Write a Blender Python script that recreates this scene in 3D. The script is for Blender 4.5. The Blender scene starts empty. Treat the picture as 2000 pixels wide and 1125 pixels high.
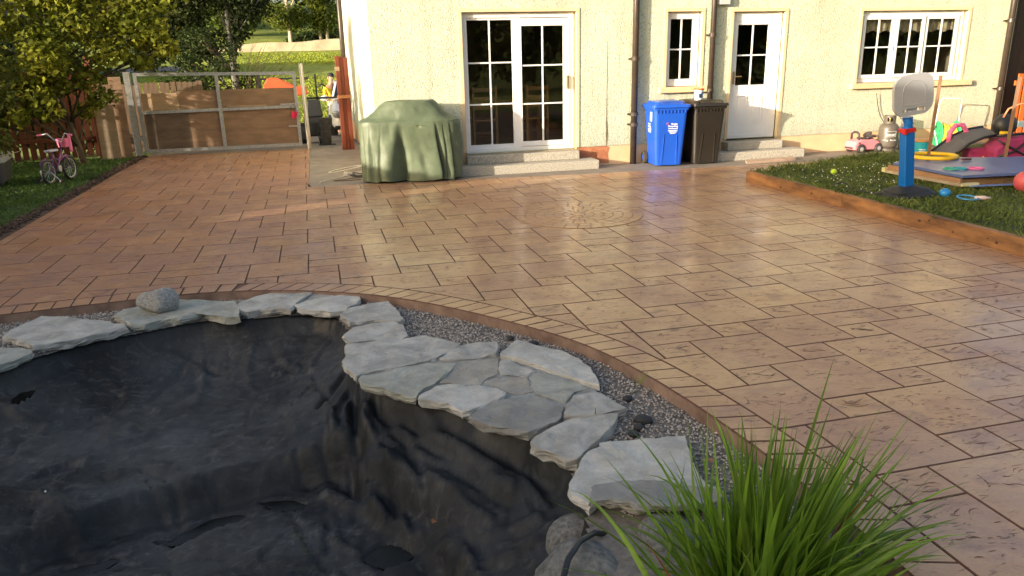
import bpy, bmesh, math, random
import numpy as np
from mathutils import Vector, Matrix, Euler, noise as mnoise
R = math.radians
S = bpy.context.scene
C = S.collection
rnd = random.Random(7)

# ------------------------------------------------------------------ camera
cd = bpy.data.cameras.new('camera')
cam = bpy.data.objects.new('camera', cd); C.objects.link(cam)
cd.sensor_width = 36.0; cd.lens = 26.285; cd.clip_end = 1500; cd.clip_start = .05
F_ = Vector((0.22719592, 0.92907759, -0.291885)); R_ = Vector((0.96936095, -0.2444942, -0.02370534)); U_ = Vector((0.09338829, 0.27755617, 0.95615961))
m = Matrix((R_, U_, -F_)).transposed().to_4x4(); m.translation = (0, 0, 1.65)
cam.matrix_world = m
S.camera = cam

# ------------------------------------------------------------------ light
SUN_DIR = Vector((0.906, 0.394, -0.158)).normalized()      # the way the sunlight travels
w = bpy.data.worlds.new('World'); S.world = w; w.use_nodes = True
nt = w.node_tree; bg = nt.nodes['Background']
sky = nt.nodes.new('ShaderNodeTexSky'); sky.sky_type = 'NISHITA'; sky.sun_disc = False
sky.sun_elevation = R(9.1); sky.sun_rotation = math.atan2(-SUN_DIR.x, -SUN_DIR.y)
sky.air_density = .8; sky.dust_density = 5.0; sky.ozone_density = .4
nt.links.new(sky.outputs[0], bg.inputs[0]); bg.inputs[1].default_value = 0.15
sl = bpy.data.lights.new('sun', 'SUN'); sl.energy = 3.6; sl.angle = R(.55); sl.color = (1.0, .88, .70)
so = bpy.data.objects.new('sun', sl); C.objects.link(so); so.rotation_euler = SUN_DIR.to_track_quat('-Z', 'Y').to_euler(); so.location = (-20, -10, 15)
S.view_settings.view_transform = 'Standard'; S.view_settings.look = 'None'; S.view_settings.gamma = 1
S.view_settings.use_curve_mapping = False
S.view_settings.exposure = 1.42
S.cycles.max_bounces = 8; S.cycles.transparent_max_bounces = 12

# ------------------------------------------------------------------ materials
MATS = {}
def N(nt, t, **k):
    n = nt.nodes.new(t)
    for a, b in k.items():
        if a in n.inputs.keys() if hasattr(n.inputs, 'keys') else False: n.inputs[a].default_value = b
        else: setattr(n, a, b)
    return n
def mat(name, col, rough=.6, var=.15, scale=14., bump=.15, metal=0., coat=0., spec=.5, col2=None, dist=.01, stretch=None, detail=6, transl=0., tone=0.):
    if name in MATS: return MATS[name]
    m_ = bpy.data.materials.new(name); m_.use_nodes = True; t = m_.node_tree
    b = t.nodes['Principled BSDF']; L = t.links.new
    tc = t.nodes.new('ShaderNodeTexCoord'); src = tc.outputs['Object']
    if stretch:
        mp = t.nodes.new('ShaderNodeMapping'); mp.inputs['Scale'].default_value = stretch; L(src, mp.inputs[0]); src = mp.outputs[0]
    nz = t.nodes.new('ShaderNodeTexNoise'); nz.inputs['Scale'].default_value = scale; nz.inputs['Detail'].default_value = detail; nz.inputs['Roughness'].default_value = .6
    L(src, nz.inputs['Vector'])
    rp = t.nodes.new('ShaderNodeMapRange'); rp.inputs[1].default_value = .32; rp.inputs[2].default_value = .68
    L(nz.outputs[0], rp.inputs[0])
    mx = t.nodes.new('ShaderNodeMix'); mx.data_type = 'RGBA'
    c2 = col2 or tuple(min(1, c * (1 + var)) for c in col)
    mx.inputs[6].default_value = (*[c * (1 - var) for c in col], 1); mx.inputs[7].default_value = (*c2, 1)
    L(rp.outputs[0], mx.inputs[0]); out = mx.outputs[2]
    if tone:
        at = t.nodes.new('ShaderNodeAttribute'); at.attribute_name = 'tone'
        mr = t.nodes.new('ShaderNodeMapRange'); mr.inputs[3].default_value = 1 - tone; mr.inputs[4].default_value = 1 + tone; L(at.outputs['Fac'], mr.inputs[0])
        vm = t.nodes.new('ShaderNodeVectorMath'); vm.operation = 'SCALE'; L(out, vm.inputs[0]); L(mr.outputs[0], vm.inputs['Scale']); out = vm.outputs[0]
    L(out, b.inputs['Base Color'])
    b.inputs['Roughness'].default_value = rough; b.inputs['Metallic'].default_value = metal
    b.inputs['Coat Weight'].default_value = coat; b.inputs['Coat Roughness'].default_value = .15
    b.inputs['Specular IOR Level'].default_value = spec
    if bump:
        bp = t.nodes.new('ShaderNodeBump'); bp.inputs['Strength'].default_value = bump; bp.inputs['Distance'].default_value = dist
        L(nz.outputs[0], bp.inputs['Height']); L(bp.outputs[0], b.inputs['Normal'])
    if transl:
        tr = t.nodes.new('ShaderNodeBsdfTranslucent'); L(out, tr.inputs[0]); ms = t.nodes.new('ShaderNodeMixShader'); ms.inputs[0].default_value = transl
        L(b.outputs[0], ms.inputs[1]); L(tr.outputs[0], ms.inputs[2]); L(ms.outputs[0], t.nodes['Material Output'].inputs[0])
    m_['b'] = 1; MATS[name] = m_; return m_
def glass_mat(name='window_glass', tint=(.85, .88, .86), boost=1.0):
    if name in MATS: return MATS[name]
    m_ = bpy.data.materials.new(name); m_.use_nodes = True; t = m_.node_tree; t.nodes.clear(); L = t.links.new
    o = t.nodes.new('ShaderNodeOutputMaterial'); fr = t.nodes.new('ShaderNodeFresnel'); fr.inputs[0].default_value = 1.52
    mu = t.nodes.new('ShaderNodeMath'); mu.operation = 'MULTIPLY'; mu.inputs[1].default_value = 1.7; mu.use_clamp = True; L(fr.outputs[0], mu.inputs[0])
    tr = t.nodes.new('ShaderNodeBsdfTransparent'); tr.inputs[0].default_value = (*tint, 1)
    gl = t.nodes.new('ShaderNodeBsdfGlossy'); gl.inputs['Roughness'].default_value = .015
    mx = t.nodes.new('ShaderNodeMixShader'); gm = t.nodes.new('ShaderNodeNewGeometry'); iv = t.nodes.new('ShaderNodeMath'); iv.operation = 'SUBTRACT'; iv.inputs[0].default_value = 1; L(gm.outputs['Backfacing'], iv.inputs[1]); m2 = t.nodes.new('ShaderNodeMath'); m2.operation = 'MULTIPLY'; L(mu.outputs[0], m2.inputs[0]); L(iv.outputs[0], m2.inputs[1])
    L(m2.outputs[0], mx.inputs[0]); L(tr.outputs[0], mx.inputs[1]); L(gl.outputs[0], mx.inputs[2]); L(mx.outputs[0], o.inputs[0])
    MATS[name] = m_; return m_

# ------------------------------------------------------------------ object helpers
def link(o, parent=None):
    C.objects.link(o)
    if parent is not None: o.parent = parent
    return o
def setp(o, label=None, cat=None, group=None, kind=None):
    if label: o['label'] = label
    if cat: o['category'] = cat
    if group: o['group'] = group
    if kind: o['kind'] = kind
    return o
def thing(name, label, cat, loc=(0, 0, 0), rz=0., group=None):
    o = bpy.data.objects.new(name, None); o.empty_display_size = .1
    C.objects.link(o); o.location = loc; o.rotation_euler = (0, 0, rz)
    return setp(o, label, cat, group)
def copy_tree(o, parent=None):
    c = o.copy(); C.objects.link(c)
    if parent is not None: c.parent = parent
    for ch in [x for x in o.children]: copy_tree(ch, c)
    return c
class MB:
    def __init__(s): s.v = []; s.f = []
    def add(s, v, f, M=None):
        n = len(s.v)
        s.v += [tuple(M @ Vector(p)) if M is not None else tuple(p) for p in v]
        s.f += [tuple(i + n for i in q) for q in f]; return s
    def box(s, c, d, M=None, rot=None):
        x, y, z = [k / 2 for k in d]
        pts = [(-x, -y, -z), (x, -y, -z), (x, y, -z), (-x, y, -z), (-x, -y, z), (x, -y, z), (x, y, z), (-x, y, z)]
        T = Matrix.Translation(c)
        if rot: T = T @ Euler(rot).to_matrix().to_4x4()
        if M is not None: T = M @ T
        return s.add(pts, [(0, 3, 2, 1), (4, 5, 6, 7), (0, 1, 5, 4), (1, 2, 6, 5), (2, 3, 7, 6), (3, 0, 4, 7)], T)
    def bb(s, x0, x1, y0, y1, z0, z1, M=None):
        return s.box(((x0 + x1) / 2, (y0 + y1) / 2, (z0 + z1) / 2), (abs(x1 - x0), abs(y1 - y0), abs(z1 - z0)), M)
    def tube(s, path, r, seg=8, cap=True, closed=False, M=None):
        path = [Vector(p) for p in path]; n = len(path); rs = r if hasattr(r, '__len__') else [r] * n
        base = len(s.v); up = None
        for i, p in enumerate(path):
            a = path[(i - 1) % n] if (i > 0 or closed) else p; b = path[(i + 1) % n] if (i < n - 1 or closed) else p
            d = (b - a).normalized()
            if up is None:
                up = Vector((0, 0, 1)) if abs(d.z) < .9 else Vector((1, 0, 0))
            x = d.cross(up)
            if x.length < 1e-4: x = d.cross(Vector((0, 1, 0)))
            x.normalize(); y = x.cross(d).normalized(); up = y
            for k in range(seg):
                t = 2 * math.pi * k / seg; q = p + (x * math.cos(t) + y * math.sin(t)) * rs[i]
                s.v.append(tuple(M @ q) if M is not None else tuple(q))
        m_ = n if closed else n - 1
        for i in range(m_):
            for k in range(seg):
                a = base + i * seg + k; b = base + i * seg + (k + 1) % seg; j = ((i + 1) % n) * seg
                s.f.append((a, b, base + j + (k + 1) % seg, base + j + k))
        if cap and not closed:
            s.f.append(tuple(base + k for k in range(seg))[::-1]); s.f.append(tuple(base + (n - 1) * seg + k for k in range(seg)))
        return s
    def lathe(s, prof, seg=24, M=None, sx=1, sy=1, cap=True):
        v = []; f = []; n = len(prof)
        for r, z in prof:
            for k in range(seg):
                t = 2 * math.pi * k / seg; v.append((r * math.cos(t) * sx, r * math.sin(t) * sy, z))
        for i in range(n - 1):
            for k in range(seg):
                f.append((i * seg + k, i * seg + (k + 1) % seg, (i + 1) * seg + (k + 1) % seg, (i + 1) * seg + k))
        if cap:
            f.append(tuple(range(seg))[::-1]); f.append(tuple((n - 1) * seg + k for k in range(seg)))
        return s.add(v, f, M)
    def prism(s, poly, z0, z1, M=None):
        n = len(poly); v = [(x, y, z0) for x, y in poly] + [(x, y, z1) for x, y in poly]
        a = sum(poly[i][0] * poly[(i + 1) % n][1] - poly[(i + 1) % n][0] * poly[i][1] for i in range(n))
        f = [tuple(range(n))[::-1], tuple(range(n, 2 * n))] + [(i, (i + 1) % n, n + (i + 1) % n, n + i) for i in range(n)]
        if a < 0: f = [q[::-1] for q in f]
        return s.add(v, f, M)
    def build(s, name, m_, parent=None, smooth=False, bevel=0, loc=None, sub=0, seg=2, tones=None):
        me = bpy.data.meshes.new(name); me.from_pydata(s.v, [], s.f); me.update()
        if tones is not None: face_tone(me, tones)
        if m_ is not None: me.materials.append(m_)
        if smooth: me.polygons.foreach_set('use_smooth', [True] * len(me.polygons))
        o = bpy.data.objects.new(name, me); link(o, parent)
        if loc: o.location = loc
        if bevel:
            b = o.modifiers.new('b', 'BEVEL'); b.width = bevel; b.segments = seg; b.limit_method = 'ANGLE'; b.angle_limit = R(40)
            if smooth is None: pass
        if sub:
            q = o.modifiers.new('s', 'SUBSURF'); q.levels = sub; q.render_levels = sub
        return o
def face_tone(me, tones):
    a = me.attributes.new('tone', 'FLOAT', 'FACE')
    if not hasattr(tones, '__len__'): tones = [tones] * len(me.polygons)
    a.data.foreach_set('value', list(tones))
def np_mesh(name, V, Fq, m_, parent=None, tones=None, smooth=False, tri=False):
    me = bpy.data.meshes.new(name); n = len(V); k = Fq.shape[1]
    me.vertices.add(n); me.vertices.foreach_set('co', np.asarray(V, np.float32).ravel())
    me.loops.add(Fq.size); me.loops.foreach_set('vertex_index', np.asarray(Fq, np.int32).ravel())
    me.polygons.add(len(Fq)); me.polygons.foreach_set('loop_start', np.arange(0, Fq.size, k, dtype=np.int32))
    me.polygons.foreach_set('loop_total', np.full(len(Fq), k, np.int32))
    if smooth: me.polygons.foreach_set('use_smooth', np.ones(len(Fq), bool))
    me.update(calc_edges=True)
    if tones is not None:
        a = me.attributes.new('tone', 'FLOAT', 'FACE'); a.data.foreach_set('value', np.asarray(tones, np.float32))
    me.materials.append(m_); o = bpy.data.objects.new(name, me); return link(o, parent)
def text_obj(name, s, size, m_, parent, M, ext=.0008, bold=False, align='CENTER'):
    cu = bpy.data.curves.new(name, 'FONT'); cu.body = s; cu.size = size; cu.extrude = ext; cu.align_x = align; cu.align_y = 'CENTER'
    if bold: cu.offset = size * .018
    to = bpy.data.objects.new(name, cu); C.objects.link(to)
    dg = bpy.context.evaluated_depsgraph_get(); me = bpy.data.meshes.new_from_object(to.evaluated_get(dg))
    bpy.data.objects.remove(to); me.materials.clear(); me.materials.append(m_); me.name = name
    o = bpy.data.objects.new(name, me); link(o, parent); o.matrix_local = M; return o
def pnoise(X, Y, sc, seed=0):
    # smooth value noise on numpy arrays
    rs = np.random.RandomState(seed); G = rs.rand(256, 256)
    x = X * sc + 1000.3; y = Y * sc + 1000.7; xi = np.floor(x).astype(int); yi = np.floor(y).astype(int); fx = x - xi; fy = y - yi
    fx = fx * fx * (3 - 2 * fx); fy = fy * fy * (3 - 2 * fy)
    g = lambda a, b: G[a % 256, b % 256]
    return (g(xi, yi) * (1 - fx) + g(xi + 1, yi) * fx) * (1 - fy) + (g(xi, yi + 1) * (1 - fx) + g(xi + 1, yi + 1) * fx) * fy
def inpoly(X, Y, poly):
    c = np.zeros(X.shape, bool); n = len(poly)
    for i in range(n):
        x1, y1 = poly[i]; x2, y2 = poly[(i + 1) % n]
        if y1 == y2: continue
        k = ((y1 > Y) != (y2 > Y)) & (X < (x2 - x1) * (Y - y1) / (y2 - y1) + x1); c ^= k
    return c
def pdist(X, Y, line, closed=False):
    D = np.full(X.shape, 1e9); n = len(line)
    for i in range(n if closed else n - 1):
        x1, y1 = line[i]; x2, y2 = line[(i + 1) % n]; dx, dy = x2 - x1, y2 - y1; l2 = dx * dx + dy * dy + 1e-12
        t = np.clip(((X - x1) * dx + (Y - y1) * dy) / l2, 0, 1); D = np.minimum(D, np.hypot(X - x1 - t * dx, Y - y1 - t * dy))
    return D
def smooth_line(P, k=2):
    for _ in range(k):
        Q = [P[0]]
        for a, b in zip(P, P[1:]): Q += [(a[0] * .75 + b[0] * .25, a[1] * .75 + b[1] * .25), (a[0] * .25 + b[0] * .75, a[1] * .25 + b[1] * .75)]
        P = Q + [P[-1]]
    return P
def resample(P, step):
    out = [P[0]]; acc = 0
    for a, b in zip(P, P[1:]):
        L = math.dist(a, b); t = step - acc
        while t <= L: out.append((a[0] + (b[0] - a[0]) * t / L, a[1] + (b[1] - a[1]) * t / L)); t += step
        acc = (acc + L) % step if L else acc
    return out

# ------------------------------------------------------------------ colours
M_stone = mat('grey_flagstone', (.40, .405, .39), .85, .22, 9, .5, dist=.012, detail=10, spec=.3)
M_boulder = mat('boulder_stone', (.16, .16, .155), .9, .5, 7, .7, dist=.015, detail=10)
M_wood = mat('rough_timber', (.33, .19, .09), .8, .3, 6, .5, stretch=(3, 3, 30))
M_galv = mat('galvanised_steel', (.42, .42, .41), .42, .25, 30, .1, metal=.75)
M_white = mat('white_upvc', (.8, .8, .8), .3, .03, 3, 0)
M_blackp = mat('black_plastic', (.02, .02, .022), .45, .2, 20, .05)
M_brownpipe = mat('dark_brown_gutter_pipe', (.045, .032, .024), .38, .2, 8, .05)
M_redwood = mat('red_stained_timber', (.17, .034, .013), .6, .3, 8, .3, stretch=(20, 20, 2))
M_conc = mat('path_concrete', (.235, .195, .16), .85, .2, 3.5, .5, detail=12, dist=.01)
M_peach = mat('peach_plinth_paint', (.72, .50, .29), .8, .08, 4, .15, dist=.004)
GLASS = glass_mat()
# ================================================================== GROUND AND PAVING
KERB = [(-9, 5.2), (-6, 5.45), (-4.2, 5.62), (-2.933, 5.72), (-2.356, 5.79), (-1.894, 5.84), (-1.439, 5.88), (-1.167, 5.895), (-0.955, 5.892), (-0.728, 5.862), (-0.412, 5.768), (-0.145, 5.66), (0.081, 5.54), (0.3, 5.395), (0.509, 5.215), (0.719, 4.993), (0.91, 4.76), (1.107, 4.50), (1.25, 4.29), (1.38, 4.07), (1.475, 3.85), (1.545, 3.63), (1.605, 3.38), (1.65, 3.147), (1.685, 2.9), (1.71, 2.7), (1.73, 2.45), (1.742, 2.12), (1.746, 1.85), (1.745, 1.5), (1.73, .8), (1.7, -1.5)]
KERBS = smooth_line(KERB, 2)
def offset(P, d):
    out = []
    for i, p in enumerate(P):
        a = P[max(0, i - 1)]; b = P[min(len(P) - 1, i + 1)]; tx, ty = b[0] - a[0], b[1] - a[1]; l = math.hypot(tx, ty)
        out.append((p[0] - ty / l * d, p[1] + tx / l * d))
    return out
BW = .20
INNER = offset(KERBS, BW)
FAR = [(8.75, 10.32), (6.2, 10.42), (4.0, 10.52), (1.9, 10.72), (.44, 10.86), (-.25, 10.93)]
XL, XR = -3.30, 5.5
NEAR_END = [(9.5, -1.5)]
PAVE = INNER + [(9.5, -1.5), (9.5, 1.2), (XR, 2.0), (XR, 9.03), (7.0, 9.5), (8.75, 10.0)] + FAR + [(-.27, 16.2), (XL - .1, 16.22), (XL, 8.2), (XL, 6.6), (-9, 6.6)]
BASE = KERBS + [(9.5, -1.5), (9.5, 1.2), (XR, 2.0), (XR, 9.03), (7.0, 9.5), (8.75, 10.0)] + FAR + [(-.27, 16.2), (XL - .1, 16.22), (XL, 8.2), (XL, 6.6), (-9, 6.6)]

def paving_mat(name, joint=False):
    m_ = bpy.data.materials.new(name); m_.use_nodes = True; t = m_.node_tree; b = t.nodes['Principled BSDF']; L = t.links.new
    tc = t.nodes.new('ShaderNodeTexCoord').outputs['Object']
    def noise(sc, det=6, st=None, ro=.55, dis=0):
        src = tc
        if st:
            mp = t.nodes.new('ShaderNodeMapping'); mp.inputs['Scale'].default_value = st; mp.inputs['Rotation'].default_value = (0, 0, .25); L(tc, mp.inputs[0]); src = mp.outputs[0]
        n = t.nodes.new('ShaderNodeTexNoise'); n.inputs['Scale'].default_value = sc; n.inputs['Detail'].default_value = det; n.inputs['Roughness'].default_value = ro; n.inputs['Distortion'].default_value = dis; L(src, n.inputs[0]); return n.outputs[0]
    def rng(s, a, b_, c=0., d=1.):
        r = t.nodes.new('ShaderNodeMapRange'); r.inputs[1].default_value = a; r.inputs[2].default_value = b_; r.inputs[3].default_value = c; r.inputs[4].default_value = d; L(s, r.inputs[0]); return r.outputs[0]
    def mix(f, a, b_):
        x = t.nodes.new('ShaderNodeMix'); x.data_type = 'RGBA'
        for s, i in ((f, 0), (a, 6), (b_, 7)):
            if isinstance(s, tuple): x.inputs[i].default_value = (*s, 1)
            elif isinstance(s, float): x.inputs[i].default_value = s
            else: L(s, x.inputs[i])
        return x.outputs[2]
    def math_(op, a, b_):
        x = t.nodes.new('ShaderNodeMath'); x.operation = op; x.use_clamp = False
        for s, i in ((a, 0), (b_, 1)):
            if isinstance(s, float): x.inputs[i].default_value = s
            else: L(s, x.inputs[i])
        return x.outputs[0]
    sep = t.nodes.new('ShaderNodeSeparateXYZ'); L(tc, sep.inputs[0])
    # dye: redder towards the drive on the left, sand elsewhere, mauve patches of release powder
    gx = rng(math_('ADD', sep.outputs[0], math_('MULTIPLY', noise(.7, 3), 2.2)), -1.6, 2.4)
    base = mix(gx, (.38, .165, .062), (.52, .305, .145))
    base = mix(rng(noise(1.6, 5), .45, .72, 0., .6), base, (.35, .17, .115))
    base = mix(rng(noise(5, 8, None, .65), .5, .75, 0., .6), base, (.60, .39, .21))
    at = t.nodes.new('ShaderNodeAttribute'); at.attribute_name = 'tone'
    base = mix(rng(at.outputs['Fac'], .0, 1., 0., .45), base, (.33, .165, .115))
    flk = noise(16, 5, (.75, 2.3, 1), .6, 1.1)
    patch = noise(3.4, 3, None)
    fm = rng(math_('ADD', flk, math_('MULTIPLY', patch, .28)), .76, .82, 0., .8)
    fine = rng(noise(9, 10, (.8, 1.8, 1), .78, .8), .52, .68, 0., .6)
    base = mix(rng(noise(4.3, 5, None, .6, .6), .50, .66, 0., .6), base, (.30, .155, .115))
    base = mix(fine, base, (.23, .105, .06))
    base = mix(math_('MULTIPLY', fm, .85), base, (.15, .07, .045))
    if joint: base = mix(.5 if 'medallion' in name else .9, base, (.105, .048, .038))
    L(base, b.inputs['Base Color'])
    L(rng(noise(2.5, 5), .3, .7, .38, .62) if not joint else rng(noise(4, 3), .3, .7, .6, .8), b.inputs['Roughness'])
    L(rng(noise(.9, 6, None, .65), .36, .62, .16, .60), b.inputs['Coat Weight']) if not joint else None
    L(rng(noise(1.7, 4), .3, .7, .12, .26), b.inputs['Coat Roughness'])
    bp = t.nodes.new('ShaderNodeBump'); bp.inputs['Strength'].default_value = .9; bp.inputs['Distance'].default_value = .010
    h = math_('SUBTRACT', math_('MULTIPLY', noise(7, 8, (.8, 1.6, 1), .6, .5), 1.1), math_('MULTIPLY', fm, .75)); L(h, bp.inputs['Height']); L(bp.outputs[0], b.inputs['Normal'])
    bp2 = t.nodes.new('ShaderNodeBump'); bp2.inputs['Strength'].default_value = .4; bp2.inputs['Distance'].default_value = .004; L(h, bp2.inputs['Height']); L(bp2.outputs[0], b.inputs['Coat Normal'])
    MATS[name] = m_; return m_
M_slab = paving_mat('stamped_concrete'); M_joint = paving_mat('stamped_concrete_joint', True); M_medj = paving_mat('medallion_groove', True)
pv = setp(MB().prism(BASE, -.16, -.009).build('paving', M_joint), kind='structure')
M_kf = mat('kerb_face_concrete', (.25, .155, .115), .85, .35, 7, .7, detail=10, dist=.012, col2=(.33, .225, .17))
pv.data.materials.append(M_kf)
for pl_ in pv.data.polygons:
    if abs(pl_.normal.z) < .5: pl_.material_index = 1

def finish_slab(o, n):
    o.data.materials.append(M_joint)
    k = [0] * len(o.data.polygons)
    for i_ in range(len(k)):
        if abs(o.data.polygons[i_].normal.z) < .985: k[i_] = 1
    o.data.polygons.foreach_set('material_index', k); return o
def clip_rect(poly, x0, x1, y0, y1):
    for ax, lim, sg in ((0, x0, 1), (0, x1, -1), (1, y0, 1), (1, y1, -1)):
        out = []; n = len(poly)
        for i in range(n):
            a, b = poly[i], poly[(i + 1) % n]; da = (a[ax] - lim) * sg; db = (b[ax] - lim) * sg
            if da >= 0: out.append(a)
            if (da >= 0) != (db >= 0):
                t = da / (da - db); out.append((a[0] + (b[0] - a[0]) * t, a[1] + (b[1] - a[1]) * t))
        poly = out
        if not poly: return []
    return poly
def area(p): return abs(sum(p[i][0] * p[(i + 1) % len(p)][1] - p[(i + 1) % len(p)][0] * p[i][1] for i in range(len(p)))) / 2
def slab_verts(poly, z=0., zb=-.009, e=.0035, h=.004):
    # slab with softened arris: bottom outline, shoulder, inset top
    out = []
    for p in poly:
        if not out or math.dist(p, out[-1]) > .004: out.append(p)
    if len(out) > 2 and math.dist(out[0], out[-1]) < .004: out.pop()
    n = len(out)
    if n < 3: return None
    if sum(out[i][0] * out[(i + 1) % n][1] - out[(i + 1) % n][0] * out[i][1] for i in range(n)) < 0: out = out[::-1]
    ins = []
    for i in range(n):
        a, p, b = out[i - 1], out[i], out[(i + 1) % n]
        d1 = Vector((p[0] - a[0], p[1] - a[1])).normalized(); d2 = Vector((b[0] - p[0], b[1] - p[1])).normalized()
        nn = Vector((-d1.y - d2.y, d1.x + d2.x)); l = nn.length
        k = min(2., 1 / max(.3, l / 2)) if l > 1e-4 else 0
        ins.append((p[0] + nn.x / max(l, 1e-4) * e * k, p[1] + nn.y / max(l, 1e-4) * e * k))
    v = [(x, y, zb) for x, y in out] + [(x, y, z - h) for x, y in out] + [(x, y, z) for x, y in ins]
    f = [(i, (i + 1) % n, n + (i + 1) % n, n + i) for i in range(n)] + [(n + i, n + (i + 1) % n, 2 * n + (i + 1) % n, 2 * n + i) for i in range(n)] + [tuple(range(2 * n, 3 * n))]
    return v, f
A_, B_, a_, b_ = .4879, .4622, .2493, .2070
OX, OY, PH = 2.4995, 5.1854, .00566
cph, sph = math.cos(PH), math.sin(PH)
MED = (2.66, 7.70, .70)
J = .0028
slabs = []
for n in range(-34, 34):
    for mm in range(-34, 34):
        u0 = n * a_ + mm * A_; v0 = n * B_ - mm * b_
        cx = OX + u0 * cph + v0 * sph; cy = OY + u0 * sph - v0 * cph
        if not (-5.0 < cx < 10 and -2 < cy < 17.3): continue
        if cx < -3.9 and cy > 7: continue
        tiles = [(u0, v0, A_, B_), (u0, v0 + B_, a_, b_)]
        if (n * 7 + mm * 13) % 11 == 3: tiles = [(u0, v0, A_, B_ / 2), (u0, v0 + B_ / 2, A_, B_ / 2), tiles[1]]
        for (u, v, w_, h_) in tiles:
            # region into slab space (u right, v towards the camera)
            reg = [((x - OX) * cph + (y - OY) * sph, (x - OX) * sph - (y - OY) * cph) for x, y in PAVE]
            q = clip_rect(reg, u + J, u + w_ - J, v + J, v + h_ - J)
            if len(q) < 3 or area(q) < .0012: continue
            P = [(OX + a * cph + b * sph, OY + a * sph - b * cph) for a, b in q]
            mx_, my_ = sum(p[0] for p in P) / len(P), sum(p[1] for p in P) / len(P)
            if math.hypot(mx_ - MED[0], my_ - MED[1]) < MED[2] - .34: continue
            g = slab_verts(P, z=rnd.uniform(-.0012, .0004))
            if g is None: continue
            if my_ < -.2 or mx_ < -4.2: vis = 0
            else: vis = area(P) / (mx_ ** 2 + my_ ** 2 + 2.7) ** 1.5
            if my_ < 1.2 or (mx_ > 4.6 and my_ < 3): vis = 0
            slabs.append((vis, g, rnd.random(), P, (u, v, w_, h_)))
TEMPL = []
for q in range(5):
    r_ = random.Random(40 + q); ms = []
    for k in range(5): a = -.9 + .35 * k + r_.uniform(-.1, .1); ms.append((.20 + .05 * math.cos(a) + .012 * k, .68 + .12 * math.sin(a), a + 1.5 + r_.uniform(-.4, .4), r_.uniform(.03, .06), r_.uniform(.006, .012)))
    x, y = .30, .62
    for k in range(6): ms.append((x, y, -.35 + r_.uniform(-.35, .35), r_.uniform(.05, .13), r_.uniform(.006, .013))); x += r_.uniform(.06, .11); y -= r_.uniform(.0, .07)
    for k in range(9): ms.append((r_.uniform(.15, .9), r_.uniform(.12, .88), r_.uniform(-.5, .35), r_.uniform(.03, .10), r_.uniform(.004, .011)))
    for k in range(2): ms.append((r_.uniform(.62, .85), r_.uniform(.55, .8), .5 + r_.uniform(-.2, .2), .13, .007))
    TEMPL.append(ms)
marks = MB()
def stamp(P_, x0, y0, w_, h_, small):
    T_ = TEMPL[rnd.randrange(5)]; r_ = rnd; n_k = 0
    for (u, v, a, l, t_) in T_:
        if r_.random() < (.55 if small else .08): continue
        if small: l *= 1.6; u = .5 + (u - .5) * .8
        L_, W_ = l * A_ * r_.uniform(.8, 1.2), t_ * A_ * r_.uniform(1., 1.9); cx_, cy_ = x0 + u * w_, y0 + v * h_; ca, sa = math.cos(a), math.sin(a); cv = r_.uniform(-.25, .25) * L_; v_ = []
        for s_, o_ in ((-.5, 0), (-.25, .7), (.0, 1), (.3, .6), (.5, 0), (.28, -.5), (.02, -.9), (-.22, -.6)):
            px_ = s_ * L_; py_ = o_ * W_ * .5 * r_.uniform(.5, 1.3) + cv * (1 - 4 * s_ * s_); v_.append((cx_ + px_ * ca - py_ * sa, cy_ + px_ * sa + py_ * ca))
        if all(bool(inpoly(np.array([p[0]]), np.array([p[1]]), P_)[0]) for p in (v_[0], v_[2], v_[4], v_[6])):
            marks.add([(x_, y_, .0009) for x_, y_ in v_], [tuple(range(8))[::-1]])
slabs.sort(key=lambda s: -s[0])
for vis, g, tn, P, (u, v, w_, h_) in slabs[:620]:
    if vis <= 0: continue
    stamp(P, OX + u * cph + (v + h_) * sph, OY + u * sph - (v + h_) * cph, w_, h_, w_ < .3)
mk = marks.build('stamp_mark', mat('dark_release_marks', (.12, .05, .038), .6, .3, 30, 0), pv); setp(mk, kind='stuff')
slabs = [s[:3] for s in slabs]
for vis, (v, f), tn in slabs[:300]:
    finish_slab(MB().add(v, f).build('slab', M_slab, pv, tones=tn), 0)
rest = MB(); tn_ = []
for vis, (v, f), tn in slabs[300:]: rest.add(v, f); tn_ += [tn] * len(f)
setp(finish_slab(rest.build('slab_field', M_slab, pv, tones=tn_), 0), kind='stuff')
# soldier course along the curved edge
K2 = resample(KERBS, .125); I2 = offset(K2, BW - .006); K3 = offset(K2, .003)
for i in range(len(K2) - 2):
    x, y = K2[i]
    if x < -4.4 or (x > 1 and y < .9): continue
    sl_ = .0 if x < -.9 else .5
    sh = int(0)
    def lerp(p, q, t): return (p[0] + (q[0] - p[0]) * t, p[1] + (q[1] - p[1]) * t)
    g = .022 if rnd.random() > .12 else .06
    I0 = lerp(I2[i], I2[i + 1], sl_); I1 = lerp(I2[i + 1], I2[i + 2], sl_)
    P = [lerp(K3[i], K3[i + 1], g), lerp(K3[i], K3[i + 1], 1 - g), lerp(I0, I1, 1 - g), lerp(I0, I1, g)]
    v, f = slab_verts(P, z=-.001 + rnd.uniform(-.001, .0008), e=.003)
    finish_slab(MB().add(v, f).build('border_brick', M_slab, pv, tones=rnd.random() * .6), 0)
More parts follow.
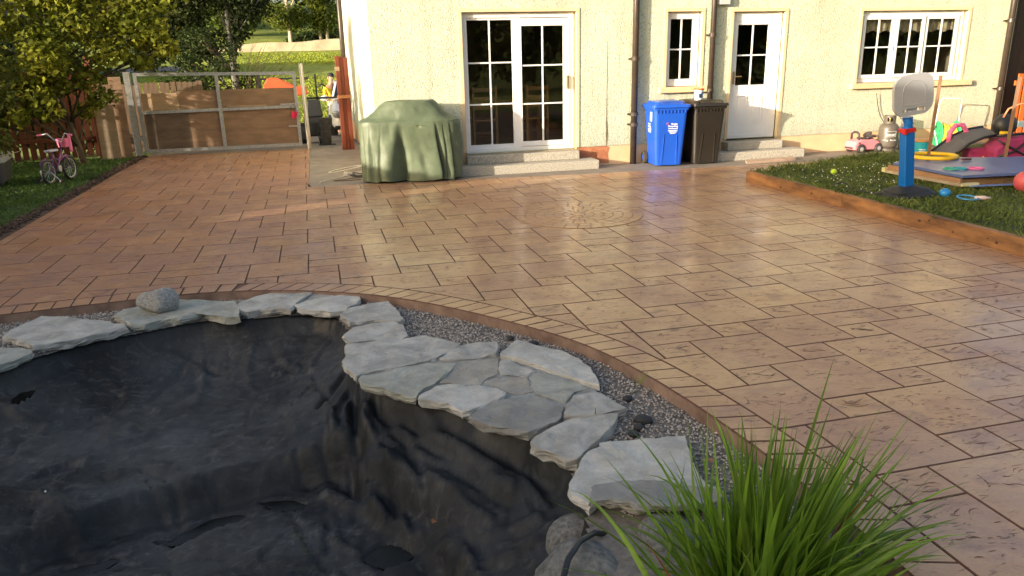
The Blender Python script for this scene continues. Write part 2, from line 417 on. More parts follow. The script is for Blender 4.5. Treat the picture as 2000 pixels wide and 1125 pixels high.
# round medallion of ring stones
mb = MB(); mb.prism([(MED[0] + MED[2] * math.cos(t * math.pi / 24), MED[1] + MED[2] * math.sin(t * math.pi / 24)) for t in range(48)], -.02, .0034)
mb.build('medallion_bed', M_medj, pv, tones=.4)
med_tiles = []
r0 = .075
P0 = [(MED[0] + (r0 - .006) * math.cos(t * math.pi / 6), MED[1] + (r0 - .006) * math.sin(t * math.pi / 6)) for t in range(12)]
med_tiles.append(P0)
for ring, (ra, rb, cnt) in enumerate([(.075, .175, 8), (.175, .275, 14), (.275, .38, 18), (.38, .485, 22), (.485, .59, 26), (.59, .70, 30)]):
    for k in range(cnt):
        t0 = 2 * math.pi * (k + .04 * 0) / cnt + ring * .37; t1 = 2 * math.pi * (k + 1) / cnt + ring * .37; g = .007
        wob = rnd.uniform(-.01, .01)
        pin = [(ra + .006, t0 + g / ra), (ra + .006, (t0 + t1) / 2), (ra + .006, t1 - g / ra)]
        pout = [(rb - .006, t1 - g / rb + wob), (rb - .004, (t0 + t1) / 2), (rb - .006, t0 + g / rb + wob)]
        med_tiles.append([(MED[0] + r * math.cos(t), MED[1] + r * math.sin(t)) for r, t in pout[::-1] + pin[::-1]])
for P in med_tiles:
    g = slab_verts(P, z=.0055 + rnd.uniform(-.001, .001), zb=.0030, e=.004, h=.0012)
    if g: MB().add(*g).build('medallion_stone', M_slab, pv, tones=rnd.random() * .5)

# pond and gravel
RIM = [(-6, 3.3), (-3.2, 4.35), (-2.4, 4.72), (-2.10, 4.83), (-1.95, 4.98), (-1.75, 5.17), (-1.47, 5.27), (-1.19, 5.38), (-0.95, 5.45), (-0.711, 5.40), (-0.442, 5.39), (-0.152, 5.35), (0.0, 5.20), (0.06, 4.93), (0.06, 4.55), (0.05, 4.28), (0.11, 4.02), (0.2, 3.86), (0.38, 3.68), (0.58, 3.46), (0.63, 3.33), (0.84, 3.13), (0.86, 2.98), (0.95, 2.78), (0.92, 2.58), (0.90, 2.44), (.86, 2.3), (.72, 2.1), (.6, 1.8), (.45, 1.45), (.1, 1.2), (-6, 1.0)]
_rimR = [(.10, 4.5), (.10, 4.25), (.16, 4.0), (.26, 3.80), (.44, 3.60), (.62, 3.40), (.72, 3.25), (.86, 3.02), (.90, 2.8)]
def _shift(P, dx, dy, n0, n1, w=0.): return [(x - dx * (1 + w * i), y - dy * (1 + w * i)) for i, (x, y) in enumerate(P)][n0:n1]
FOLDS = [(_shift(_rimR, .10, .07, 2, 9), .030, .020), (_shift(_rimR, .15, .11, 2, 8, .05), -.028, .022), (_shift(_rimR, .21, .14, 1, 8, .06), .038, .028), (_shift(_rimR, .29, .18, 2, 9, .05), -.03, .03), (_shift(_rimR, .38, .22, 3, 9, .03), .035, .035),
 ([(.08, 4.25), (-.02, 3.95), (.02, 3.6), (.08, 3.3)], .045, .022), ([(.06, 4.3), (-.09, 4.0), (-.10, 3.7)], .03, .018), ([(.12, 4.1), (.16, 3.8), (.28, 3.5), (.33, 3.15)], -.045, .022), ([(.1, 4.2), (.07, 3.8), (.18, 3.45), (.22, 3.0)], .035, .018), ([(.0, 4.7), (-.25, 4.35), (-.45, 4.2)], .012, .02), ([(-1.9, 4.3), (-1.5, 4.1), (-.9, 4.15), (-.5, 4.0)], .012, .03), ([(-1.0, 3.2), (-.7, 3.0), (-.5, 2.6)], .02, .02), ([(-.2, 3.3), (0, 3.0), (.1, 2.6)], .02, .02), ([(-1.6, 3.3), (-1.45, 3.0), (-1.5, 2.7)], .02, .025), ([(.5, 2.6), (.2, 2.75), (0, 2.5)], .03, .025), ([(.3, 2.4), (.55, 2.55), (.8, 2.6)], .03, .03), ([(-0.288, 4.968), (-0.12, 4.25)], -.03, .02), ([(0.076, 4.637), (-0.048, 4.36), (-0.158, 4.147)], -.045, .022), ([(0.1, 4.55), (0.17, 3.95), (0.073, 3.794), (0.11, 3.216)], .055, .035), ([(.02, 4.5), (.03, 3.9), (-.02, 3.5)], -.05, .03), ([(0.2, 4.4), (0.52, 3.85), (.80, 3.42), (0.93, 3.1)], .04, .03), ([(0.12, 4.2), (0.42, 3.66), (.72, 3.22), (0.86, 2.85)], -.04, .035), ([(0.288, 3.82), (0.513, 3.287), (0.691, 2.938)], .05, .04), ([(-0.34, 3.487), (-0.147, 2.923)], -.02, .015), ([(-0.851, 3.125), (-0.61, 2.896)], -.02, .012), ([(.25, 3.9), (.35, 3.5), (.6, 3.1)], -.04, .03), ([(.75, 2.7), (.5, 2.75), (.3, 2.6)], .035, .03), ([(-1.9, 3.9), (-1.5, 3.75), (-1.3, 3.5)], .03, .03), ([(-1.1, 3.9), (-.9, 3.7), (-.85, 3.4)], -.025, .02), ([(-.6, 4.6), (-.35, 4.3), (-.3, 4.0)], .015, .03),
 ([(-.05, 5.2), (-.2, 4.9), (-.25, 4.6)], .02, .02), ([(-.6, 5.3), (-.65, 5.0), (-.6, 4.8)], .015, .02), ([(-1.6, 5.1), (-1.3, 4.75), (-1.25, 4.4)], .015, .03)]
PUD = [[(-1.406, 3.21), (-1.338, 3.321), (-1.192, 3.331), (-1.089, 3.349), (-1.106, 3.282), (-1.269, 3.226), (-1.334, 3.172)], [(-0.997, 3.44), (-0.879, 3.415), (-0.736, 3.555), (-0.553, 3.55), (-0.561, 3.495), (-0.701, 3.461), (-0.785, 3.396), (-0.868, 3.347)], [(-0.497, 3.623), (-0.344, 3.619), (-0.24, 3.532), (-0.315, 3.49), (-0.442, 3.542)], [(-1.977, 4.729), (-1.955, 4.851), (-1.861, 4.874), (-1.87, 4.758), (-1.92, 4.667)], [(-0.011, 2.998), (0.088, 3.092), (0.179, 3.045), (0.238, 2.946), (0.142, 2.908), (0.073, 2.897)], [(-0.318, 2.847), (-0.191, 2.863), (0.063, 2.773), (0.017, 2.717), (-0.315, 2.778)]]
gs = .018
xs = np.arange(-6, 1.85, gs); ys = np.arange(.2, 6.05, gs); GX, GY = np.meshgrid(xs, ys, indexing='ij')
ins = inpoly(GX, GY, RIM); dr = pdist(GX, GY, RIM, True); d = np.where(ins, dr, 0)
def sstep(x, a, b): t = np.clip((x - a) / (b - a), 0, 1); return t * t * (3 - 2 * t)
LEDGE = [(-2.6, 3.1), (-1.597, 3.415), (-1.215, 3.602), (-0.76, 3.736), (-0.35, 3.79), (0.083, 3.75), (.25, 3.3), (.42, 2.8), (.4, 2.2), (.1, 1.7), (-2.6, 1.6)]
dl = pdist(GX, GY, LEDGE, True); inl = inpoly(GX, GY, LEDGE); sd = np.where(inl, dl, -dl)
Z = -.085 - .10 * sstep(d, .0, .09) - .22 * sstep(d, -.15, .62) ** 1.0 + .022 - .15 * sstep(sd, -.03, .10)
amp = sstep(d, .03, .3)
nz = pnoise(GX, GY, 1.7, 1) * .5 + pnoise(GX, GY, 4, 2) * .25 + pnoise(GX * .6, GY * 1.5, 9, 3) * .12
Z += amp * (nz - .42) * .055
rid = lambda sx, sy, s, seed: 1 - np.abs(2 * pnoise(GX * sx + .3 * pnoise(GX, GY, 3, 50), GY * sy + .3 * pnoise(GX, GY, 3, 51), s, seed) - 1)
Z += amp * ((rid(1, .8, 2.3, 5) ** 12) * .030 + (rid(.7, 1.4, 5, 6) ** 10) * .013 - (rid(1, 1, 3.6, 7) ** 14) * .022 + (rid(1.2, .8, 11, 8) ** 7) * .006 - (rid(.6, 1.3, 8, 18) ** 14) * .010)
near = np.exp(-((GX - .25) ** 2 + (GY - 3.6) ** 2) / .9)
Z += amp * (rid(.8, 1.2, 5.5, 28) ** 26) * .012 - amp * (rid(1.3, .7, 7, 29) ** 24) * .008
Z += amp * near * (rid(1.2, 1.0, 2, 9) ** 8) * .02
for ln, a, wd in FOLDS:
    D = pdist(GX, GY, ln); Z += a * np.exp(-(D / wd) ** 2) * np.clip(d / .05, 0, 1)
PZ = []
for P in PUD:
    D = pdist(GX, GY, P, True); I = inpoly(GX, GY, P); z0 = float(Z[I].mean()) - .004 if I.any() else -.45; PZ.append(z0)
    Z = np.where(I, z0 - .012, Z); k = np.exp(-(D / .03) ** 2) * (~I); Z = Z * (1 - k) + (z0 + .012) * k
nx, ny = GX.shape; idx = np.arange(nx * ny).reshape(nx, ny)
FQ = np.stack([idx[:-1, :-1], idx[1:, :-1], idx[1:, 1:], idx[:-1, 1:]], -1).reshape(-1, 4)
ml = bpy.data.materials.new('dusty_rubber_liner'); ml.use_nodes = True; t = ml.node_tree; b = t.nodes['Principled BSDF']; L = t.links.new
tc = t.nodes.new('ShaderNodeTexCoord').outputs['Object']
def nn(sc, det, ro=.6, st=None, dis=0.):
    src = tc
    if st: mp = t.nodes.new('ShaderNodeMapping'); mp.inputs['Scale'].default_value = st; L(tc, mp.inputs[0]); src = mp.outputs[0]
    n = t.nodes.new('ShaderNodeTexNoise'); n.inputs['Scale'].default_value = sc; n.inputs['Detail'].default_value = det; n.inputs['Roughness'].default_value = ro; n.inputs['Distortion'].default_value = dis; L(src, n.inputs[0]); return n.outputs[0]
def rr(s, a, b_, c=0., d_=1.):
    r = t.nodes.new('ShaderNodeMapRange'); r.inputs[1].default_value = a; r.inputs[2].default_value = b_; r.inputs[3].default_value = c; r.inputs[4].default_value = d_; L(s, r.inputs[0]); return r.outputs[0]
def mxx(f, a, b_):
    x = t.nodes.new('ShaderNodeMix'); x.data_type = 'RGBA'; L(f, x.inputs[0])
    for s, i in ((a, 6), (b_, 7)):
        if isinstance(s, tuple): x.inputs[i].default_value = (*s, 1)
        else: L(s, x.inputs[i])
    return x.outputs[2]
c = mxx(rr(nn(1.6, 8, .65), .38, .68), (.013, .0133, .0142), (.062, .062, .062))
c = mxx(rr(nn(7, 10, .78, (1, 1.6, 1), 1.4), .52, .70, 0, .75), c, (.13, .128, .122))
c = mxx(rr(nn(2.6, 6, .6), .60, .72, 0, .35), c, (.05, .05, .048))
c = mxx(rr(nn(45, 4, .7), .70, .78, 0, .7), c, (.2, .2, .19))
c = mxx(rr(nn(1.1, 5, .6, (1, 1, 3)), .62, .74, 0, .8), c, (.010, .011, .012))
_at = t.nodes.new('ShaderNodeAttribute'); _at.attribute_name = 'wet'; c = mxx(_at.outputs['Fac'], c, (.007, .009, .011))  # tints wetness and painted shade into the liner colour
L(c, b.inputs['Base Color']); L(rr(nn(2.2, 5), .35, .65, .42, .8), b.inputs['Roughness']); b.inputs['Specular IOR Level'].default_value = .4
bp = t.nodes.new('ShaderNodeBump'); bp.inputs['Strength'].default_value = .6; bp.inputs['Distance'].default_value = .016; _w = t.nodes.new('ShaderNodeVectorMath'); _w.operation = 'ADD'; _nz = t.nodes.new('ShaderNodeTexNoise'); _nz.inputs['Scale'].default_value = 3; _nz.inputs['Detail'].default_value = 3; L(tc, _nz.inputs[0])
_sc = t.nodes.new('ShaderNodeVectorMath'); _sc.operation = 'SCALE'; _sc.inputs['Scale'].default_value = .45; L(_nz.outputs['Color'], _sc.inputs[0]); L(tc, _w.inputs[0]); L(_sc.outputs[0], _w.inputs[1])
_v = t.nodes.new('ShaderNodeTexVoronoi'); _v.inputs['Scale'].default_value = 5.5; L(_w.outputs[0], _v.inputs[0]); _v2 = t.nodes.new('ShaderNodeTexVoronoi'); _v2.inputs['Scale'].default_value = 14; L(_w.outputs[0], _v2.inputs[0])
_a = t.nodes.new('ShaderNodeMath'); _a.operation = 'MULTIPLY_ADD'; _a.inputs[1].default_value = .2; L(_v2.outputs['Distance'], _a.inputs[0]); L(_v.outputs['Distance'], _a.inputs[2])
_b = t.nodes.new('ShaderNodeMath'); _b.operation = 'MULTIPLY_ADD'; _b.inputs[1].default_value = .35; L(nn(16, 8, .6, None, 1.2), _b.inputs[0]); L(_a.outputs[0], _b.inputs[2]); L(_b.outputs[0], bp.inputs['Height']); L(bp.outputs[0], b.inputs['Normal'])
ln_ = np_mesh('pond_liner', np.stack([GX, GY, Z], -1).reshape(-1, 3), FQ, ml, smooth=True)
wet_shade = np.exp(-((sd - .06) / .10) ** 2) * .85 * (pnoise(GX, GY, 6, 90) * .5 + .5); wet_shade = np.maximum(wet_shade, .8 * np.exp(-(pdist(GX, GY, [(.1, 4.1), (.15, 3.9), (.5, 3.5), (.8, 3.15), (.88, 2.8)]) / .34) ** 2)); wet_shade = np.maximum(wet_shade, .7 * np.exp(-(d / .05) ** 2) * ins)  # wetness on ledge and right wall, wall also darkened to cancel bounce light
_wa = ln_.data.attributes.new('wet', 'FLOAT', 'POINT'); _wa.data.foreach_set('value', wet_shade.reshape(-1).astype(np.float32))  # mask also darkens a thin strip inside the rim
setp(ln_, 'black dusty pond liner lying creased in the empty pond basin', 'pond liner')
M_water = mat('stagnant_puddle_water', (.010, .009, .007), .22, .5, 9, .12, spec=.22)
for i, (P, z0) in enumerate(zip(PUD, PZ)):
    Q = smooth_line(P + [P[0]], 2)[:-1]
    Q = [(x + rnd.uniform(-.006, .006), y + rnd.uniform(-.006, .006)) for x, y in Q]
    o = MB().prism(Q, z0 - .014, z0 + .002).build('puddle', M_water)
    setp(o, ['dark wet puddle, leftmost of those low on the pond liner', 'long dark jagged puddle in the middle of the pond liner', 'small dark pointed puddle right of the long jagged one', 'small black puddle on the far left of the liner below the stones', 'muddy round puddle on the liner right of centre at the bottom', 'dark puddle at the bottom edge of the liner'][i], 'puddle', 'puddles lying on the pond liner', 'structure')
# gravel bed and pebbles
gb = (~inpoly(GX, GY, RIM) | (dr < .03)); kz = inpoly(GX, GY, KERBS + [(-9, -1.5)])
cell = (gb & kz)[:-1, :-1].reshape(-1)
zg = np.full(GX.shape, -.079)
o = np_mesh('gravel_bed', np.stack([GX, GY, zg], -1).reshape(-1, 3), FQ[cell], mat('gravel_dirt', (.19, .17, .15), .95, .3, 30, .5)); setp(o, kind='structure')
M_peb = mat('gravel_pebbles', (.42, .385, .355), .9, .2, 40, .3, tone=.45, dist=.003)
rs = np.random.RandomState(3)
n_ = 95000; px = rs.uniform(-2.9, 1.75, n_); py = rs.uniform(1.3, 5.95, n_)
k_ = ~inpoly(px, py, RIM) & inpoly(px, py, KERBS + [(-9, -1.5)]) & (pdist(px, py, KERBS) > .008) & ~((px < 1.28) & (py < 2.36)) & ~((px < 1.0) & (py < 2.62))
px, py = px[k_], py[k_]
oct_v = np.array([(1, 0, 0), (-1, 0, 0), (0, 1, 0), (0, -1, 0), (0, 0, 1), (0, 0, -1)], float)
oct_f = np.array([(0, 2, 4), (2, 1, 4), (1, 3, 4), (3, 0, 4), (2, 0, 5), (1, 2, 5), (3, 1, 5), (0, 3, 5)])
def scatter(name, px, py, pz, smin, smax, m_, flat=.6, seed=1, parent=None):
    rs = np.random.RandomState(seed); n = len(px); s = rs.uniform(smin, smax, (n, 1, 1)) * np.stack([rs.uniform(.7, 1.3, n), rs.uniform(.6, 1.1, n), np.full(n, flat) * rs.uniform(.7, 1.3, n)], -1)[:, None, :]
    v = (oct_v[None] + rs.uniform(-.25, .25, (n, 6, 3))) * s; a = rs.uniform(0, 6.28, n); ti = rs.uniform(-.5, .5, n)
    x = v[..., 0] * np.cos(a)[:, None] - v[..., 1] * np.sin(a)[:, None]; y = v[..., 0] * np.sin(a)[:, None] + v[..., 1] * np.cos(a)[:, None]
    z = v[..., 2] + x * ti[:, None] * .5
    V = np.stack([x + px[:, None], y + py[:, None], z + pz[:, None]], -1).reshape(-1, 3)
    Fa = (oct_f[None] + 6 * np.arange(n)[:, None, None]).reshape(-1, 3)
    return np_mesh(name, V, Fa, m_, parent, tones=np.repeat(rs.rand(n), 8), smooth=False)
o = scatter('gravel', px, py, -.076 + rs.uniform(0, .012, len(px)), .005, .0095, M_peb, .7); setp(o, 'grey pea gravel filling the strip between kerb and stones', 'gravel', kind='stuff')
# ================================================================== FLAGSTONES, ROCKS
STONES = {
 'S1': [(-2.178,5.128),(-2.0,5.081),(-1.9,5.017),(-1.869,4.919),(-1.938,4.835),(-1.999,4.786),(-2.038,4.736)],
 'S2': [(-2.179,5.366),(-2.166,5.452),(-2.12,5.58),(-2.063,5.721),(-1.935,5.679),(-1.771,5.585),(-1.625,5.506),(-1.437,5.359),(-1.405,5.262),(-1.509,5.211),(-1.606,5.164),(-1.748,5.1),(-1.906,5.057),(-1.975,5.162),(-2.07,5.26)],
 'S3': [(-1.556,5.584),(-1.517,5.697),(-1.407,5.814),(-1.217,5.866),(-1.055,5.803),(-0.934,5.748),(-0.745,5.64),(-0.689,5.446),(-0.68,5.27),(-0.784,5.304),(-0.935,5.464),(-1.023,5.41),(-1.089,5.379),(-1.208,5.39),(-1.297,5.314),(-1.389,5.321),(-1.459,5.432)],
 'S4': [(-0.737,5.557),(-0.683,5.665),(-0.587,5.75),(-0.458,5.804),(-0.324,5.783),(-0.182,5.736),(-0.182,5.663),(-0.253,5.546),(-0.32,5.389),(-0.337,5.33),(-0.438,5.372),(-0.551,5.409),(-0.635,5.378),(-0.687,5.424)],
 'S4b': [(-0.241,5.544),(-0.169,5.69),(-0.056,5.638),(-0.03,5.591),(-0.136,5.555)],
 'S5': [(-0.314,5.409),(-0.239,5.495),(-0.149,5.534),(-0.044,5.569),(0.158,5.598),(0.162,5.385),(0.048,5.183),(-0.064,5.178),(-0.175,5.256),(-0.262,5.306)],
 'S6': [(0.008,5.101),(0.075,5.216),(0.217,5.268),(0.361,5.287),(0.392,5.133),(0.427,4.87),(0.405,4.834),(0.217,4.895),(0.066,4.872)],
 'S7': [(0.011,4.646),(0.082,4.819),(0.213,4.84),(0.356,4.831),(0.406,4.732),(0.414,4.517),(0.367,4.482),(0.189,4.496),(0.05,4.501),(0.026,4.591)],
 'S8': [(0.021,4.445),(0.143,4.471),(0.277,4.477),(0.526,4.472),(0.583,4.396),(0.704,4.276),(0.665,4.21),(0.548,4.096),(0.469,4.063),(0.235,4.006),(0.083,3.974),(0.061,3.939),(-0.001,4.113),(-0.003,4.212),(0.016,4.308)],
 'S9': [(0.546,4.083),(0.656,4.228),(0.741,4.265),(0.937,4.251),(0.913,4.132),(0.875,4.032),(0.698,4.035),(0.593,4.048)],
 'S10': [(0.919,4.063),(1.05,4.219),(1.137,4.117),(1.219,4.013),(1.283,3.933),(1.327,3.803),(1.341,3.688),(1.327,3.536),(1.304,3.433),(1.261,3.465),(1.203,3.562),(1.135,3.673),(1.065,3.788),(0.991,3.908),(0.899,3.995)],
 'S11': [(0.072,3.922),(0.086,3.956),(0.243,3.981),(0.476,4.038),(0.63,3.956),(0.546,3.826),(0.459,3.715),(0.365,3.625),(0.348,3.589),(0.244,3.685),(0.157,3.779),(0.091,3.858)],
 'S12': [(0.363,3.612),(0.467,3.7),(0.535,3.701),(0.67,3.635),(0.785,3.576),(0.809,3.493),(0.794,3.452),(0.657,3.385),(0.582,3.334),(0.549,3.35),(0.496,3.466),(0.414,3.535),(0.357,3.564)],
 'S13': [(0.657,4.02),(0.777,4.005),(0.885,4.006),(0.857,3.874),(0.831,3.775),(0.741,3.713),(0.705,3.662),(0.614,3.702),(0.545,3.731),(0.492,3.74)],
 'S14': [(0.9,4.001),(0.957,3.903),(1.033,3.751),(0.98,3.69),(0.838,3.76),(0.862,3.872)],
 'S15': [(0.734,3.702),(0.834,3.745),(0.972,3.679),(0.953,3.495),(0.879,3.483),(0.826,3.522),(0.802,3.608)],
 'S16': [(0.983,3.676),(1.042,3.709),(1.153,3.662),(1.257,3.455),(1.152,3.411),(1.077,3.317),(0.995,3.413),(0.963,3.487)],
 'S17': [(0.576,3.305),(0.633,3.36),(0.718,3.409),(0.864,3.46),(0.981,3.397),(1.058,3.273),(0.995,3.138),(0.899,3.089),(0.81,3.055),(0.701,3.14),(0.616,3.194),(0.584,3.253)],
 'S18': [(1.022,3.164),(1.071,3.28),(1.134,3.359),(1.257,3.372),(1.307,3.322),(1.344,3.148),(1.192,3.122),(1.056,3.153)],
 'S19': [(0.788,2.959),(0.861,3.018),(1.001,3.098),(1.28,3.107),(1.231,3.019),(1.147,2.932),(1.046,2.847),(0.945,2.75),(0.902,2.769),(0.857,2.836),(0.8,2.895)],
 'S20': [(0.892,2.625),(0.964,2.742),(1.005,2.786),(1.072,2.808),(1.082,2.847),(1.199,2.847),(1.303,2.825),(1.344,2.807),(1.405,2.816),(1.481,2.798),(1.437,2.666),(1.396,2.521),(1.377,2.439),(1.421,2.343),(1.375,2.303),(1.191,2.317),(1.058,2.356),(1.005,2.411),(0.929,2.446),(0.87,2.398),(0.847,2.47),(0.827,2.496),(0.854,2.578)],
 'S21': [(0.87,2.389),(0.934,2.503),(1.058,2.502),(1.201,2.453),(1.395,2.327),(1.384,2.277),(1.339,2.252),(1.137,2.267),(1.039,2.312),(0.988,2.367),(0.938,2.392)],
}
SL = {'S1': 'grey flagstone cut by the left edge of the photo', 'S2': 'large wedge shaped flagstone at the far left of the pond rim', 'S3': 'long grey flagstone with the round boulder sitting on it', 'S4': 'flat flagstone right of the one carrying the boulder', 'S4b': 'thin sliver of stone tucked between two rim flagstones', 'S5': 'rough flagstone at the back corner of the pond rim, farthest right of the back row', 'S6': 'upper of two small flagstones stacked down the pond corner', 'S7': 'lower of two small flagstones above the big paved corner', 'S8': 'big rounded flagstone with smooth top at the tip into the pond', 'S9': 'small flagstone on the gravel edge of the crazy paved bank', 'S10': 'long bright flagstone beside the gravel nearest the kerb', 'S11': 'wide flagstone with straight front edge over the liner', 'S12': 'flagstone with broken white front edge hanging over the pond', 'S13': 'worn stone in the middle of the crazy paved bank, left one', 'S14': 'narrow stone in the middle of the crazy paved bank, below the long bright one', 'S15': 'small brownish stone at the centre of the crazy paved bank', 'S16': 'broad pale stone at the right of the crazy paved bank', 'S17': 'dark grey rounded flagstone with a yellowish underside', 'S18': 'flagstone by the gravel with a grass blade growing in its joint', 'S19': 'tilted flagstone with thick front edge beside the gravel gap', 'S20': 'largest near flagstone beside the tall grass', 'S21': 'darker stone slab lying on the largest near flagstone'}
M_sdark = mat('dark_flagstone', (.27, .275, .265), .88, .25, 9, .5, dist=.012, detail=10)
M_sbrown = mat('brownish_flagstone', (.36, .335, .295), .88, .25, 9, .5, dist=.012, detail=10)
def stone_mat(name, c, cd_):
    m_ = bpy.data.materials.new(name); m_.use_nodes = True; t = m_.node_tree; b = t.nodes['Principled BSDF']; L = t.links.new
    tc = t.nodes.new('ShaderNodeTexCoord').outputs['Object']
    def no(sc, det, ro=.6, dis=0.):
        n = t.nodes.new('ShaderNodeTexNoise'); n.inputs['Scale'].default_value = sc; n.inputs['Detail'].default_value = det; n.inputs['Roughness'].default_value = ro; n.inputs['Distortion'].default_value = dis; L(tc, n.inputs[0]); return n.outputs[0]
    def rg(s, a, b_, c0=0., d0=1.):
        r = t.nodes.new('ShaderNodeMapRange'); r.inputs[1].default_value = a; r.inputs[2].default_value = b_; r.inputs[3].default_value = c0; r.inputs[4].default_value = d0; L(s, r.inputs[0]); return r.outputs[0]
    def mi(f, a, b_):
        x = t.nodes.new('ShaderNodeMix'); x.data_type = 'RGBA'; L(f, x.inputs[0])
        for s, i in ((a, 6), (b_, 7)):
            if isinstance(s, tuple): x.inputs[i].default_value = (*s, 1)
            else: L(s, x.inputs[i])
        return x.outputs[2]
    k = mi(rg(no(6, 10, .68, .4), .38, .62), cd_, c); k = mi(rg(no(38, 5, .7), .6, .72, 0, .5), k, tuple(x * .55 for x in c)); k = mi(rg(no(9, 7, .7, 1.5), .6, .7, 0, .5), k, tuple(min(1, x * 1.35) for x in c)); k = mi(rg(no(2.3, 4), .55, .7, 0, .35), k, (.36, .33, .26))
    L(k, b.inputs['Base Color']); b.inputs['Roughness'].default_value = .85; b.inputs['Specular IOR Level'].default_value = .3
    bp = t.nodes.new('ShaderNodeBump'); bp.inputs['Strength'].default_value = .9; bp.inputs['Distance'].default_value = .012; L(no(11, 12, .72, .9), bp.inputs['Height']); L(bp.outputs[0], b.inputs['Normal'])
    MATS[name] = m_; return m_
M_stA = stone_mat('pale_flagstone', (.52, .505, .47), (.32, .31, .285)); M_stB = stone_mat('weathered_flagstone', (.33, .325, .30), (.23, .225, .21)); M_stD = stone_mat('greenish_flagstone', (.43, .43, .385), (.28, .285, .25)); M_stE = stone_mat('light_flagstone', (.58, .565, .525), (.39, .38, .35)); M_stC = stone_mat('buff_flagstone', (.40, .375, .33), (.29, .27, .24))
def flagstone(key, poly, zt, th, m_, seed):
    r = random.Random(seed)
    n0 = len(poly); cx = sum(p[0] for p in poly) / n0; cy = sum(p[1] for p in poly) / n0
    P = []
    for i in range(n0):
        a, b = poly[i], poly[(i + 1) % n0]; L_ = math.dist(a, b); k = max(1, int(L_ / .035))
        for j in range(k):
            t_ = j / k; jx = .0045 if j else .002
            P.append((a[0] + (b[0] - a[0]) * t_ + r.uniform(-jx, jx), a[1] + (b[1] - a[1]) * t_ + r.uniform(-jx, jx)))
    n = len(P); v = []; f = []
    tz = lambda x, y: zt + .006 * (mnoise.noise(Vector((x * 5, y * 5, seed))) + .5 * mnoise.noise(Vector((x * 14, y * 14, seed)))) + .0035 * math.tanh(9 * (mnoise.noise(Vector((x * 6, y * 9, seed + 9))) - .12)) + .0025 * math.tanh(12 * mnoise.noise(Vector((x * 11, y * 7, seed + 19)))) + .01 * ((x - cx) * r0_ + (y - cy) * r1_)
    r0_, r1_ = r.uniform(-1, 1), r.uniform(-1, 1)
    rings = [(1.0, -th, .008), (1.0, -th * .66, .012), (1.0, -th * .60, .012), (1.0, -th * .34, .010), (1.0, -th * .28, .008), (1.0, -.003, .0025), (.97, 0, .0), (.90, .0, 0), (.80, 0, 0), (.68, 0, 0), (.55, 0, 0), (.42, 0, 0), (.28, 0, 0), (.14, 0, 0)]
    for s_, dz, jt in rings:
        for i, (x, y) in enumerate(P):
            dx, dy = x - cx, y - cy; l = math.hypot(dx, dy) or 1
            if s_ == 1.0: o_ = r.uniform(-jt, jt) * .6 - (.012 if dz < -th * .8 else 0) + (.009 * math.tanh(5 * mnoise.noise(Vector((x * 14, y * 14, round(dz / th * 2.2) * 3.1 + seed)))) if dz < -.004 else 0); X, Y = x + dx / l * o_, y + dy / l * o_
            elif s_ == .97: X, Y = x - dx / l * .003, y - dy / l * .003
            else: X, Y = cx + dx * s_, cy + dy * s_
            v.append((X, Y, tz(X, Y) + dz + (r.uniform(-.003, .003) if s_ == 1.0 else 0)))
    v.append((cx, cy, tz(cx, cy))); c_ = len(v) - 1
    a_s = sum(P[i][0] * P[(i + 1) % n][1] - P[(i + 1) % n][0] * P[i][1] for i in range(n)) > 0
    for q in range(len(rings) - 1):
        for i in range(n): f.append((q * n + i, q * n + (i + 1) % n, (q + 1) * n + (i + 1) % n, (q + 1) * n + i))
    for i in range(n): f.append(((len(rings) - 1) * n + i, (len(rings) - 1) * n + (i + 1) % n, c_))
    f.append(tuple(range(n))[::-1])
    if not a_s: f = [q[::-1] for q in f]
    mb = MB(); mb.v = v; mb.f = f
    o = mb.build('flagstone', m_); return setp(o, SL[key], 'stone', 'flagstones round the pond')
for i, (k, P) in enumerate(STONES.items()):
    zt = {'S8': -.014, 'S10': -.012, 'S11': -.016, 'S13': -.028, 'S14': -.028, 'S15': -.03, 'S16': -.026, 'S17': -.022, 'S20': -.012, 'S21': .004, 'S19': -.014, 'S4b': -.03}.get(k, -.02)
    th = {'S21': .028, 'S19': .062, 'S20': .055, 'S13': .03, 'S14': .03, 'S15': .03, 'S16': .03, 'S4b': .03, 'S3': .055, 'S2': .055}.get(k, .05)
    flagstone(k, P, zt, th, M_stB if k in ('S17', 'S21') else M_stC if k in ('S15', 'S13') else M_stD if k in ('S11', 'S16', 'S3', 'S1') else M_stE if k in ('S10', 'S12', 'S5', 'S20') else M_stA, i + 3)
o = MB().prism([(.10, 4.0), (.55, 4.15), (.80, 4.18), (.92, 4.02), (1.28, 3.45), (1.28, 3.22), (1.05, 3.16), (.62, 3.30), (.42, 3.60)], -.078, -.036).build('mortar_bed', mat('pale_mortar', (.30, .30, .285), .9, .3, 25, .8, detail=8)); setp(o, kind='structure')
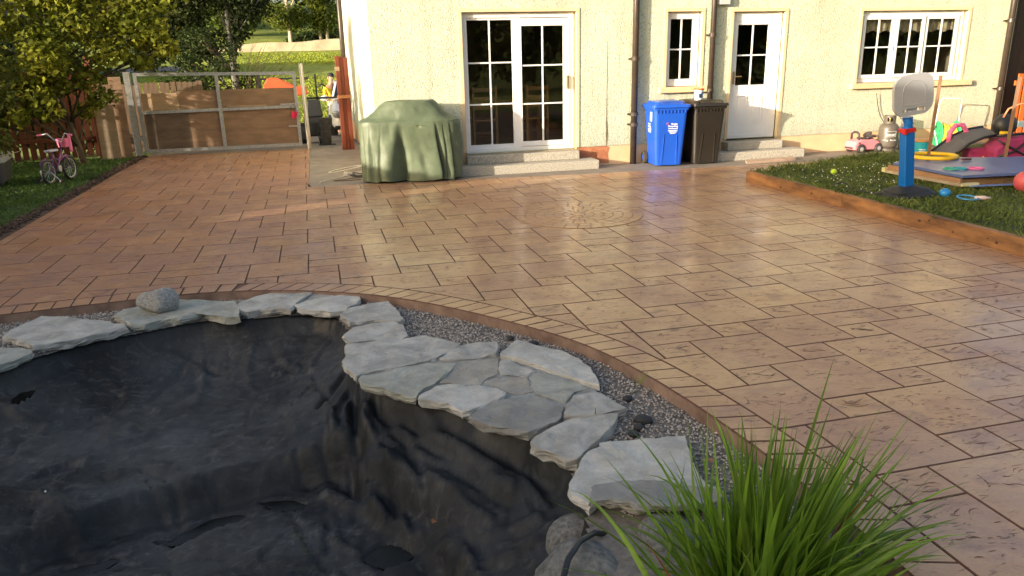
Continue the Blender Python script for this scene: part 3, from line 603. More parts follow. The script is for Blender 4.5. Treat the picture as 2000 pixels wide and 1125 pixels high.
def rock(name, loc, size, m_, seed, label, cat='rock', group=None, facet=True, sub=3, rz=0, rough=.22):
    bm = bmesh.new(); bmesh.ops.create_icosphere(bm, subdivisions=sub, radius=1)
    r = random.Random(seed); planes = [(Vector((r.uniform(-1, 1), r.uniform(-1, 1), r.uniform(-.6, 1))).normalized(), r.uniform(.62, .88)) for _ in range(9)]
    for v in bm.verts:
        p = v.co.copy()
        if facet:
            for nn_, dd in planes:
                e = p.dot(nn_) - dd
                if e > 0: p -= nn_ * e * .85
        p *= 1 + rough * (mnoise.noise(p * 1.3 + Vector((seed, 0, 0))) + .35 * mnoise.noise(p * 4 + Vector((seed, 0, 0))))
        v.co = p
    me = bpy.data.meshes.new(name); bm.to_mesh(me); bm.free(); me.materials.append(m_)
    me.polygons.foreach_set('use_smooth', [True] * len(me.polygons))
    o = bpy.data.objects.new(name, me); link(o); o.location = loc; o.scale = size; o.rotation_euler = (0, 0, rz)
    return setp(o, label, cat, group)
rock('boulder', (-1.255, 5.60, .052), (.150, .125, .105), mat('pale_boulder_stone', (.31, .305, .29), .9, .4, 9, .7, dist=.015, detail=10), 11, 'rounded grey boulder sitting on the long flagstone', 'boulder')
rock('boulder', (.80, 2.16, -.31), (.19, .28, .25), M_boulder, 22, 'big speckled boulder at the pond edge with the black hose over it', 'boulder', rz=.3, rough=.10, facet=False)
rock('boulder', (.85, 2.47, -.23), (.13, .10, .12), M_boulder, 27, 'small boulder with a brown side behind the hose', 'boulder', rough=.12, facet=False)
rock('boulder', (1.10, 2.20, -.20), (.25, .20, .17), M_boulder, 31, 'mottled boulder under the near flagstone, half hidden by grass', 'boulder', rz=.5)
rock('boulder', (1.02, 1.97, -.22), (.2, .18, .18), M_boulder, 35, 'boulder low in the grass at the bottom edge', 'boulder', rz=1.5)
M_pebp = mat('pinkish_cobble', (.30, .17, .13), .7, .2, 20, .2); M_pebg = mat('pale_cobble', (.36, .35, .33), .7, .2, 20, .2); M_pebd = mat('black_cobble', (.03, .03, .033), .7, .2, 20, .2)
for i, (x, y, z, s, m_, lb) in enumerate([(.985, 2.43, -.125, .028, M_pebp, 'pink round cobble under the near flagstone'), (.945, 2.40, -.13, .022, M_pebg, 'grey cobble left of the pink one'), (.99, 2.385, -.135, .022, M_pebg, 'pale grey cobble below the pink one'), (.93, 2.27, -.15, .024, M_pebg, 'white oval cobble beside the black hose'), (.91, 2.20, -.16, .018, M_pebg, 'small white cobble nearest the hose'), (.90, 2.14, -.17, .022, M_pebg, 'white cobble at the bottom edge by the grass'), (1.03, 2.37, -.14, .026, M_pebg, 'flat grey cobble right of the pink one'), (.96, 2.32, -.14, .018, M_pebg, 'little grey cobble between hose and flagstone'), (1.35, 3.02, -.065, .030, M_pebd, 'black cobble in the gravel beside the tilted flagstone'), (1.40, 3.08, -.06, .04, M_pebd, 'largest black cobble in the gravel gap'), (1.30, 2.96, -.06, .028, M_pebd, 'black cobble nearest the tilted flagstone'), (1.45, 2.86, -.06, .022, M_pebd, 'small dark cobble close to the kerb'), (1.42, 3.33, -.06, .024, M_pebd, 'dark cobble near the flagstone by the grass blade'), (1.16, 4.22, -.055, .03, M_pebd, 'dark cobble against the kerb behind the long bright flagstone'), (1.05, 4.36, -.055, .024, M_pebd, 'dark cobble by the kerb further back')]):
    rock('cobble', (x, y, z), (s * 1.2, s, s * .75), m_, 50 + i, lb, 'cobble', 'cobbles among the gravel', facet=i % 2 == 0, sub=2, rz=i)
rs = np.random.RandomState(9); n_ = 260
qx = rs.uniform(.86, 1.35, n_); qy = rs.uniform(1.7, 2.5, n_)
o = scatter('cobble_bed', qx, qy, rs.uniform(-.2, -.15, n_), .012, .022, mat('dull_cobble', (.17, .16, .15), .8, .3, 20, .2, tone=.4), .7, 4); setp(o, 'small cobbles filling the gaps between the pond boulders', 'cobbles', kind='stuff')
# soil wedge that carries the boulders and grass
o = MB().prism([(.50, 1.4), (.62, 2.0), (.80, 2.38), (.98, 2.52), (1.2, 2.4), (1.7, 2.4), (1.72, .6), (.5, .6)], -.6, -.17).build('pond_bank', mat('dark_soil', (.035, .028, .022), .95, .4, 20, .8, dist=.02)); setp(o, kind='structure')
o = MB().tube(smooth_line3 := [(.60, 1.95, -.10), (.64, 2.03, -.065), (.70, 2.13, -.035), (.77, 2.21, -.03), (.85, 2.27, -.05), (.91, 2.30, -.09), (.94, 2.32, -.13)], .011, 10).build('pond_hose', mat('black_rubber_hose', (.02, .02, .022), .4, .2, 20, .1), smooth=True)
setp(o, 'black hose bending over the big boulder into the pond', 'hose')
M_leafb = mat('dead_brown_leaf', (.30, .13, .05), .7, .3, 20, .2); M_leafy = mat('yellow_leaf', (.55, .42, .06), .7, .2, 20, .2)
def flat_leaf(x, y, z, s, m_, lb, rz=0):
    v = [(-1, 0, 0), (-.4, .55, .12), (.3, .5, .1), (1, 0, .02), (.3, -.5, .14), (-.4, -.5, .1), (0, 0, .02)]
    v = [(a * s, b * s, c * s) for a, b, c in v]
    mb = MB(); mb.v = v; mb.f = [(6, i, (i + 1) % 6) for i in range(6)][::-1]
    o = mb.build('fallen_leaf', m_); o.location = (x, y, z); o.rotation_euler = (.1, .1, rz); return setp(o, lb, 'leaf')
def zat(x, y): return float(Z[int((x + 6) / gs), int((y - .2) / gs)])
flat_leaf(.342, 3.018, zat(.342, 3.018) + .012, .03, M_leafb, 'brown fallen leaf on the liner right of centre', 1.)
flat_leaf(.802, 3.02, zat(.802, 3.02) + .008, .012, M_leafy, 'tiny yellow leaf on the liner below the tilted flagstone')
flat_leaf(1.52, 2.62, -.05, .03, M_leafb, 'orange brown leaf on the gravel behind the tall grass', 2.2)
rock('pebble', (-1.5, 3.745, zat(-1.5, 3.745) + .006), (.011, .011, .009), mat('white_pebble', (.8, .8, .78), .5, .05), 70, 'single white pebble on the liner at the left', 'pebble', sub=1)
rock('pebble', (.836, 3.036, zat(.836, 3.036) + .004), (.006, .005, .005), MATS['white_pebble'], 71, 'white crumb beside the tiny yellow leaf', 'pebble', sub=1)

# ================================================================== TALL GRASS
def blade(base, d, L_, w_, droop, mat_, seg=8, tw=0.):
    d = Vector(d).normalized(); side = d.cross(Vector((0, 0, 1)))
    if side.length < .1: side = Vector((1, 0, 0))
    side.normalize(); side = (Matrix.Rotation(tw, 3, d) @ side)
    v = []; f = []; p = Vector(base); dd = d.copy()
    for i in range(seg + 1):
        t_ = i / seg; ww = w_ * (.55 + .45 * min(1, t_ * 3)) * (1 - max(0, (t_ - .35) / .65) ** 1.6) * .5
        nrm = side.cross(dd).normalized()
        if i == seg: v.append(tuple(p))
        else: v += [tuple(p - side * ww + nrm * ww * .25), tuple(p), tuple(p + side * ww + nrm * ww * .25)]
        dd = (dd + Vector((0, 0, -droop * (.4 + t_ * 1.8) / seg))).normalized(); p = p + dd * (L_ / seg)
    for i in range(seg - 1):
        a = i * 3; f += [(a, a + 1, a + 4, a + 3), (a + 1, a + 2, a + 5, a + 4)]
    a = (seg - 1) * 3; f += [(a, a + 1, a + 3), (a + 1, a + 2, a + 3)]
    return v, f
M_blade = mat('grass_blade', (.10, .20, .016), .42, .3, 9, .1, col2=(.20, .34, .03), transl=.35, tone=.35, stretch=(1, 1, .3))
M_bladeb = mat('dry_grass_blade', (.30, .10, .03), .6, .3, 9, .1, transl=.2)
gp = thing('tall_grass', 'clump of tall bright green grass at the bottom right of the pond', 'grass clump', (1.27, 1.80, -.16))
gr = random.Random(21); bl = []
for i in range(400):
    an = gr.uniform(0, 2 * math.pi); rad = abs(gr.gauss(0, .11)); bx, by = rad * math.cos(an) * 1.35, rad * math.sin(an) * .8
    lean = min(1.35, abs(gr.gauss(.12, .30)) + rad * 1.6); la = an + gr.gauss(0, .7)
    d = (math.sin(lean) * math.cos(la) * 1.25 + .20, math.sin(lean) * math.sin(la) * .8 + .03, math.cos(lean))
    Lg = gr.uniform(.38, .80) * (1 - .16 * lean) ; 
    bl.append((Lg, (bx, by, 0), d, gr.uniform(.010, .025), abs(gr.gauss(.35, .35)) + lean * .35, gr.uniform(-1, 1)))
for (bx, by, d, L_, w_, dr_) in [(.02, .05, (.22, .02, 1), .93, .017, .02), (-.05, .05, (-.03, .06, 1), .74, .015, .04), (-.12, .05, (-.14, .05, 1), .76, .016, .05), (.0, .05, (.06, .03, 1), .78, .015, .05), (-.1, 0, (-.42, .05, 1), .66, .013, .2), (.14, .02, (.55, .1, 1), .8, .013, .35), (-.15, .02, (-.9, .35, .62), .60, .012, .5), (-.14, -.02, (-.9, .1, .55), .62, .012, .75), (.1, .0, (.8, .0, .8), .74, .012, .6), (.1, .02, (.35, 0, 1), .82, .014, .15), (-.02, .06, (-.22, .1, 1), .7, .015, .05)]:
    bl.append((2 + L_, (bx, by, 0), d, w_, dr_, gr.uniform(-.4, .4)))
bl.sort(key=lambda b: -b[0])
rest = MB(); tns = []
for i, (L_, p, d, w_, dr_, tw) in enumerate(bl):
    if L_ > 2: L_ -= 2
    v, f = blade(p, d, L_, w_, dr_, None, tw=tw); tv = gr.random()
    if i < 240: MB().add(v, f).build('blade', M_bladeb if i > 150 and i % 23 == 5 else M_blade, gp, smooth=True, tones=tv)
    else: rest.add(v, f); tns += [tv] * len(f)
setp(rest.build('blade_mass', M_blade, gp, smooth=True, tones=tns), kind='stuff')
for i, (x, y, lb) in enumerate([(1.17, 3.13, 'single green grass blade growing in a flagstone joint'), (1.50, 3.42, 'small weed sprouting in the gravel by the kerb')]):
    mb = MB(); 
    for k in range(1 + i * 4): mb.add(*blade((x + k * .006 * i, y, -.04), (.2 * (k - 1) * i + .05, .1, 1), .06 + .01 * k, .006, .3, None, tw=k))
    setp(mb.build('weed', M_blade, tones=.6), lb, 'weed')
# ================================================================== TERRAIN, LAWNS
def gz(x, y):
    z = -.03
    if y > 16.6: z = -.03 - .34 * min(1, (y - 16.6) / 7.0)
    if y > 25: z = -.37 + (y - 25) * .083
    if y > 61: z = 2.62 + (y - 61) * .12
    if y < -25: z = max(-.03, (-25 - y) * .10)
    return z + (.12 * mnoise.noise(Vector((x * .12, y * .12, 0))) if y > 26 else 0)
gxs = sorted(set([-300, -200, -140, -100, -70, -50, -35, -25, -18, -13] + [-10 + .5 * i for i in range(41)] + [13, 16, 20, 26, 35, 50, 70, 100, 140, 200, 300]))
gys = sorted(set([-400, -250, -150, -90, -60, -40, -30, -25, -20, -14, -8] + [-4 + .5 * i for i in range(58)] + [25, 26, 27, 28, 30, 33, 36, 40, 44, 48, 52, 56, 60, 62, 66, 72, 80, 95, 120, 160, 220, 400]))
GV = []
_gx, _gy = np.meshgrid(np.array(gxs, float), np.array(gys, float), indexing='ij'); _pk = KERBS + [(-9, -1.5)]
_sk = (inpoly(_gx, _gy, _pk) | (pdist(_gx, _gy, _pk[:-1]) < .55)) & (_gx > -8.6) & (_gy > -1.2) & (_gx < 2.2)
sunk = {(x, y): bool(_sk[i, j]) for i, x in enumerate(gxs) for j, y in enumerate(gys)}
for x in gxs:
    for y in gys:
        z = gz(x, y)
        if sunk[(x, y)]: z = -1.3
        if y > 150: z = gz(x, 150)
        GV.append((x, y, z))
ny_ = len(gys); GF = []
for i in range(len(gxs) - 1):
    for j in range(ny_ - 1): GF.append((i * ny_ + j, (i + 1) * ny_ + j, (i + 1) * ny_ + j + 1, i * ny_ + j + 1))
M_field = mat('field_grass', (.16, .22, .025), .9, .25, .35, .6, col2=(.28, .33, .035), dist=.2, detail=10)
M_lawn = mat('lawn_soil_green', (.035, .055, .012), .95, .4, 8, .6, detail=8)
mb = MB(); mb.v = GV; mb.f = GF; g_ = mb.build('ground', M_field, smooth=True); setp(g_, kind='structure')
# concrete path by the house and lane past the gate
PATH = [(-.25, 10.925)] + FAR[::-1][1:] + [(13.5, 10.1), (13.5, 11.42), (.78, 11.42), (.78, 16.2), (-.265, 16.2)]
setp(MB().prism(PATH, -.2, -.004).build('concrete_path', M_conc), kind='structure')
lane = MB(); ys_ = [16.2 + .7 * i for i in range(12)]
lv = []; 
for y in ys_: lv += [(-3.4, y, gz(0, y) + .024), (3.2, y, gz(0, y) + .024)]
lane.add(lv, [(2 * i, 2 * i + 1, 2 * i + 3, 2 * i + 2) for i in range(len(ys_) - 1)])
setp(lane.build('lane', mat('lane_concrete', (.22, .19, .16), .85, .25, 2, .4, detail=10)), kind='structure')
setp(MB().bb(-8, 8, 24.3, 24.75, -.6, -.28).build('kerb', M_conc), kind='structure')
# raised lawn on the right, banked by sleepers
LAWN_R = [(5.56, 2.0), (12.5, 2.0), (13.5, 10.35), (10.2, 10.45), (9.2, 10.1), (9.1, 9.82), (8.5, 9.68), (7.0, 9.40), (5.56, 9.02)]
setp(MB().prism(LAWN_R, -.1, .105).build('lawn', M_lawn), kind='structure')
LAWN_L = [(-3.52, 7.0), (-3.56, 16.15), (-12, 16.15), (-12, 5.9), (-3.5, 5.9)]
setp(MB().prism(LAWN_L, -.1, .0).build('lawn', M_lawn), kind='structure')
setp(MB().prism([(-3.30, 6.0), (-3.38, 16.2), (-3.60, 16.2), (-3.56, 6.0)], -.1, -.004).build('soil_strip', mat('red_brown_soil', (.07, .04, .028), .95, .4, 12, 1., dist=.03)), kind='structure')
rs = np.random.RandomState(5); n_ = 2600; sx_ = -3.47 + rs.normal(0, .05, n_); sy_ = rs.uniform(7, 16.2, n_)
o = scatter('soil_clods', sx_, sy_, rs.uniform(-.01, .02, n_), .008, .03, mat('soil_clod', (.075, .045, .032), .95, .4, 12, .5, tone=.5), .7, 8); setp(o, 'loose brown soil clods along the drive edge', 'soil', kind='stuff')
M_turf = mat('turf_blade', (.10, .155, .028), .6, .3, 2.2, 0, col2=(.18, .22, .045), transl=.3, tone=.45)
def turf(name, poly, n, h, z0, seed, m_, lb, wid=.006):
    rs = np.random.RandomState(seed); x0, x1 = min(p[0] for p in poly), max(p[0] for p in poly); y0, y1 = min(p[1] for p in poly), max(p[1] for p in poly)
    x = rs.uniform(x0, x1, n); y = rs.uniform(y0, y1, n); k = inpoly(x, y, poly); x, y = x[k], y[k]; n = len(x)
    hh = h * rs.uniform(.4, 1.25, n) * (.6 + .9 * pnoise(x, y, 2.2, seed)); a = rs.uniform(0, 6.28, n); lx, ly = rs.normal(0, .5, n) * hh, rs.normal(0, .5, n) * hh
    wx, wy = np.cos(a) * wid * .5, np.sin(a) * wid * .5
    V = np.stack([np.stack([x - wx, y - wy, np.full(n, z0)], -1), np.stack([x + wx, y + wy, np.full(n, z0)], -1), np.stack([x + wx * .7 + lx * .4, y + wy * .7 + ly * .4, z0 + hh * .6], -1), np.stack([x + lx, y + ly, z0 + hh], -1)], 1).reshape(-1, 3)
    Fa = np.arange(n * 4).reshape(-1, 4)
    return setp(np_mesh(name, V, Fa, m_, tones=rs.rand(n)), lb, 'grass', kind='stuff')
turf('lawn_grass', [(5.55, 3.4), (9.8, 3.4), (12.5, 7), (12.5, 10.3), (8.8, 10.15), (8.5, 9.9), (7.0, 9.5), (5.55, 8.98)], 120000, .045, .10, 4, M_turf, 'mown green grass of the raised lawn on the right', .007)
turf('lawn_grass', [(-3.5, 7.5), (-3.55, 16.1), (-7.5, 16.1), (-7.5, 7.5)], 70000, .05, -.005, 6, mat('lush_turf_blade', (.05, .115, .012), .6, .3, 2.2, 0, col2=(.09, .16, .02), transl=.3, tone=.45), 'shaded green grass of the lawn left of the drive', .008)
turf('lawn_fringe', [(5.54, 3.4), (5.62, 3.4), (5.64, 9.0), (7.0, 9.42), (8.5, 9.88), (8.5, 9.97), (7.0, 9.56), (5.55, 9.05)], 60000, .085, .09, 14, M_turf, 'longer grass along the sleepers and path edge', .006)
rs = np.random.RandomState(12); n_ = 1000; fx = rs.uniform(5.7, 9.5, n_); fy = rs.uniform(4, 9.9, n_)
k_ = inpoly(fx, fy, LAWN_R) & (pnoise(fx, fy, 1.3, 31) > .5) & ((pnoise(fx, fy, .6, 33) > .45)); fx, fy = fx[k_], fy[k_]
o = scatter('clover_flowers', fx, fy, .135 + rs.uniform(0, .02, len(fx)), .005, .012, mat('clover_white', (.72, .72, .66), .8, .1, 20, 0), .8, 5); setp(o, 'white clover flowers dotted over the right lawn', 'flowers', kind='stuff')
M_sleeper = mat('orange_stained_sleeper', (.13, .055, .025), .6, .45, 2.2, .7, stretch=(1.5, .9, 4), col2=(.36, .175, .065), detail=9)
M_sltop = mat('weathered_sleeper_top', (.36, .26, .17), .8, .3, 6, .5, stretch=(8, 1, 1))
for i, (y0, y1, lb) in enumerate([(9.03, 7.06, 'stained timber sleeper at the far corner of the raised lawn'), (7.055, 4.72, 'knotty timber sleeper in front of the basketball stand'), (4.715, 2.3, 'timber sleeper running out of the right edge of the photo')]):
    s_ = thing('timber_sleeper', lb, 'sleeper', (XR, (y0 + y1) / 2, 0), 0, 'sleepers edging the lawn')
    MB().bb(0, .075, -(y0 - y1) / 2, (y0 - y1) / 2, -.02, .145 + .004 * i).build('board', M_sleeper, s_, bevel=.006)
    for k in range(5):
        yy = rnd.uniform(-.9, .9); zz = rnd.uniform(.03, .12); rr_ = rnd.uniform(.008, .022)
        MB().lathe([(rr_, 0), (rr_ * .7, .0015)], 10, Matrix.Translation((0, yy, zz)) @ Euler((0, -math.pi / 2, 0)).to_matrix().to_4x4(), sx=.7).build('knot', mat('timber_knot', (.07, .03, .015), .7, .2, 20, .2), s_)
o = MB().prism([(8.50, 9.62), (9.15, 9.78), (9.13, 9.86), (8.48, 9.70)], -.02, .135).build('timber_sleeper', M_sleeper); setp(o, 'short orange timber edging where path and lawn meet by the house', 'sleeper', 'sleepers edging the lawn')
# ================================================================== HOUSE
def dash_mat():
    m_ = bpy.data.materials.new('pebbledash_render'); m_.use_nodes = True; t = m_.node_tree; b = t.nodes['Principled BSDF']; L = t.links.new
    tc = t.nodes.new('ShaderNodeTexCoord').outputs['Object']
    v = t.nodes.new('ShaderNodeTexVoronoi'); v.inputs['Scale'].default_value = 62; L(tc, v.inputs[0])
    n = t.nodes.new('ShaderNodeTexNoise'); n.inputs['Scale'].default_value = 36; n.inputs['Detail'].default_value = 5; L(tc, n.inputs[0])
    n2 = t.nodes.new('ShaderNodeTexNoise'); n2.inputs['Scale'].default_value = 1.1; n2.inputs['Detail'].default_value = 7; L(tc, n2.inputs[0])
    sp = t.nodes.new('ShaderNodeSeparateXYZ'); L(tc, sp.inputs[0])
    gx = t.nodes.new('ShaderNodeMapRange'); gx.inputs[1].default_value = 6; gx.inputs[2].default_value = 10; L(sp.outputs[0], gx.inputs[0])
    a0 = t.nodes.new('ShaderNodeMix'); a0.data_type = 'RGBA'; L(gx.outputs[0], a0.inputs[0]); a0.inputs[6].default_value = (.60, .63, .50, 1); a0.inputs[7].default_value = (.67, .63, .475, 1)
    r2 = t.nodes.new('ShaderNodeMapRange'); r2.inputs[1].default_value = .35; r2.inputs[2].default_value = .65; r2.inputs[3].default_value = .9; r2.inputs[4].default_value = 1.04; L(n2.outputs[0], r2.inputs[0])
    sc = t.nodes.new('ShaderNodeVectorMath'); sc.operation = 'SCALE'; L(a0.outputs[2], sc.inputs[0]); L(r2.outputs[0], sc.inputs['Scale'])
    mpd = t.nodes.new('ShaderNodeMapping'); mpd.inputs['Scale'].default_value = (5, 5, .5); L(tc, mpd.inputs[0]); n3 = t.nodes.new('ShaderNodeTexNoise'); n3.inputs['Scale'].default_value = 1.4; n3.inputs['Detail'].default_value = 6; L(mpd.outputs[0], n3.inputs[0])
    r3 = t.nodes.new('ShaderNodeMapRange'); r3.inputs[1].default_value = .52; r3.inputs[2].default_value = .75; r3.inputs[3].default_value = 1; r3.inputs[4].default_value = .82; L(n3.outputs[0], r3.inputs[0])
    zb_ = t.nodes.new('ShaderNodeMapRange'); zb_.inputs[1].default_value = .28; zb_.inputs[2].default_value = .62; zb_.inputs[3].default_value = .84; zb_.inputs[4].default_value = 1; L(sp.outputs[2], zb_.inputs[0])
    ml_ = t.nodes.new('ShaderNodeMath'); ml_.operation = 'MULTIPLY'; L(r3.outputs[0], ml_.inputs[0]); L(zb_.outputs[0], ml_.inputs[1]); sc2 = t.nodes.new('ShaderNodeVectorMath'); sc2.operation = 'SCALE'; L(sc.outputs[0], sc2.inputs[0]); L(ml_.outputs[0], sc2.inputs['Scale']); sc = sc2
    rp = t.nodes.new('ShaderNodeMapRange'); rp.inputs[1].default_value = .52; rp.inputs[2].default_value = .66; rp.inputs[4].default_value = .75; L(n.outputs[0], rp.inputs[0])
    a1 = t.nodes.new('ShaderNodeMix'); a1.data_type = 'RGBA'; L(rp.outputs[0], a1.inputs[0]); L(sc.outputs[0], a1.inputs[6]); a1.inputs[7].default_value = (.36, .38, .24, 1)
    L(a1.outputs[2], b.inputs['Base Color']); b.inputs['Roughness'].default_value = .9; b.inputs['Specular IOR Level'].default_value = .2
    bp = t.nodes.new('ShaderNodeBump'); bp.inputs['Strength'].default_value = .9; bp.inputs['Distance'].default_value = .008; bp.invert = True; L(v.outputs['Distance'], bp.inputs['Height']); L(bp.outputs[0], b.inputs['Normal'])
    return m_
M_dash = dash_mat()
M_cream = mat('cream_reveal_paint', (.74, .66, .42), .8, .06, 4, .1)
M_room = mat('dim_interior', (.30, .22, .16), .9, .3, 1.5, 0)
M_roof = mat('grey_roof_tiles', (.08, .08, .085), .8, .3, 4, .5)
YF = 11.40
house = thing('house', 'cream pebbledashed house with white windows and doors along the back of the patio', 'house')
HX0, HX1 = .78, 12.03
OP = [(2.12, 3.89, .27, 2.33), (5.38, 5.98, 1.17, 2.31), (6.52, 7.46, .27, 2.30), (8.90, 11.03, 1.12, 2.29)]
def wall_mesh(z0, z1, yf, mb, depth=.0):
    xs_ = sorted({HX0, HX1} | {v for o in OP for v in o[:2]}); zs_ = sorted({z0, z1} | {v for o in OP for v in o[2:] if z0 < v < z1})
    for i in range(len(xs_) - 1):
        for j in range(len(zs_) - 1):
            cx, cz = (xs_[i] + xs_[i + 1]) / 2, (zs_[j] + zs_[j + 1]) / 2
            if any(o[0] < cx < o[1] and o[2] < cz < o[3] for o in OP): continue
            mb.add([(xs_[i], yf, zs_[j]), (xs_[i + 1], yf, zs_[j]), (xs_[i + 1], yf, zs_[j + 1]), (xs_[i], yf, zs_[j + 1])], [(0, 1, 2, 3)])
wm = MB(); wall_mesh(.30, 5.3, YF - .018, wm)
wm.add([(HX0, YF - .018, .3), (HX1, YF - .018, .3), (HX1, YF + .02, .3), (HX0, YF + .02, .3)], [(0, 3, 2, 1)])
wm.add([(HX0, YF - .018, .3), (HX0, YF - .018, 5.3), (HX0, 20.6, 5.3), (HX0, 20.6, .3)], [(0, 1, 2, 3)])
wm.add([(HX1, YF - .018, .3), (HX1, YF - .018, 5.3), (HX1, 20.6, 5.3), (HX1, 20.6, .3)], [(3, 2, 1, 0)])
wm.add([(HX0, 20.6, .3), (HX0, 20.6, 5.3), (HX1, 20.6, 5.3), (HX1, 20.6, .3)], [(0, 1, 2, 3)])
wm.build('wall', M_dash, house)
pm = MB(); wall_mesh(-.4, .298, YF, pm); pm.add([(HX0 + .012, YF, -.4), (HX0 + .012, YF, .298), (HX0 + .012, 20.58, .298), (HX0 + .012, 20.58, -.4)], [(0, 1, 2, 3)])
pm.build('plinth', M_peach, house)
# inner skin so that no light leaks in
ib = MB()
for (x0, x1) in ((1.0, 5.0), (5.15, 6.3), (6.4, 8.3), (8.4, 11.9)):
    y0, y1, z0, z1 = YF + .13, 15.4, .26, 2.62
    ib.add([(x0, y0, z0), (x1, y0, z0), (x1, y1, z0), (x0, y1, z0), (x0, y0, z1), (x1, y0, z1), (x1, y1, z1), (x0, y1, z1)], [(0, 1, 2, 3), (7, 6, 5, 4), (1, 5, 6, 2), (2, 6, 7, 3), (3, 7, 4, 0)])
ib.build('interior', M_room, house)
ib = MB()      # back of the outer walls
ib.bb(HX0 + .02, HX1 - .02, YF + .14, YF + .15, 2.4, 5.28)
xs_ = [HX0 + .02] + [v for o in OP for v in (o[0] - .0, o[1] + .0)] + [HX1 - .02]
for i in range(0, len(xs_), 2): ib.bb(xs_[i], xs_[i + 1], YF + .06, YF + .145, -.1, 2.4)
for o in OP: ib.bb(o[0], o[1], YF + .06, YF + .145, -.1, o[2])
for o in OP: ib.bb(o[0], o[1], YF + .06, YF + .145, o[3], 2.42)
ib.build('inner_leaf', M_room, house)
rf = MB(); rf.add([(HX0 - .4, YF - .45, 5.25), (HX1 + .4, YF - .45, 5.25), (HX1 + .4, 16, 8.2), (HX0 - .4, 16, 8.2), (HX1 + .4, 21.1, 5.25), (HX0 - .4, 21.1, 5.25)], [(0, 1, 2, 3), (3, 2, 4, 5), (0, 5, 4, 1)])
rf.add([(HX0, YF, 5.25), (HX0, 20.6, 5.25), (HX0, 16, 8.0)], [(0, 1, 2)]); rf.add([(HX1, YF, 5.25), (HX1, 20.6, 5.25), (HX1, 16, 8.0)], [(2, 1, 0)])
rf.build('roof', M_roof, house)
# reveals and painted bands
t_ = .045
for (x0, x1, z0, z1) in OP:
    rv = MB(); bd = MB()
    y0, y1 = YF - .018, YF + .13
    rv.add([(x0, y0, z0), (x0, y1, z0), (x0, y1, z1), (x0, y0, z1)], [(0, 1, 2, 3)]); rv.add([(x1, y0, z0), (x1, y1, z0), (x1, y1, z1), (x1, y0, z1)], [(3, 2, 1, 0)])
    rv.add([(x0, y0, z1), (x1, y0, z1), (x1, y1, z1), (x0, y1, z1)], [(0, 1, 2, 3)]); rv.add([(x0, y0, z0), (x1, y0, z0), (x1, y1, z0), (x0, y1, z0)], [(3, 2, 1, 0)])
    zz = z0 if z0 > .5 else .302
    bd.bb(x0 - t_, x0 + .004, YF - .030, YF - .012, zz, z1); bd.bb(x1 - .004, x1 + t_, YF - .030, YF - .012, zz, z1); bd.bb(x0 - t_, x1 + t_, YF - .030, YF - .012, z1 - .003, z1 + t_)
    rv.build('reveal', M_cream, house); bd.build('surround_band', mat('peach_band_paint', (.72, .54, .33), .8, .06, 5, .1), house)
for (x0, x1, z0) in ((5.38, 5.98, 1.17), (8.90, 11.03, 1.12)):
    MB().bb(x0 - .12, x1 + .2 if x1 > 7 else x1 + .1, YF - .10, YF + .05, z0 - .085, z0 + .004).build('sill', M_peach, house, bevel=.006)
YW = YF + .085
def window(name, x0, x1, z0, z1, fw=.055, y=YW, dp=.06, w4=None):
    l_, r_, b_, t_ = w4 or (fw,) * 4
    mb = MB(); mb.bb(x0, x0 + l_, y - dp / 2, y + dp / 2, z0, z1); mb.bb(x1 - r_, x1, y - dp / 2, y + dp / 2, z0, z1)
    mb.bb(x0 + l_, x1 - r_, y - dp / 2, y + dp / 2, z0, z0 + b_); mb.bb(x0 + l_, x1 - r_, y - dp / 2, y + dp / 2, z1 - t_, z1)
    return mb.build(name, M_white, house, bevel=.005), (x0 + l_, x1 - r_, z0 + b_, z1 - t_)
def glaze(par, x0, x1, z0, z1, nx_, nz_, y=YW, bw=.022):
    for i in range(nx_):
        for j in range(nz_):
            a0, a1 = x0 + (x1 - x0) * i / nx_, x0 + (x1 - x0) * (i + 1) / nx_; c0, c1 = z0 + (z1 - z0) * j / nz_, z0 + (z1 - z0) * (j + 1) / nz_
            MB().bb(a0 + .001, a1 - .001, y - .003, y + .003, c0 + .001, c1 - .001).build('pane', GLASS, par)
    for i in range(1, nx_):
        xx = x0 + (x1 - x0) * i / nx_; MB().bb(xx - bw / 2, xx + bw / 2, y - .012, y + .008, z0, z1).build('glazing_bar', M_white, par)
    for j in range(1, nz_):
        zz = z0 + (z1 - z0) * j / nz_; MB().bb(x0, x1, y - .010, y + .006, zz - bw / 2, zz + bw / 2).build('glazing_bar', M_white, par)
M_gold = mat('brass_handle', (.55, .38, .14), .3, .1, 10, 0, metal=.8)
# patio door
o, q = window('patio_door_frame', 2.14, 3.87, .275, 2.32, w4=(.07, .08, .07, .07), y=YW + .01, dp=.08)
MB().bb(2.9, 3.02, YW - .02, YW + .03, .345, 2.25).build('stile', M_white, o)
glaze(o, 2.21, 2.90, .40, 2.22, 2, 3, YW + .015)
MB().bb(2.21, 2.90, YW - .005, YW + .03, .345, .40).build('rail', M_white, o); MB().bb(2.21, 2.9, YW - .005, YW + .03, 2.22, 2.25).build('rail', M_white, o)
o2 = MB().bb(3.02, 3.04, YW - .04, YW, .35, 2.24).bb(3.70, 3.80, YW - .04, YW, .35, 2.24).bb(3.04, 3.70, YW - .04, YW, .35, .425).bb(3.04, 3.70, YW - .04, YW, 2.13, 2.24).build('sliding_sash', M_white, house, bevel=.004)
glaze(o2, 3.04, 3.70, .425, 2.13, 2, 3, YW - .02)
MB().bb(3.745, 3.775, YW - .085, YW - .04, 1.20, 1.40).build('handle', M_gold, o2, bevel=.008)
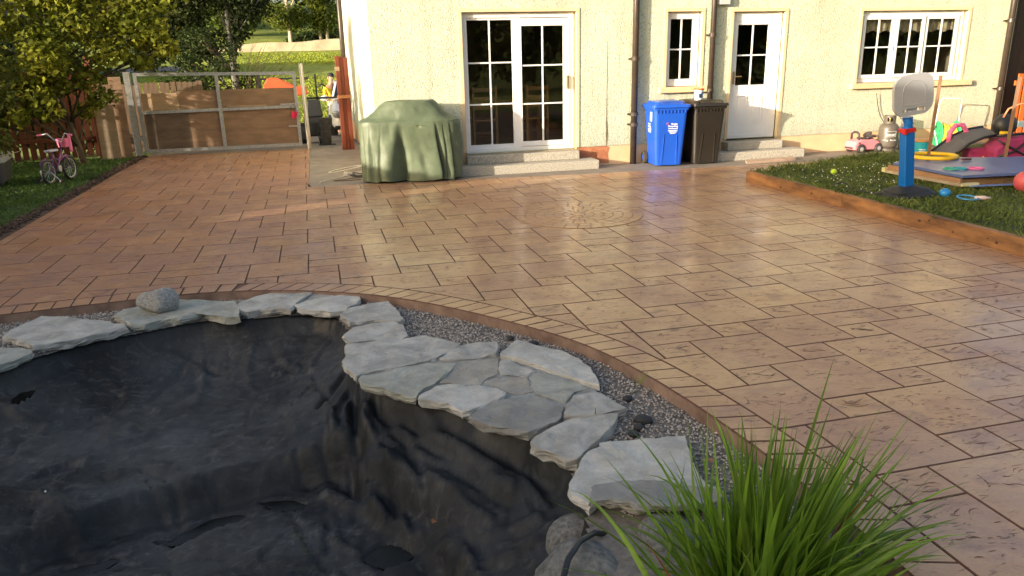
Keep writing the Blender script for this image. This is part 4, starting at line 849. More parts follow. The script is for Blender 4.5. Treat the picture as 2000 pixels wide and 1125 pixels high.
# small window
o, q = window('window', 5.40, 5.965, 1.18, 2.30, w4=(.075, .10, .11, .10)); glaze(o, q[0], q[1], q[2], q[3], 2, 2)
# back door
o, q = window('back_door', 6.54, 7.44, .30, 2.29, w4=(.05, .15, .04, .13), dp=.07)
dl_ = MB(); x0, x1 = 6.59, 7.29
dl_.bb(x0, x0 + .07, YW - .03, YW + .02, .34, 2.16).bb(x1 - .07, x1, YW - .03, YW + .02, .34, 2.16).bb(x0 + .07, x1 - .07, YW - .03, YW + .02, 2.10, 2.16).bb(x0 + .07, x1 - .07, YW - .028, YW + .02, .34, 1.16)
dl = dl_.build('door_leaf', M_white, house, bevel=.004); glaze(dl, x0 + .07, x1 - .07, 1.16, 2.10, 2, 2, YW)
for (a, b) in ((6.70, 6.90), (6.98, 7.18)):
    pn = MB(); yy = YW - .036
    for (c0, c1, e0, e1) in ((a, b, .50, .515), (a, b, .985, 1.0), (a, a + .015, .515, .985), (b - .015, b, .515, .985)): pn.bb(c0, c1, yy, YW - .027, e0, e1)
    pn.bb(a + .04, b - .04, yy - .001, YW - .027, .56, .94); pn.build('door_panel', M_white, dl, bevel=.003)
MB().bb(6.64, 7.24, YW - .036, YW - .027, .405, .415).bb(6.6, 7.28, YW - .045, YW - .026, .335, .36).build('weather_bar', M_white, dl)
MB().bb(6.605, 6.635, YW - .045, YW - .028, 1.18, 1.38).tube([(6.62, YW - .05, 1.30), (6.62, YW - .08, 1.30), (6.74, YW - .08, 1.30)], .009).build('handle', M_gold, dl)
# kitchen window
o, q = window('window', 8.93, 11.0, 1.13, 2.28, w4=(.05, .11, .07, .07))
M_fab = mat('cream_patterned_valance', (.62, .55, .42), .9, .2, 9, .2, col2=(.30, .18, .12))
for i, (a, b) in enumerate(((8.98, 9.60), (9.62, 10.19), (10.22, 10.89))):
    dy = -.035 if i != 1 else -.055
    if i == 1: a += .0
    s_ = MB(); f0, f1 = (.05, .05); s_.bb(a, a + f0, YW + dy - .02, YW + dy + .03, 1.20, 2.21).bb(b - f1, b, YW + dy - .02, YW + dy + .03, 1.20, 2.21).bb(a + f0, b - f1, YW + dy - .02, YW + dy + .03, 1.20, 1.26).bb(a + f0, b - f1, YW + dy - .02, YW + dy + .03, 2.15, 2.21)
    cs = s_.build('casement', M_white, house, bevel=.004); glaze(cs, a + f0, b - f1, 1.26, 2.15, 2, 2, YW + dy)
    if i == 0: MB().bb(b - .03, b - .015, YW + dy - .05, YW + dy - .02, 1.62, 1.74).build('handle', M_white, cs)
vb = MB(); n = 60
vv = []; 
for i in range(n + 1):
    x = 8.95 + 2.0 * i / n; y = YF + .165 + .012 * math.sin(i * 1.7); vv += [(x, y, 2.3), (x, y, 1.96 + .02 * math.sin(i * .8))]
vb.add(vv, [(2 * i, 2 * i + 2, 2 * i + 3, 2 * i + 1) for i in range(n)]); o = vb.build('valance', M_fab); setp(o, 'cream patterned valance hanging inside the kitchen window', 'curtain')
# stains on the render
M_rust = mat('red_oxide_stain', (.42, .13, .06), .85, .25, 9, .2, col2=(.50, .22, .11))
o = MB().prism([(3.93, .02), (4.45, .02), (4.43, .17), (4.46, .27), (4.40, .296), (4.1, .29), (3.93, .296)], -.003, .0015).build('paint_patch', M_rust, house); o.data.transform(Matrix(((1, 0, 0, 0), (0, 0, 1, YF), (0, 1, 0, 0), (0, 0, 0, 1))))
o = MB().prism([(4.39, .30), (4.405, .30), (4.42, .45), (4.415, .62), (4.40, .70), (4.398, 1.1), (4.395, 1.9), (4.39, 1.9), (4.39, 1.1), (4.385, .64), (4.38, .45)], -.003, .0015).build('crack_stain', mat('dark_damp_stain', (.16, .13, .08), .9, .5, 30, .2), house); o.data.transform(Matrix(((1, 0, 0, 0), (0, 0, 1, YF - .018), (0, 1, 0, 0), (0, 0, 0, 1))))
# drainpipes
def pipe(x, z0, z1, r, y=None, cols=(), top=0.):
    y = y or YF - .085
    p = MB().tube([(x, y, z0), (x + top, y, z1)], r, 16).build('drainpipe', M_brownpipe, house, smooth=True)
    for z in cols:
        xx = x + top * (z - z0) / (z1 - z0)
        MB().lathe([(r + .002, z - .03), (r + .012, z - .028), (r + .012, z + .028), (r + .002, z + .03)], 16, Matrix.Translation((xx, y, 0)), cap=False).bb(xx - r - .04, xx + r + .04, y + r, YF - .018, z - .012, z + .012).build('pipe_bracket', M_brownpipe, p)
pipe(4.83, .0, 5.2, .05, cols=(.78, 1.62, .62)); pipe(6.14, .05, 5.2, .045, cols=(1.95, 1.1)); pipe(11.86, .02, 5.2, .05, cols=(.95, 2.1), y=YF - .1)
o = MB().tube([(.72, 20.55, -.2), (.72, 20.55, 5.2)], .06, 12).build('drainpipe', M_brownpipe, house, smooth=True)
MB().bb(6.22, 6.40, YF - .11, YF - .018, 2.40, 2.62).build('vent_box', mat('grey_plastic', (.5, .5, .48), .5, .05, 5, 0), house, bevel=.005)
# doorsteps
M_agg = mat('exposed_aggregate_step', (.42, .38, .31), .9, .35, 60, 1., dist=.006, col2=(.58, .53, .44), detail=4)
d1 = thing('doorstep', 'two grey aggregate steps below the sliding patio door', 'steps', (3., 11.2, 0))
MB().bb(-.90, .90, .04, .21, .131, .262).build('step', M_agg, d1, bevel=.012); MB().bb(-1.3, 1.14, -.20, .21, -.01, .13).build('step', M_agg, d1, bevel=.014)
d2 = thing('doorstep', 'two aggregate steps below the white back door', 'steps', (7., 11.2, 0))
MB().bb(-.56, .46, -.02, .21, .131, .266).build('step', M_agg, d2, bevel=.014); MB().bb(-.88, .74, -.24, .21, -.01, .13).build('step', M_agg, d2, bevel=.016)
o = MB().add([(-.5, -.20, -.004), (.42, -.13, -.004), (.55, .14, -.004), (-.32, .14, -.004), (-.5, -.20, .03), (.42, -.13, .045), (.55, .14, .03), (-.32, .14, .022)], [(0, 3, 2, 1), (4, 5, 6, 7), (0, 1, 5, 4), (1, 2, 6, 5), (2, 3, 7, 6), (3, 0, 4, 7)]).build('manhole_slab', mat('pink_concrete_slab', (.45, .31, .22), .85, .2, 8, .4), bevel=.005); o.location = (6.9, 10.72, 0)
setp(o, 'loose pinkish concrete slab in front of the back door steps', 'slab')
# furniture seen through the glass
M_pine = mat('pine_furniture', (.40, .20, .08), .45, .2, 5, .05, stretch=(2, 12, 2))
tb = thing('dining_table', 'pine table inside the patio door', 'table', (3.1, 13.2, .26))
MB().bb(-.7, .7, -.4, .4, .70, .74).build('table_top', M_pine, tb); MB().bb(-.62, .62, -.34, .34, .61, .70).build('apron', M_pine, tb)
for a in (-.62, .62):
    for b_2 in (-.34, .34): MB().bb(a - .03, a + .03, b_2 - .03, b_2 + .03, 0, .61).build('leg', M_pine, tb)
def chair(x, y, rz, lb):
    c_ = thing('dining_chair', lb, 'chair', (x, y, .26), rz, 'chairs at the dining table')
    MB().bb(-.21, .21, -.21, .21, .43, .46).build('seat', M_pine, c_)
    for a in (-.19, .19):
        MB().bb(a - .018, a + .018, -.2, -.164, 0, .43).build('leg', M_pine, c_); MB().bb(a - .018, a + .018, .17, .206, 0, .98).build('leg', M_pine, c_)
    for z in (.62, .76, .9): MB().bb(-.17, .17, .18, .2, z, z + .06).build('back_rail', M_pine, c_)
    MB().bb(-.17, .17, -.19, -.175, .2, .23).build('stretcher', M_pine, c_)
chair(2.62, 12.45, math.pi, 'pine chair behind the left half of the patio door'); chair(3.5, 12.55, math.pi + .2, 'pine chair behind the right half of the patio door')
# ================================================================== BARBECUE COVER
def cover():
    nu, nvv = 360, 60; V = []; 
    prof = [(0, 0, 1.13), (.20, .16, 1.135), (.33, .21, 1.125), (.37, .225, 1.09), (.50, .255, .97), (.63, .28, .88), (.685, .30, .855), (.70, .305, .80), (.70, .30, .5), (.69, .30, .25), (.68, .30, .015)]
    pr = []
    for i in range(len(prof) - 1):
        for k in range(6):
            t_ = k / 6; pr.append(tuple(prof[i][j] * (1 - t_) + prof[i + 1][j] * t_ for j in range(3)))
    pr.append(prof[-1])
    folds = [(-1.78, .085, .17), (-1.20, .075, .18), (-.80, .07, .11), (-2.45, .10, .03), (-.30, .10, .08), (-2.1, .04, .02), (-1.5, .05, .018), (-1.0, .04, .05), (.6, .2, .05), (1.6, .2, .05), (2.4, .2, .05), (-2.85, .1, .03)]
    for (a, b, z) in pr:
        dep = min(1, max(0, (.85 - z) / .70))
        for k in range(nu):
            th = -math.pi + 2 * math.pi * k / nu; c_, s_ = math.cos(th), math.sin(th); e = .62 if z < .9 else .75
            x = a * abs(c_) ** e * (1 if c_ > 0 else -1); y = b * abs(s_) ** e * (1 if s_ > 0 else -1)
            r_ = 0
            for (t0, w_, am) in folds:
                dt = (th - t0 + math.pi) % (2 * math.pi) - math.pi; dt -= .10 * (1 - dep) * (1 if t0 < -1.5 else -1)
                ww = w_ * (.5 + .7 * dep); r_ += am * .45 * dep * (math.exp(-(dt / (2.6 * ww)) ** 2) if dt < 0 else math.exp(-(dt / (.4 * ww)) ** 2)); r_ -= am * .9 * dep ** 1.2 * math.exp(-((dt - 1.1 * ww) / (.85 * ww)) ** 2)
            nzv = mnoise.noise(Vector((x * 3, y * 3, z * 1.5))) * .02 + mnoise.noise(Vector((x * 9, y * 9, z * 4 + 3))) * .008 + abs(mnoise.noise(Vector((x * 6 + z * 3, y * 5, z * 6)))) * -.012
            l = math.hypot(x, y) or 1; o = r_ + nzv * (1 if z < 1.05 else .5)
            zz = z + (.02 * mnoise.noise(Vector((x * 4, y * 4, 9))) if z > .8 else 0) * (1 if a > .3 else .3)
            if z < .1: zz = z + .012 * math.sin(th * 9) + .01
            V.append((x + x / l * o, y + y / l * o * (1 if l > .01 else 0), max(.004, zz)))
    n = len(pr); Fc = [(i * nu + k, (i + 1) * nu + k, (i + 1) * nu + (k + 1) % nu, i * nu + (k + 1) % nu) for i in range(1, n - 1) for k in range(nu)]
    Fc += [(nu + k, nu + (k + 1) % nu, 0) for k in range(nu)]
    mb = MB(); mb.v = V; mb.f = Fc; return mb
M_green = mat('green_pvc_canvas', (.100, .130, .076), .5, .18, 6, .7, detail=10, dist=.012)
bq = cover().build('barbecue_cover', M_green, smooth=True); bq.location = (1.24, 11.03, 0); bq.scale = (1.05, 1, 1); bq.rotation_euler = (0, 0, -.10)
setp(bq, 'green canvas cover draped in deep folds over a barbecue', 'barbecue cover')
# cables on the concrete
M_cabw = mat('white_cable', (.6, .57, .5), .5, .05, 20, 0); M_cabb = mat('black_cable', (.02, .02, .02), .5, .1, 20, 0)
def cable(pts, r, m_, lb, group=None):
    P = [Vector(p) for p in pts]; out = []
    for i in range(len(P) - 1):
        p0, p1, p2, p3 = P[max(0, i - 1)], P[i], P[i + 1], P[min(len(P) - 1, i + 2)]
        for k in range(8):
            t_ = k / 8; out.append(.5 * ((2 * p1) + (p2 - p0) * t_ + (2 * p0 - 5 * p1 + 4 * p2 - p3) * t_ ** 2 + (3 * p1 - p0 - 3 * p2 + p3) * t_ ** 3))
    out.append(P[-1]); return setp(MB().tube(out, r, 6).build('cable', m_, smooth=True), lb, 'cable', group)
cable([(.62, 12.5, .06), (.45, 12.7, .03), (.20, 12.55, .01), (.05, 12.25, .01), (.10, 12.18, .01), (.25, 12.35, .01), (.45, 12.45, .03), (.62, 12.3, .08)], .007, M_cabw, 'white cable looping over the concrete left of the barbecue cover', 'cables by the barbecue')
cable([(.60, 11.75, .05), (.35, 11.9, .03), (.28, 11.75, .01), (-.02, 11.35, .01), (-.1, 11.2, .01)], .006, M_cabw, 'thin pale cable running to the paving edge', 'cables by the barbecue')
cable([(.62, 11.7, .03), (.5, 11.6, .02), (.36, 11.68, .03), (.44, 11.52, .02), (.58, 11.6, .04), (.40, 11.74, .05), (.50, 11.5, .015), (.64, 11.55, .02)], .009, M_cabb, 'tangle of black cable beside the barbecue cover', 'cables by the barbecue')
cable([(.52, 11.52, .01), (.3, 11.4, .008), (.1, 11.32, .008), (.28, 11.25, .008), (.5, 11.3, .008)], .006, mat('brown_cable', (.12, .06, .04), .5, .1, 20, 0), 'brown cable curling on the concrete edge', 'cables by the barbecue')
MB_ = MB().bb(-.03, .03, -.02, .02, 0, .05).bb(-.018, -.010, -.004, .004, .05, .08).bb(.010, .018, -.004, .004, .05, .08); o = MB_.build('plug', M_cabw, bevel=.004); o.location = (.30, 11.82, 0); setp(o, 'white plug standing by the black cable tangle', 'plug')

# ================================================================== WHEELIE BINS
def tbox(w0, d0, w1, d1, z0, z1, n=5, r=.05, off=0.):
    # rounded, tapering tub
    v = []; f = []; k = 16
    for j in range(n + 1):
        t_ = j / n; w_, d_, z = w0 + (w1 - w0) * t_, d0 + (d1 - d0) * t_, z0 + (z1 - z0) * t_
        for q in range(4):
            cx, cy = [(1, -1), (1, 1), (-1, 1), (-1, -1)][q]
            for s_ in range(4):
                a = math.pi / 2 * (s_ / 3) + [-math.pi / 2, 0, math.pi / 2, math.pi][q]
                v.append((cx * (w_ / 2 - r) + r * math.cos(a), cy * (d_ / 2 - r) + r * math.sin(a) + off * t_, z))
    for j in range(n):
        for q in range(k): f.append((j * k + q, j * k + (q + 1) % k, (j + 1) * k + (q + 1) % k, (j + 1) * k + q))
    f.append(tuple(range(k))[::-1]); f.append(tuple(n * k + q for q in range(k))); return v, f
def wheelie(m_, loc, rz, lb, lidm=None):
    b = thing('wheelie_bin', lb, 'wheelie bin', loc, rz, 'wheelie bins by the wall')
    body = MB().add(*tbox(.42, .46, .52, .60, .02, .88, off=.0))
    for s_ in (-1, 1):   # moulded ribs on the front
        y0, y1 = -.232, -.272
        body.add([(s_ * .12 - .018, y0 - .002, .03), (s_ * .12 + .018, y0 - .002, .03), (s_ * .10 + .004, y1 - .012, .50), (s_ * .12 - .018, y0 + .03, .03), (s_ * .12 + .018, y0 + .03, .03), (s_ * .10 + .004, y1 + .02, .50)], [(0, 1, 2), (0, 2, 5, 3), (1, 4, 5, 2)])
    bo = body.build('body', m_, b, bevel=.004)
    rim = MB().add(*tbox(.55, .63, .56, .64, .86, .90, n=1, r=.04)); 
    for i in range(9): rim.bb(-.22 + i * .055 - .004, -.22 + i * .055 + .004, -.315, -.27, .82, .865)
    rim.build('rim', m_, b, bevel=.003)
    lid = MB().add(*tbox(.60, .70, .58, .68, .90, .945, n=1, r=.05)).add(*tbox(.50, .56, .44, .50, .945, .985, n=1, r=.05))
    lid.add([(-.18, -.34, .95), (.18, -.34, .95), (.18, -.22, .992), (-.18, -.22, .992), (-.18, -.34, .93), (.18, -.34, .93)], [(0, 1, 2, 3), (4, 5, 1, 0)])
    lid.build('lid', lidm or m_, b, bevel=.006)
    MB().tube([(-.25, .36, .97), (.25, .36, .97)], .014, 10).build('handle', m_, b, smooth=True)
    for s_ in (-1, 1):
        wh = MB().lathe([(.02, -.03), (.095, -.03), (.1, -.02), (.1, .02), (.095, .03), (.02, .03)], 20, Matrix.Translation((s_ * .25, .24, .10)) @ Euler((0, math.pi / 2, 0)).to_matrix().to_4x4()).build('wheel', mat('wheel_rubber', (.05, .04, .035), .8, .2, 20, .1), b, smooth=False)
        MB().lathe([(.04, -.033), (.045, .033)], 14, Matrix.Translation((s_ * .25, .24, .10)) @ Euler((0, math.pi / 2, 0)).to_matrix().to_4x4()).build('hub', m_, wh)
    MB().tube([(-.24, .24, .10), (.24, .24, .10)], .01, 8).build('axle', M_galv, b)
    return b, bo
M_blue = mat('blue_bin_plastic', (.012, .085, .50), .33, .08, 2.5, .05, coat=.15); M_brn = mat('dark_brown_bin_plastic', (.022, .018, .014), .36, .12, 2.5, .05, coat=.15)
M_print = mat('white_print', (.78, .78, .78), .5, .02, 10, 0); M_redp = mat('red_print', (.6, .1, .05), .5, .02, 10, 0)
b1, bo1 = wheelie(M_blue, (5.24, 11.03, -.004), R(-8), 'bright blue wheelie bin with white recycling print')
b2, bo2 = wheelie(M_brn, (5.86, 11.02, -.004), R(-3), 'dark brown wheelie bin with a paint tub on its lid')
tilt = math.atan2(.07, .86)
def onfront(x, z, s=1.): return Matrix.Translation((x, -.2315 - (z - .02) * .0814 - .0045, z)) @ Euler((math.pi / 2 + tilt * 0 - .081, 0, 0)).to_matrix().to_4x4()
text_obj('lettering', 'Bergan', .036, M_print, bo1, onfront(.055, .655), bold=True); text_obj('lettering', 'Recycling', .040, M_print, bo1, onfront(.035, .62), bold=True)
ring = MB().tube([(-.048 + .017 * math.cos(t * .5236), 0 + .017 * math.sin(t * .5236), 0) for t in range(1, 12)], .004, 5).build('logo_ring', M_redp, bo1); ring.matrix_local = onfront(.0, .658)
for k, (w_, z) in enumerate([(.15, .585), (.15, .558), (.13, .542), (.11, .526), (.085, .510)]):
    o = MB().bb(-w_ / 2, w_ / 2, -.0032 if k > 1 else -.0042, .0032 if k > 1 else .0042, -.0008, .0008).build('print_line', M_print, bo1); o.matrix_local = onfront(.035, z)
def onside(y, z): return Matrix.Translation((-.21 - (z - .02) * .058 - .0035, y, z)) @ Euler((math.pi / 2 - .0, 0, -math.pi / 2)).to_matrix().to_4x4()
text_obj('lettering', 'Bergan', .036, M_print, bo1, onside(0.02, .645), bold=True); text_obj('lettering', 'Recycling', .038, M_print, bo1, onside(.02, .605), bold=True)
o = MB().bb(-.07, .07, -.02, .02, -.0008, .0008).build('print_line', M_print, bo1); o.matrix_local = onside(.02, .555)
o = MB().bb(-.07, .07, -.006, .006, -.0008, .0008).build('print_line', M_print, bo1); o.matrix_local = onside(.02, .520)
o = MB().bb(-.05, .05, -.07, .07, -.0008, .0008).build('address_label', M_print, bo1); o.matrix_local = onside(-.08, .76)
tub = thing('paint_tub', 'white tub with an orange rim and dark blue print on the brown bin lid', 'tub', (5.80, 11.05, .982))
MB().lathe([(.062, 0), (.075, .15)], 20).build('body', mat('white_tub_plastic', (.62, .66, .68), .4, .1, 12, 0), tub, smooth=False)
MB().lathe([(.078, .145), (.083, .148), (.083, .168), (.076, .17), (.074, .15)], 20, cap=False).build('rim', mat('orange_plastic', (.7, .13, .03), .4, .1, 12, 0), tub)
MB().bb(-.03, .035, -.0758, -.070, .03, .09).bb(.01, .04, -.0755, -.07, .09, .11).build('print_patch', mat('navy_print', (.02, .04, .10), .5, .3, 60, 0), tub)
# ================================================================== TOY CAR, GAS CYLINDER, TUB, HOSE REEL
M_pink = mat('pink_toy_plastic', (.80, .27, .30), .35, .05, 3, 0, coat=.2); M_dkp = mat('charcoal_toy_plastic', (.06, .045, .05), .45, .1, 5, 0)
tc_ = thing('toy_car', 'small pink ride on toy car with black seat parked by the wall', 'toy car', (8.99, 11.12, -.004), R(4))
cb = MB(); W_ = .13
prof = [(-.30, .055), (-.31, .12), (-.27, .19), (-.18, .225), (-.02, .215), (.08, .22), (.20, .185), (.28, .13), (.30, .07), (.27, .05), (-.27, .05)]
sec = []
for yy, s_ in ((-W_, .9), (-W_ * .85, 1.0), (W_ * .85, 1.0), (W_, .9)):
    sec.append([(x * s_, yy, .05 + (z - .05) * s_) for x, z in prof])
vv = [p for s_ in sec for p in s_]; n = len(prof); ff = [(j * n + i, j * n + (i + 1) % n, (j + 1) * n + (i + 1) % n, (j + 1) * n + i) for j in range(3) for i in range(n)] + [tuple(range(n))[::-1], tuple(3 * n + i for i in range(n))]
cb.add(vv, ff); cb.build('body', M_pink, tc_, bevel=.01)
for x in (-.17, .19):
    for y in (-W_ - .003, W_ + .003):
        T_ = Matrix.Translation((x, y, .065)) @ Euler((math.pi / 2, 0, 0)).to_matrix().to_4x4()
        wq = MB().lathe([(.03, -.02), (.066, -.02), (.07, -.012), (.07, .012), (.066, .02), (.03, .02)], 20, T_).build('wheel', M_dkp, tc_)
        MB().lathe([(.01, -.024), (.036, -.022), (.036, .022), (.01, .024)], 14, T_).build('hubcap', mat('silver_plastic', (.6, .6, .6), .3, .05, 5, 0, metal=.4), wq)
        if y < 0: MB().lathe([(.071, -.010), (.086, -.008), (.086, .008), (.071, .010)], 20, T_, cap=False).build('wheel_arch', M_dkp, tc_)
MB().bb(-.10, .12, -.09, .09, .215, .245).build('seat', M_dkp, tc_, bevel=.02)
MB().tube([(-.19, -.09, .2), (-.20, -.085, .31), (-.195, -.03, .34), (-.195, .03, .34), (-.20, .085, .31), (-.19, .09, .2)], .02, 8).build('backrest', M_dkp, tc_, smooth=True)
MB().tube([(.10, 0, .20), (.06, 0, .29)], .014).lathe([(.04, 0), (.075, .004), (.075, .02), (.04, .024)], 16, Matrix.Translation((.06, 0, .285)) @ Euler((0, -.5, 0)).to_matrix().to_4x4()).build('steering_wheel', M_dkp, tc_)
MB().tube([(-.05, -.1, .24), (.05, -.11, .27), (.14, -.1, .26)], .016).build('side_bar', M_dkp, tc_, smooth=True)
MB().bb(-.225, -.195, -.134, -.128, .15, .18).build('side_light', mat('dark_red_plastic', (.4, .02, .05), .3, .05, 5, 0), tc_); MB().bb(-.315, -.30, -.09, .09, .07, .10).build('bumper', M_dkp, tc_)
M_gas = mat('warm_grey_cylinder_paint', (.105, .09, .073), .42, .1, 3, .05, coat=.1)
gc = thing('gas_cylinder', 'grey gas cylinder with white lettering between the toy car and the stand', 'gas cylinder', (9.40, 11.05, -.004), R(-36))
MB().lathe([(.125, 0), (.135, .005), (.135, .05), (.12, .055)], 28).build('foot_ring', M_gas, gc, smooth=False)
gb_ = MB().lathe([(.10, .05), (.145, .075), (.158, .11), (.16, .20), (.16, .36), (.152, .41), (.125, .45), (.08, .475)], 32).build('body', M_gas, gc, smooth=True)
col_ = MB(); T0 = []
for k in range(28):
    a = 2 * math.pi * k / 28; b_2 = 2 * math.pi * (k + 1) / 28
    gap = abs(((a + b_2) / 2 - 1.5 * math.pi + math.pi) % (2 * math.pi) - math.pi) < .35
    for z0, z1 in (((.455, .50), (.565, .60)) if gap else ((.455, .60),)):
        col_.add([(.095 * math.cos(a), .095 * math.sin(a), z0), (.095 * math.cos(b_2), .095 * math.sin(b_2), z0), (.095 * math.cos(b_2), .095 * math.sin(b_2), z1), (.095 * math.cos(a), .095 * math.sin(a), z1), (.088 * math.cos(a), .088 * math.sin(a), z0), (.088 * math.cos(b_2), .088 * math.sin(b_2), z0), (.088 * math.cos(b_2), .088 * math.sin(b_2), z1), (.088 * math.cos(a), .088 * math.sin(a), z1)], [(0, 1, 2, 3), (7, 6, 5, 4), (3, 2, 6, 7), (0, 4, 5, 1)])
col_.build('collar', M_gas, gc, smooth=False)
MB().lathe([(.02, .47), (.02, .53), (.03, .535), (.03, .56), (.01, .57)], 12).build('valve', M_gold, gc)
def oncyl(a, z, r=.1615): return Euler((0, 0, a)).to_matrix().to_4x4() @ Matrix.Translation((0, -r, z)) @ Euler((math.pi / 2, 0, 0)).to_matrix().to_4x4()
def wrap_text(s, size, m_, par, a0, z, r, bold=True):
    n = len(s)
    for i, ch in enumerate(s):
        if ch == ' ': continue
        text_obj('lettering', ch, size, m_, par, oncyl(a0 + (i - (n - 1) / 2) * size * .68 / r, z, r + .0012), bold=bold, ext=.0012)
wrap_text('CALOR', .040, M_print, gb_, .18, .285, .16); wrap_text('11kg Patio', .034, M_print, gb_, .14, .195, .16)
fr = MB()
def arc(a0, a1, z): return [(.1615 * math.sin(a), -.1615 * math.cos(a), z) for a in np.linspace(a0, a1, 12)]
fr.tube(arc(-.28, .72, .345), .0022, 4).tube(arc(-.28, .72, .255), .0022, 4).tube([arc(-.28, .72, .345)[0], arc(-.28, .72, .255)[0]], .0022, 4).tube([arc(-.28, .72, .345)[-1], arc(-.28, .72, .255)[-1]], .0022, 4); fr.build('logo_frame', M_print, gb_)
o = MB().tube([(9.78, 11.18, 0), (9.74, 11.14, .12), (9.66, 11.12, .19), (9.60, 11.14, .2)], .03, 10).build('pipe_elbow', mat('grey_pipe', (.45, .45, .43), .4, .05, 5, 0), smooth=True); setp(o, 'short grey pipe bend against the wall behind the basketball stand', 'pipe')
cable([(9.30, 11.33, .95), (9.42, 11.34, .6), (9.6, 11.3, .35), (9.72, 11.2, .25)], .006, M_cabb, 'thin cable hanging down the wall behind the stand')
tq = thing('turquoise_tub', 'turquoise plastic tub with white print behind the wooden stake', 'tub', (8.24, 9.0, .10), R(-40))
MB().lathe([(.10, 0), (.118, .30), (.122, .305)], 24).build('body', mat('turquoise_plastic', (.02, .33, .42), .4, .05, 4, 0), tq); MB().lathe([(.122, .305), (.126, .31), (.126, .335), (.10, .345)], 24).build('lid', mat('copper_lid', (.45, .22, .08), .4, .1, 4, 0), tq)
for k in range(6):
    a = [(.1135 * (1 + k * 0) * math.sin(t_), -(.1135 + .0) * math.cos(t_)) for t_ in np.linspace(-.35 + .05 * (k % 2), .45 - .08 * (k % 3), 8)]
    z = .20 - k * .022; rr_ = .10 + .018 * z / .30 + .0012; MB().tube([(x / .1135 * rr_, y / .1135 * rr_, z) for x, y in a], .005 if k else .008, 4).build('print_line', M_print, tq)
hr = thing('hose_reel', 'green hose reel trolley wound with yellow hose against the wall', 'hose reel', (10.52, 10.98, -.004), R(-18))
M_rg = mat('green_reel_plastic', (.03, .42, .15), .4, .08, 4, 0); M_yh = mat('yellow_hose', (.75, .45, .05), .45, .1, 6, 0); M_al = mat('white_painted_tube', (.72, .72, .72), .3, .05, 5, 0, metal=.2)
RX = Euler((0, math.pi / 2, 0)).to_matrix().to_4x4()
for x in (-.15, .15):
    T_ = Matrix.Translation((x, 0, .25)) @ RX
    dk = MB().lathe([(.13, -.008), (.205, -.008), (.215, 0), (.205, .008), (.13, .008)], 32, T_, cap=False)
    dk.lathe([(.03, -.008), (.075, -.008), (.075, .008), (.03, .008)], 24, T_)
    for k in range(8): a = k * math.pi / 4; dk.box((x, .1 * math.cos(a), .25 + .1 * math.sin(a)), (.012, .07, .045), rot=(a, 0, 0))
    dk.build('reel_disc', M_rg, hr)
MB().lathe([(.07, -.15), (.07, .15)], 20, Matrix.Translation((0, 0, .25)) @ RX).build('drum', mat('beige_drum', (.42, .36, .28), .6, .1, 5, 0), hr)
MB().lathe([(.075, .16), (.07, .20), (.03, .205)], 20, Matrix.Translation((0, 0, .25)) @ RX).build('hub', MATS['beige_drum'], hr)
hm = MB(); P = []
for k in range(9 * 20):
    a = k * 2 * math.pi / 20; rr_ = .155 + .018 * math.sin(k * .05) + .01 * math.sin(k * 1.3); P.append((-.12 + .24 * (k / 180), rr_ * math.cos(a), .25 + rr_ * math.sin(a) - .02))
hm.tube(P, .014, 6); P = []
for k in range(6 * 20):
    a = k * 2 * math.pi / 20; rr_ = .19 + .01 * math.sin(k * .7); P.append((-.13 + .13 * (k / 120), rr_ * .95 * math.cos(a), .22 + rr_ * math.sin(a)))
hm.tube(P, .013, 6); hm.build('hose', M_yh, hr, smooth=True)
MB().tube([(.20, -.02, .26), (.26, -.1, .24), (.30, -.16, .1), (.26, -.2, .02), (.1, -.24, .015), (-.1, -.26, .015), (-.35, -.26, .012)], .013, 8).build('hose_tail', M_yh, hr, smooth=True)
MB().tube([(-.19, .20, .02), (-.19, .02, .42), (-.18, -.02, .80), (-.15, -.03, .845), (.15, -.03, .845), (.18, -.02, .80), (.19, .02, .42), (.19, .20, .02)], .011, 8).build('handle', M_al, hr, smooth=True)
MB().tube([(-.19, .02, .30), (-.19, -.20, .0)], .011, 8).tube([(.19, .02, .30), (.19, -.20, .0)], .011, 8).tube([(-.2, 0, .25), (.2, 0, .25)], .01).build('leg_frame', M_al, hr)
for x in (-.21, .21): MB().lathe([(.01, -.012), (.06, -.012), (.06, .012), (.01, .012)], 16, Matrix.Translation((x, .18, .06)) @ RX).build('wheel', M_blackp, hr)
# ================================================================== BASKETBALL STAND
LZ = .115
bs = thing('basketball_stand', 'childs basketball stand with grey backboard, blue post and black base', 'basketball stand', (6.16, 6.86, LZ), R(6)); bs.rotation_euler = (0, R(-7), R(-2))
bb_ = MB().add(*tbox(.54, .50, .52, .48, -.02, .03, n=2, r=.16)); bb_.add(*tbox(.52, .48, .40, .36, .03, .075, n=1, r=.15)); bb_.add(*tbox(.40, .36, .17, .16, .075, .12, n=1, r=.07)); bb_.build('base', mat('black_base_plastic', (.018, .018, .021), .6, .15, 4, .1), bs, bevel=.01)
M_bpost = mat('blue_post_plastic', (.006, .13, .46), .35, .05, 3, .02, coat=.1)
MB().add(*tbox(.155, .14, .15, .135, .075, .10, n=1, r=.02)).add(*tbox(.122, .11, .116, .104, .10, .74, n=2, r=.014)).build('post', M_bpost, bs, bevel=.003)
MB().lathe([(.055, .74), (.058, .76), (.05, .765), (.05, .78), (.058, .785), (.058, .80), (.052, .805), (.052, .86)], 20).build('collar', M_bpost, bs, smooth=False)
MB().add(*tbox(.135, .122, .135, .122, .70, .745, n=1, r=.015)).bb(-.09, -.06, -.08, -.03, .69, .75).build('clamp', mat('red_clamp_plastic', (.55, .02, .02), .35, .05, 3, 0), bs, bevel=.004)
M_gb = mat('grey_backboard_plastic', (.36, .36, .375), .5, .04, 3, .02)
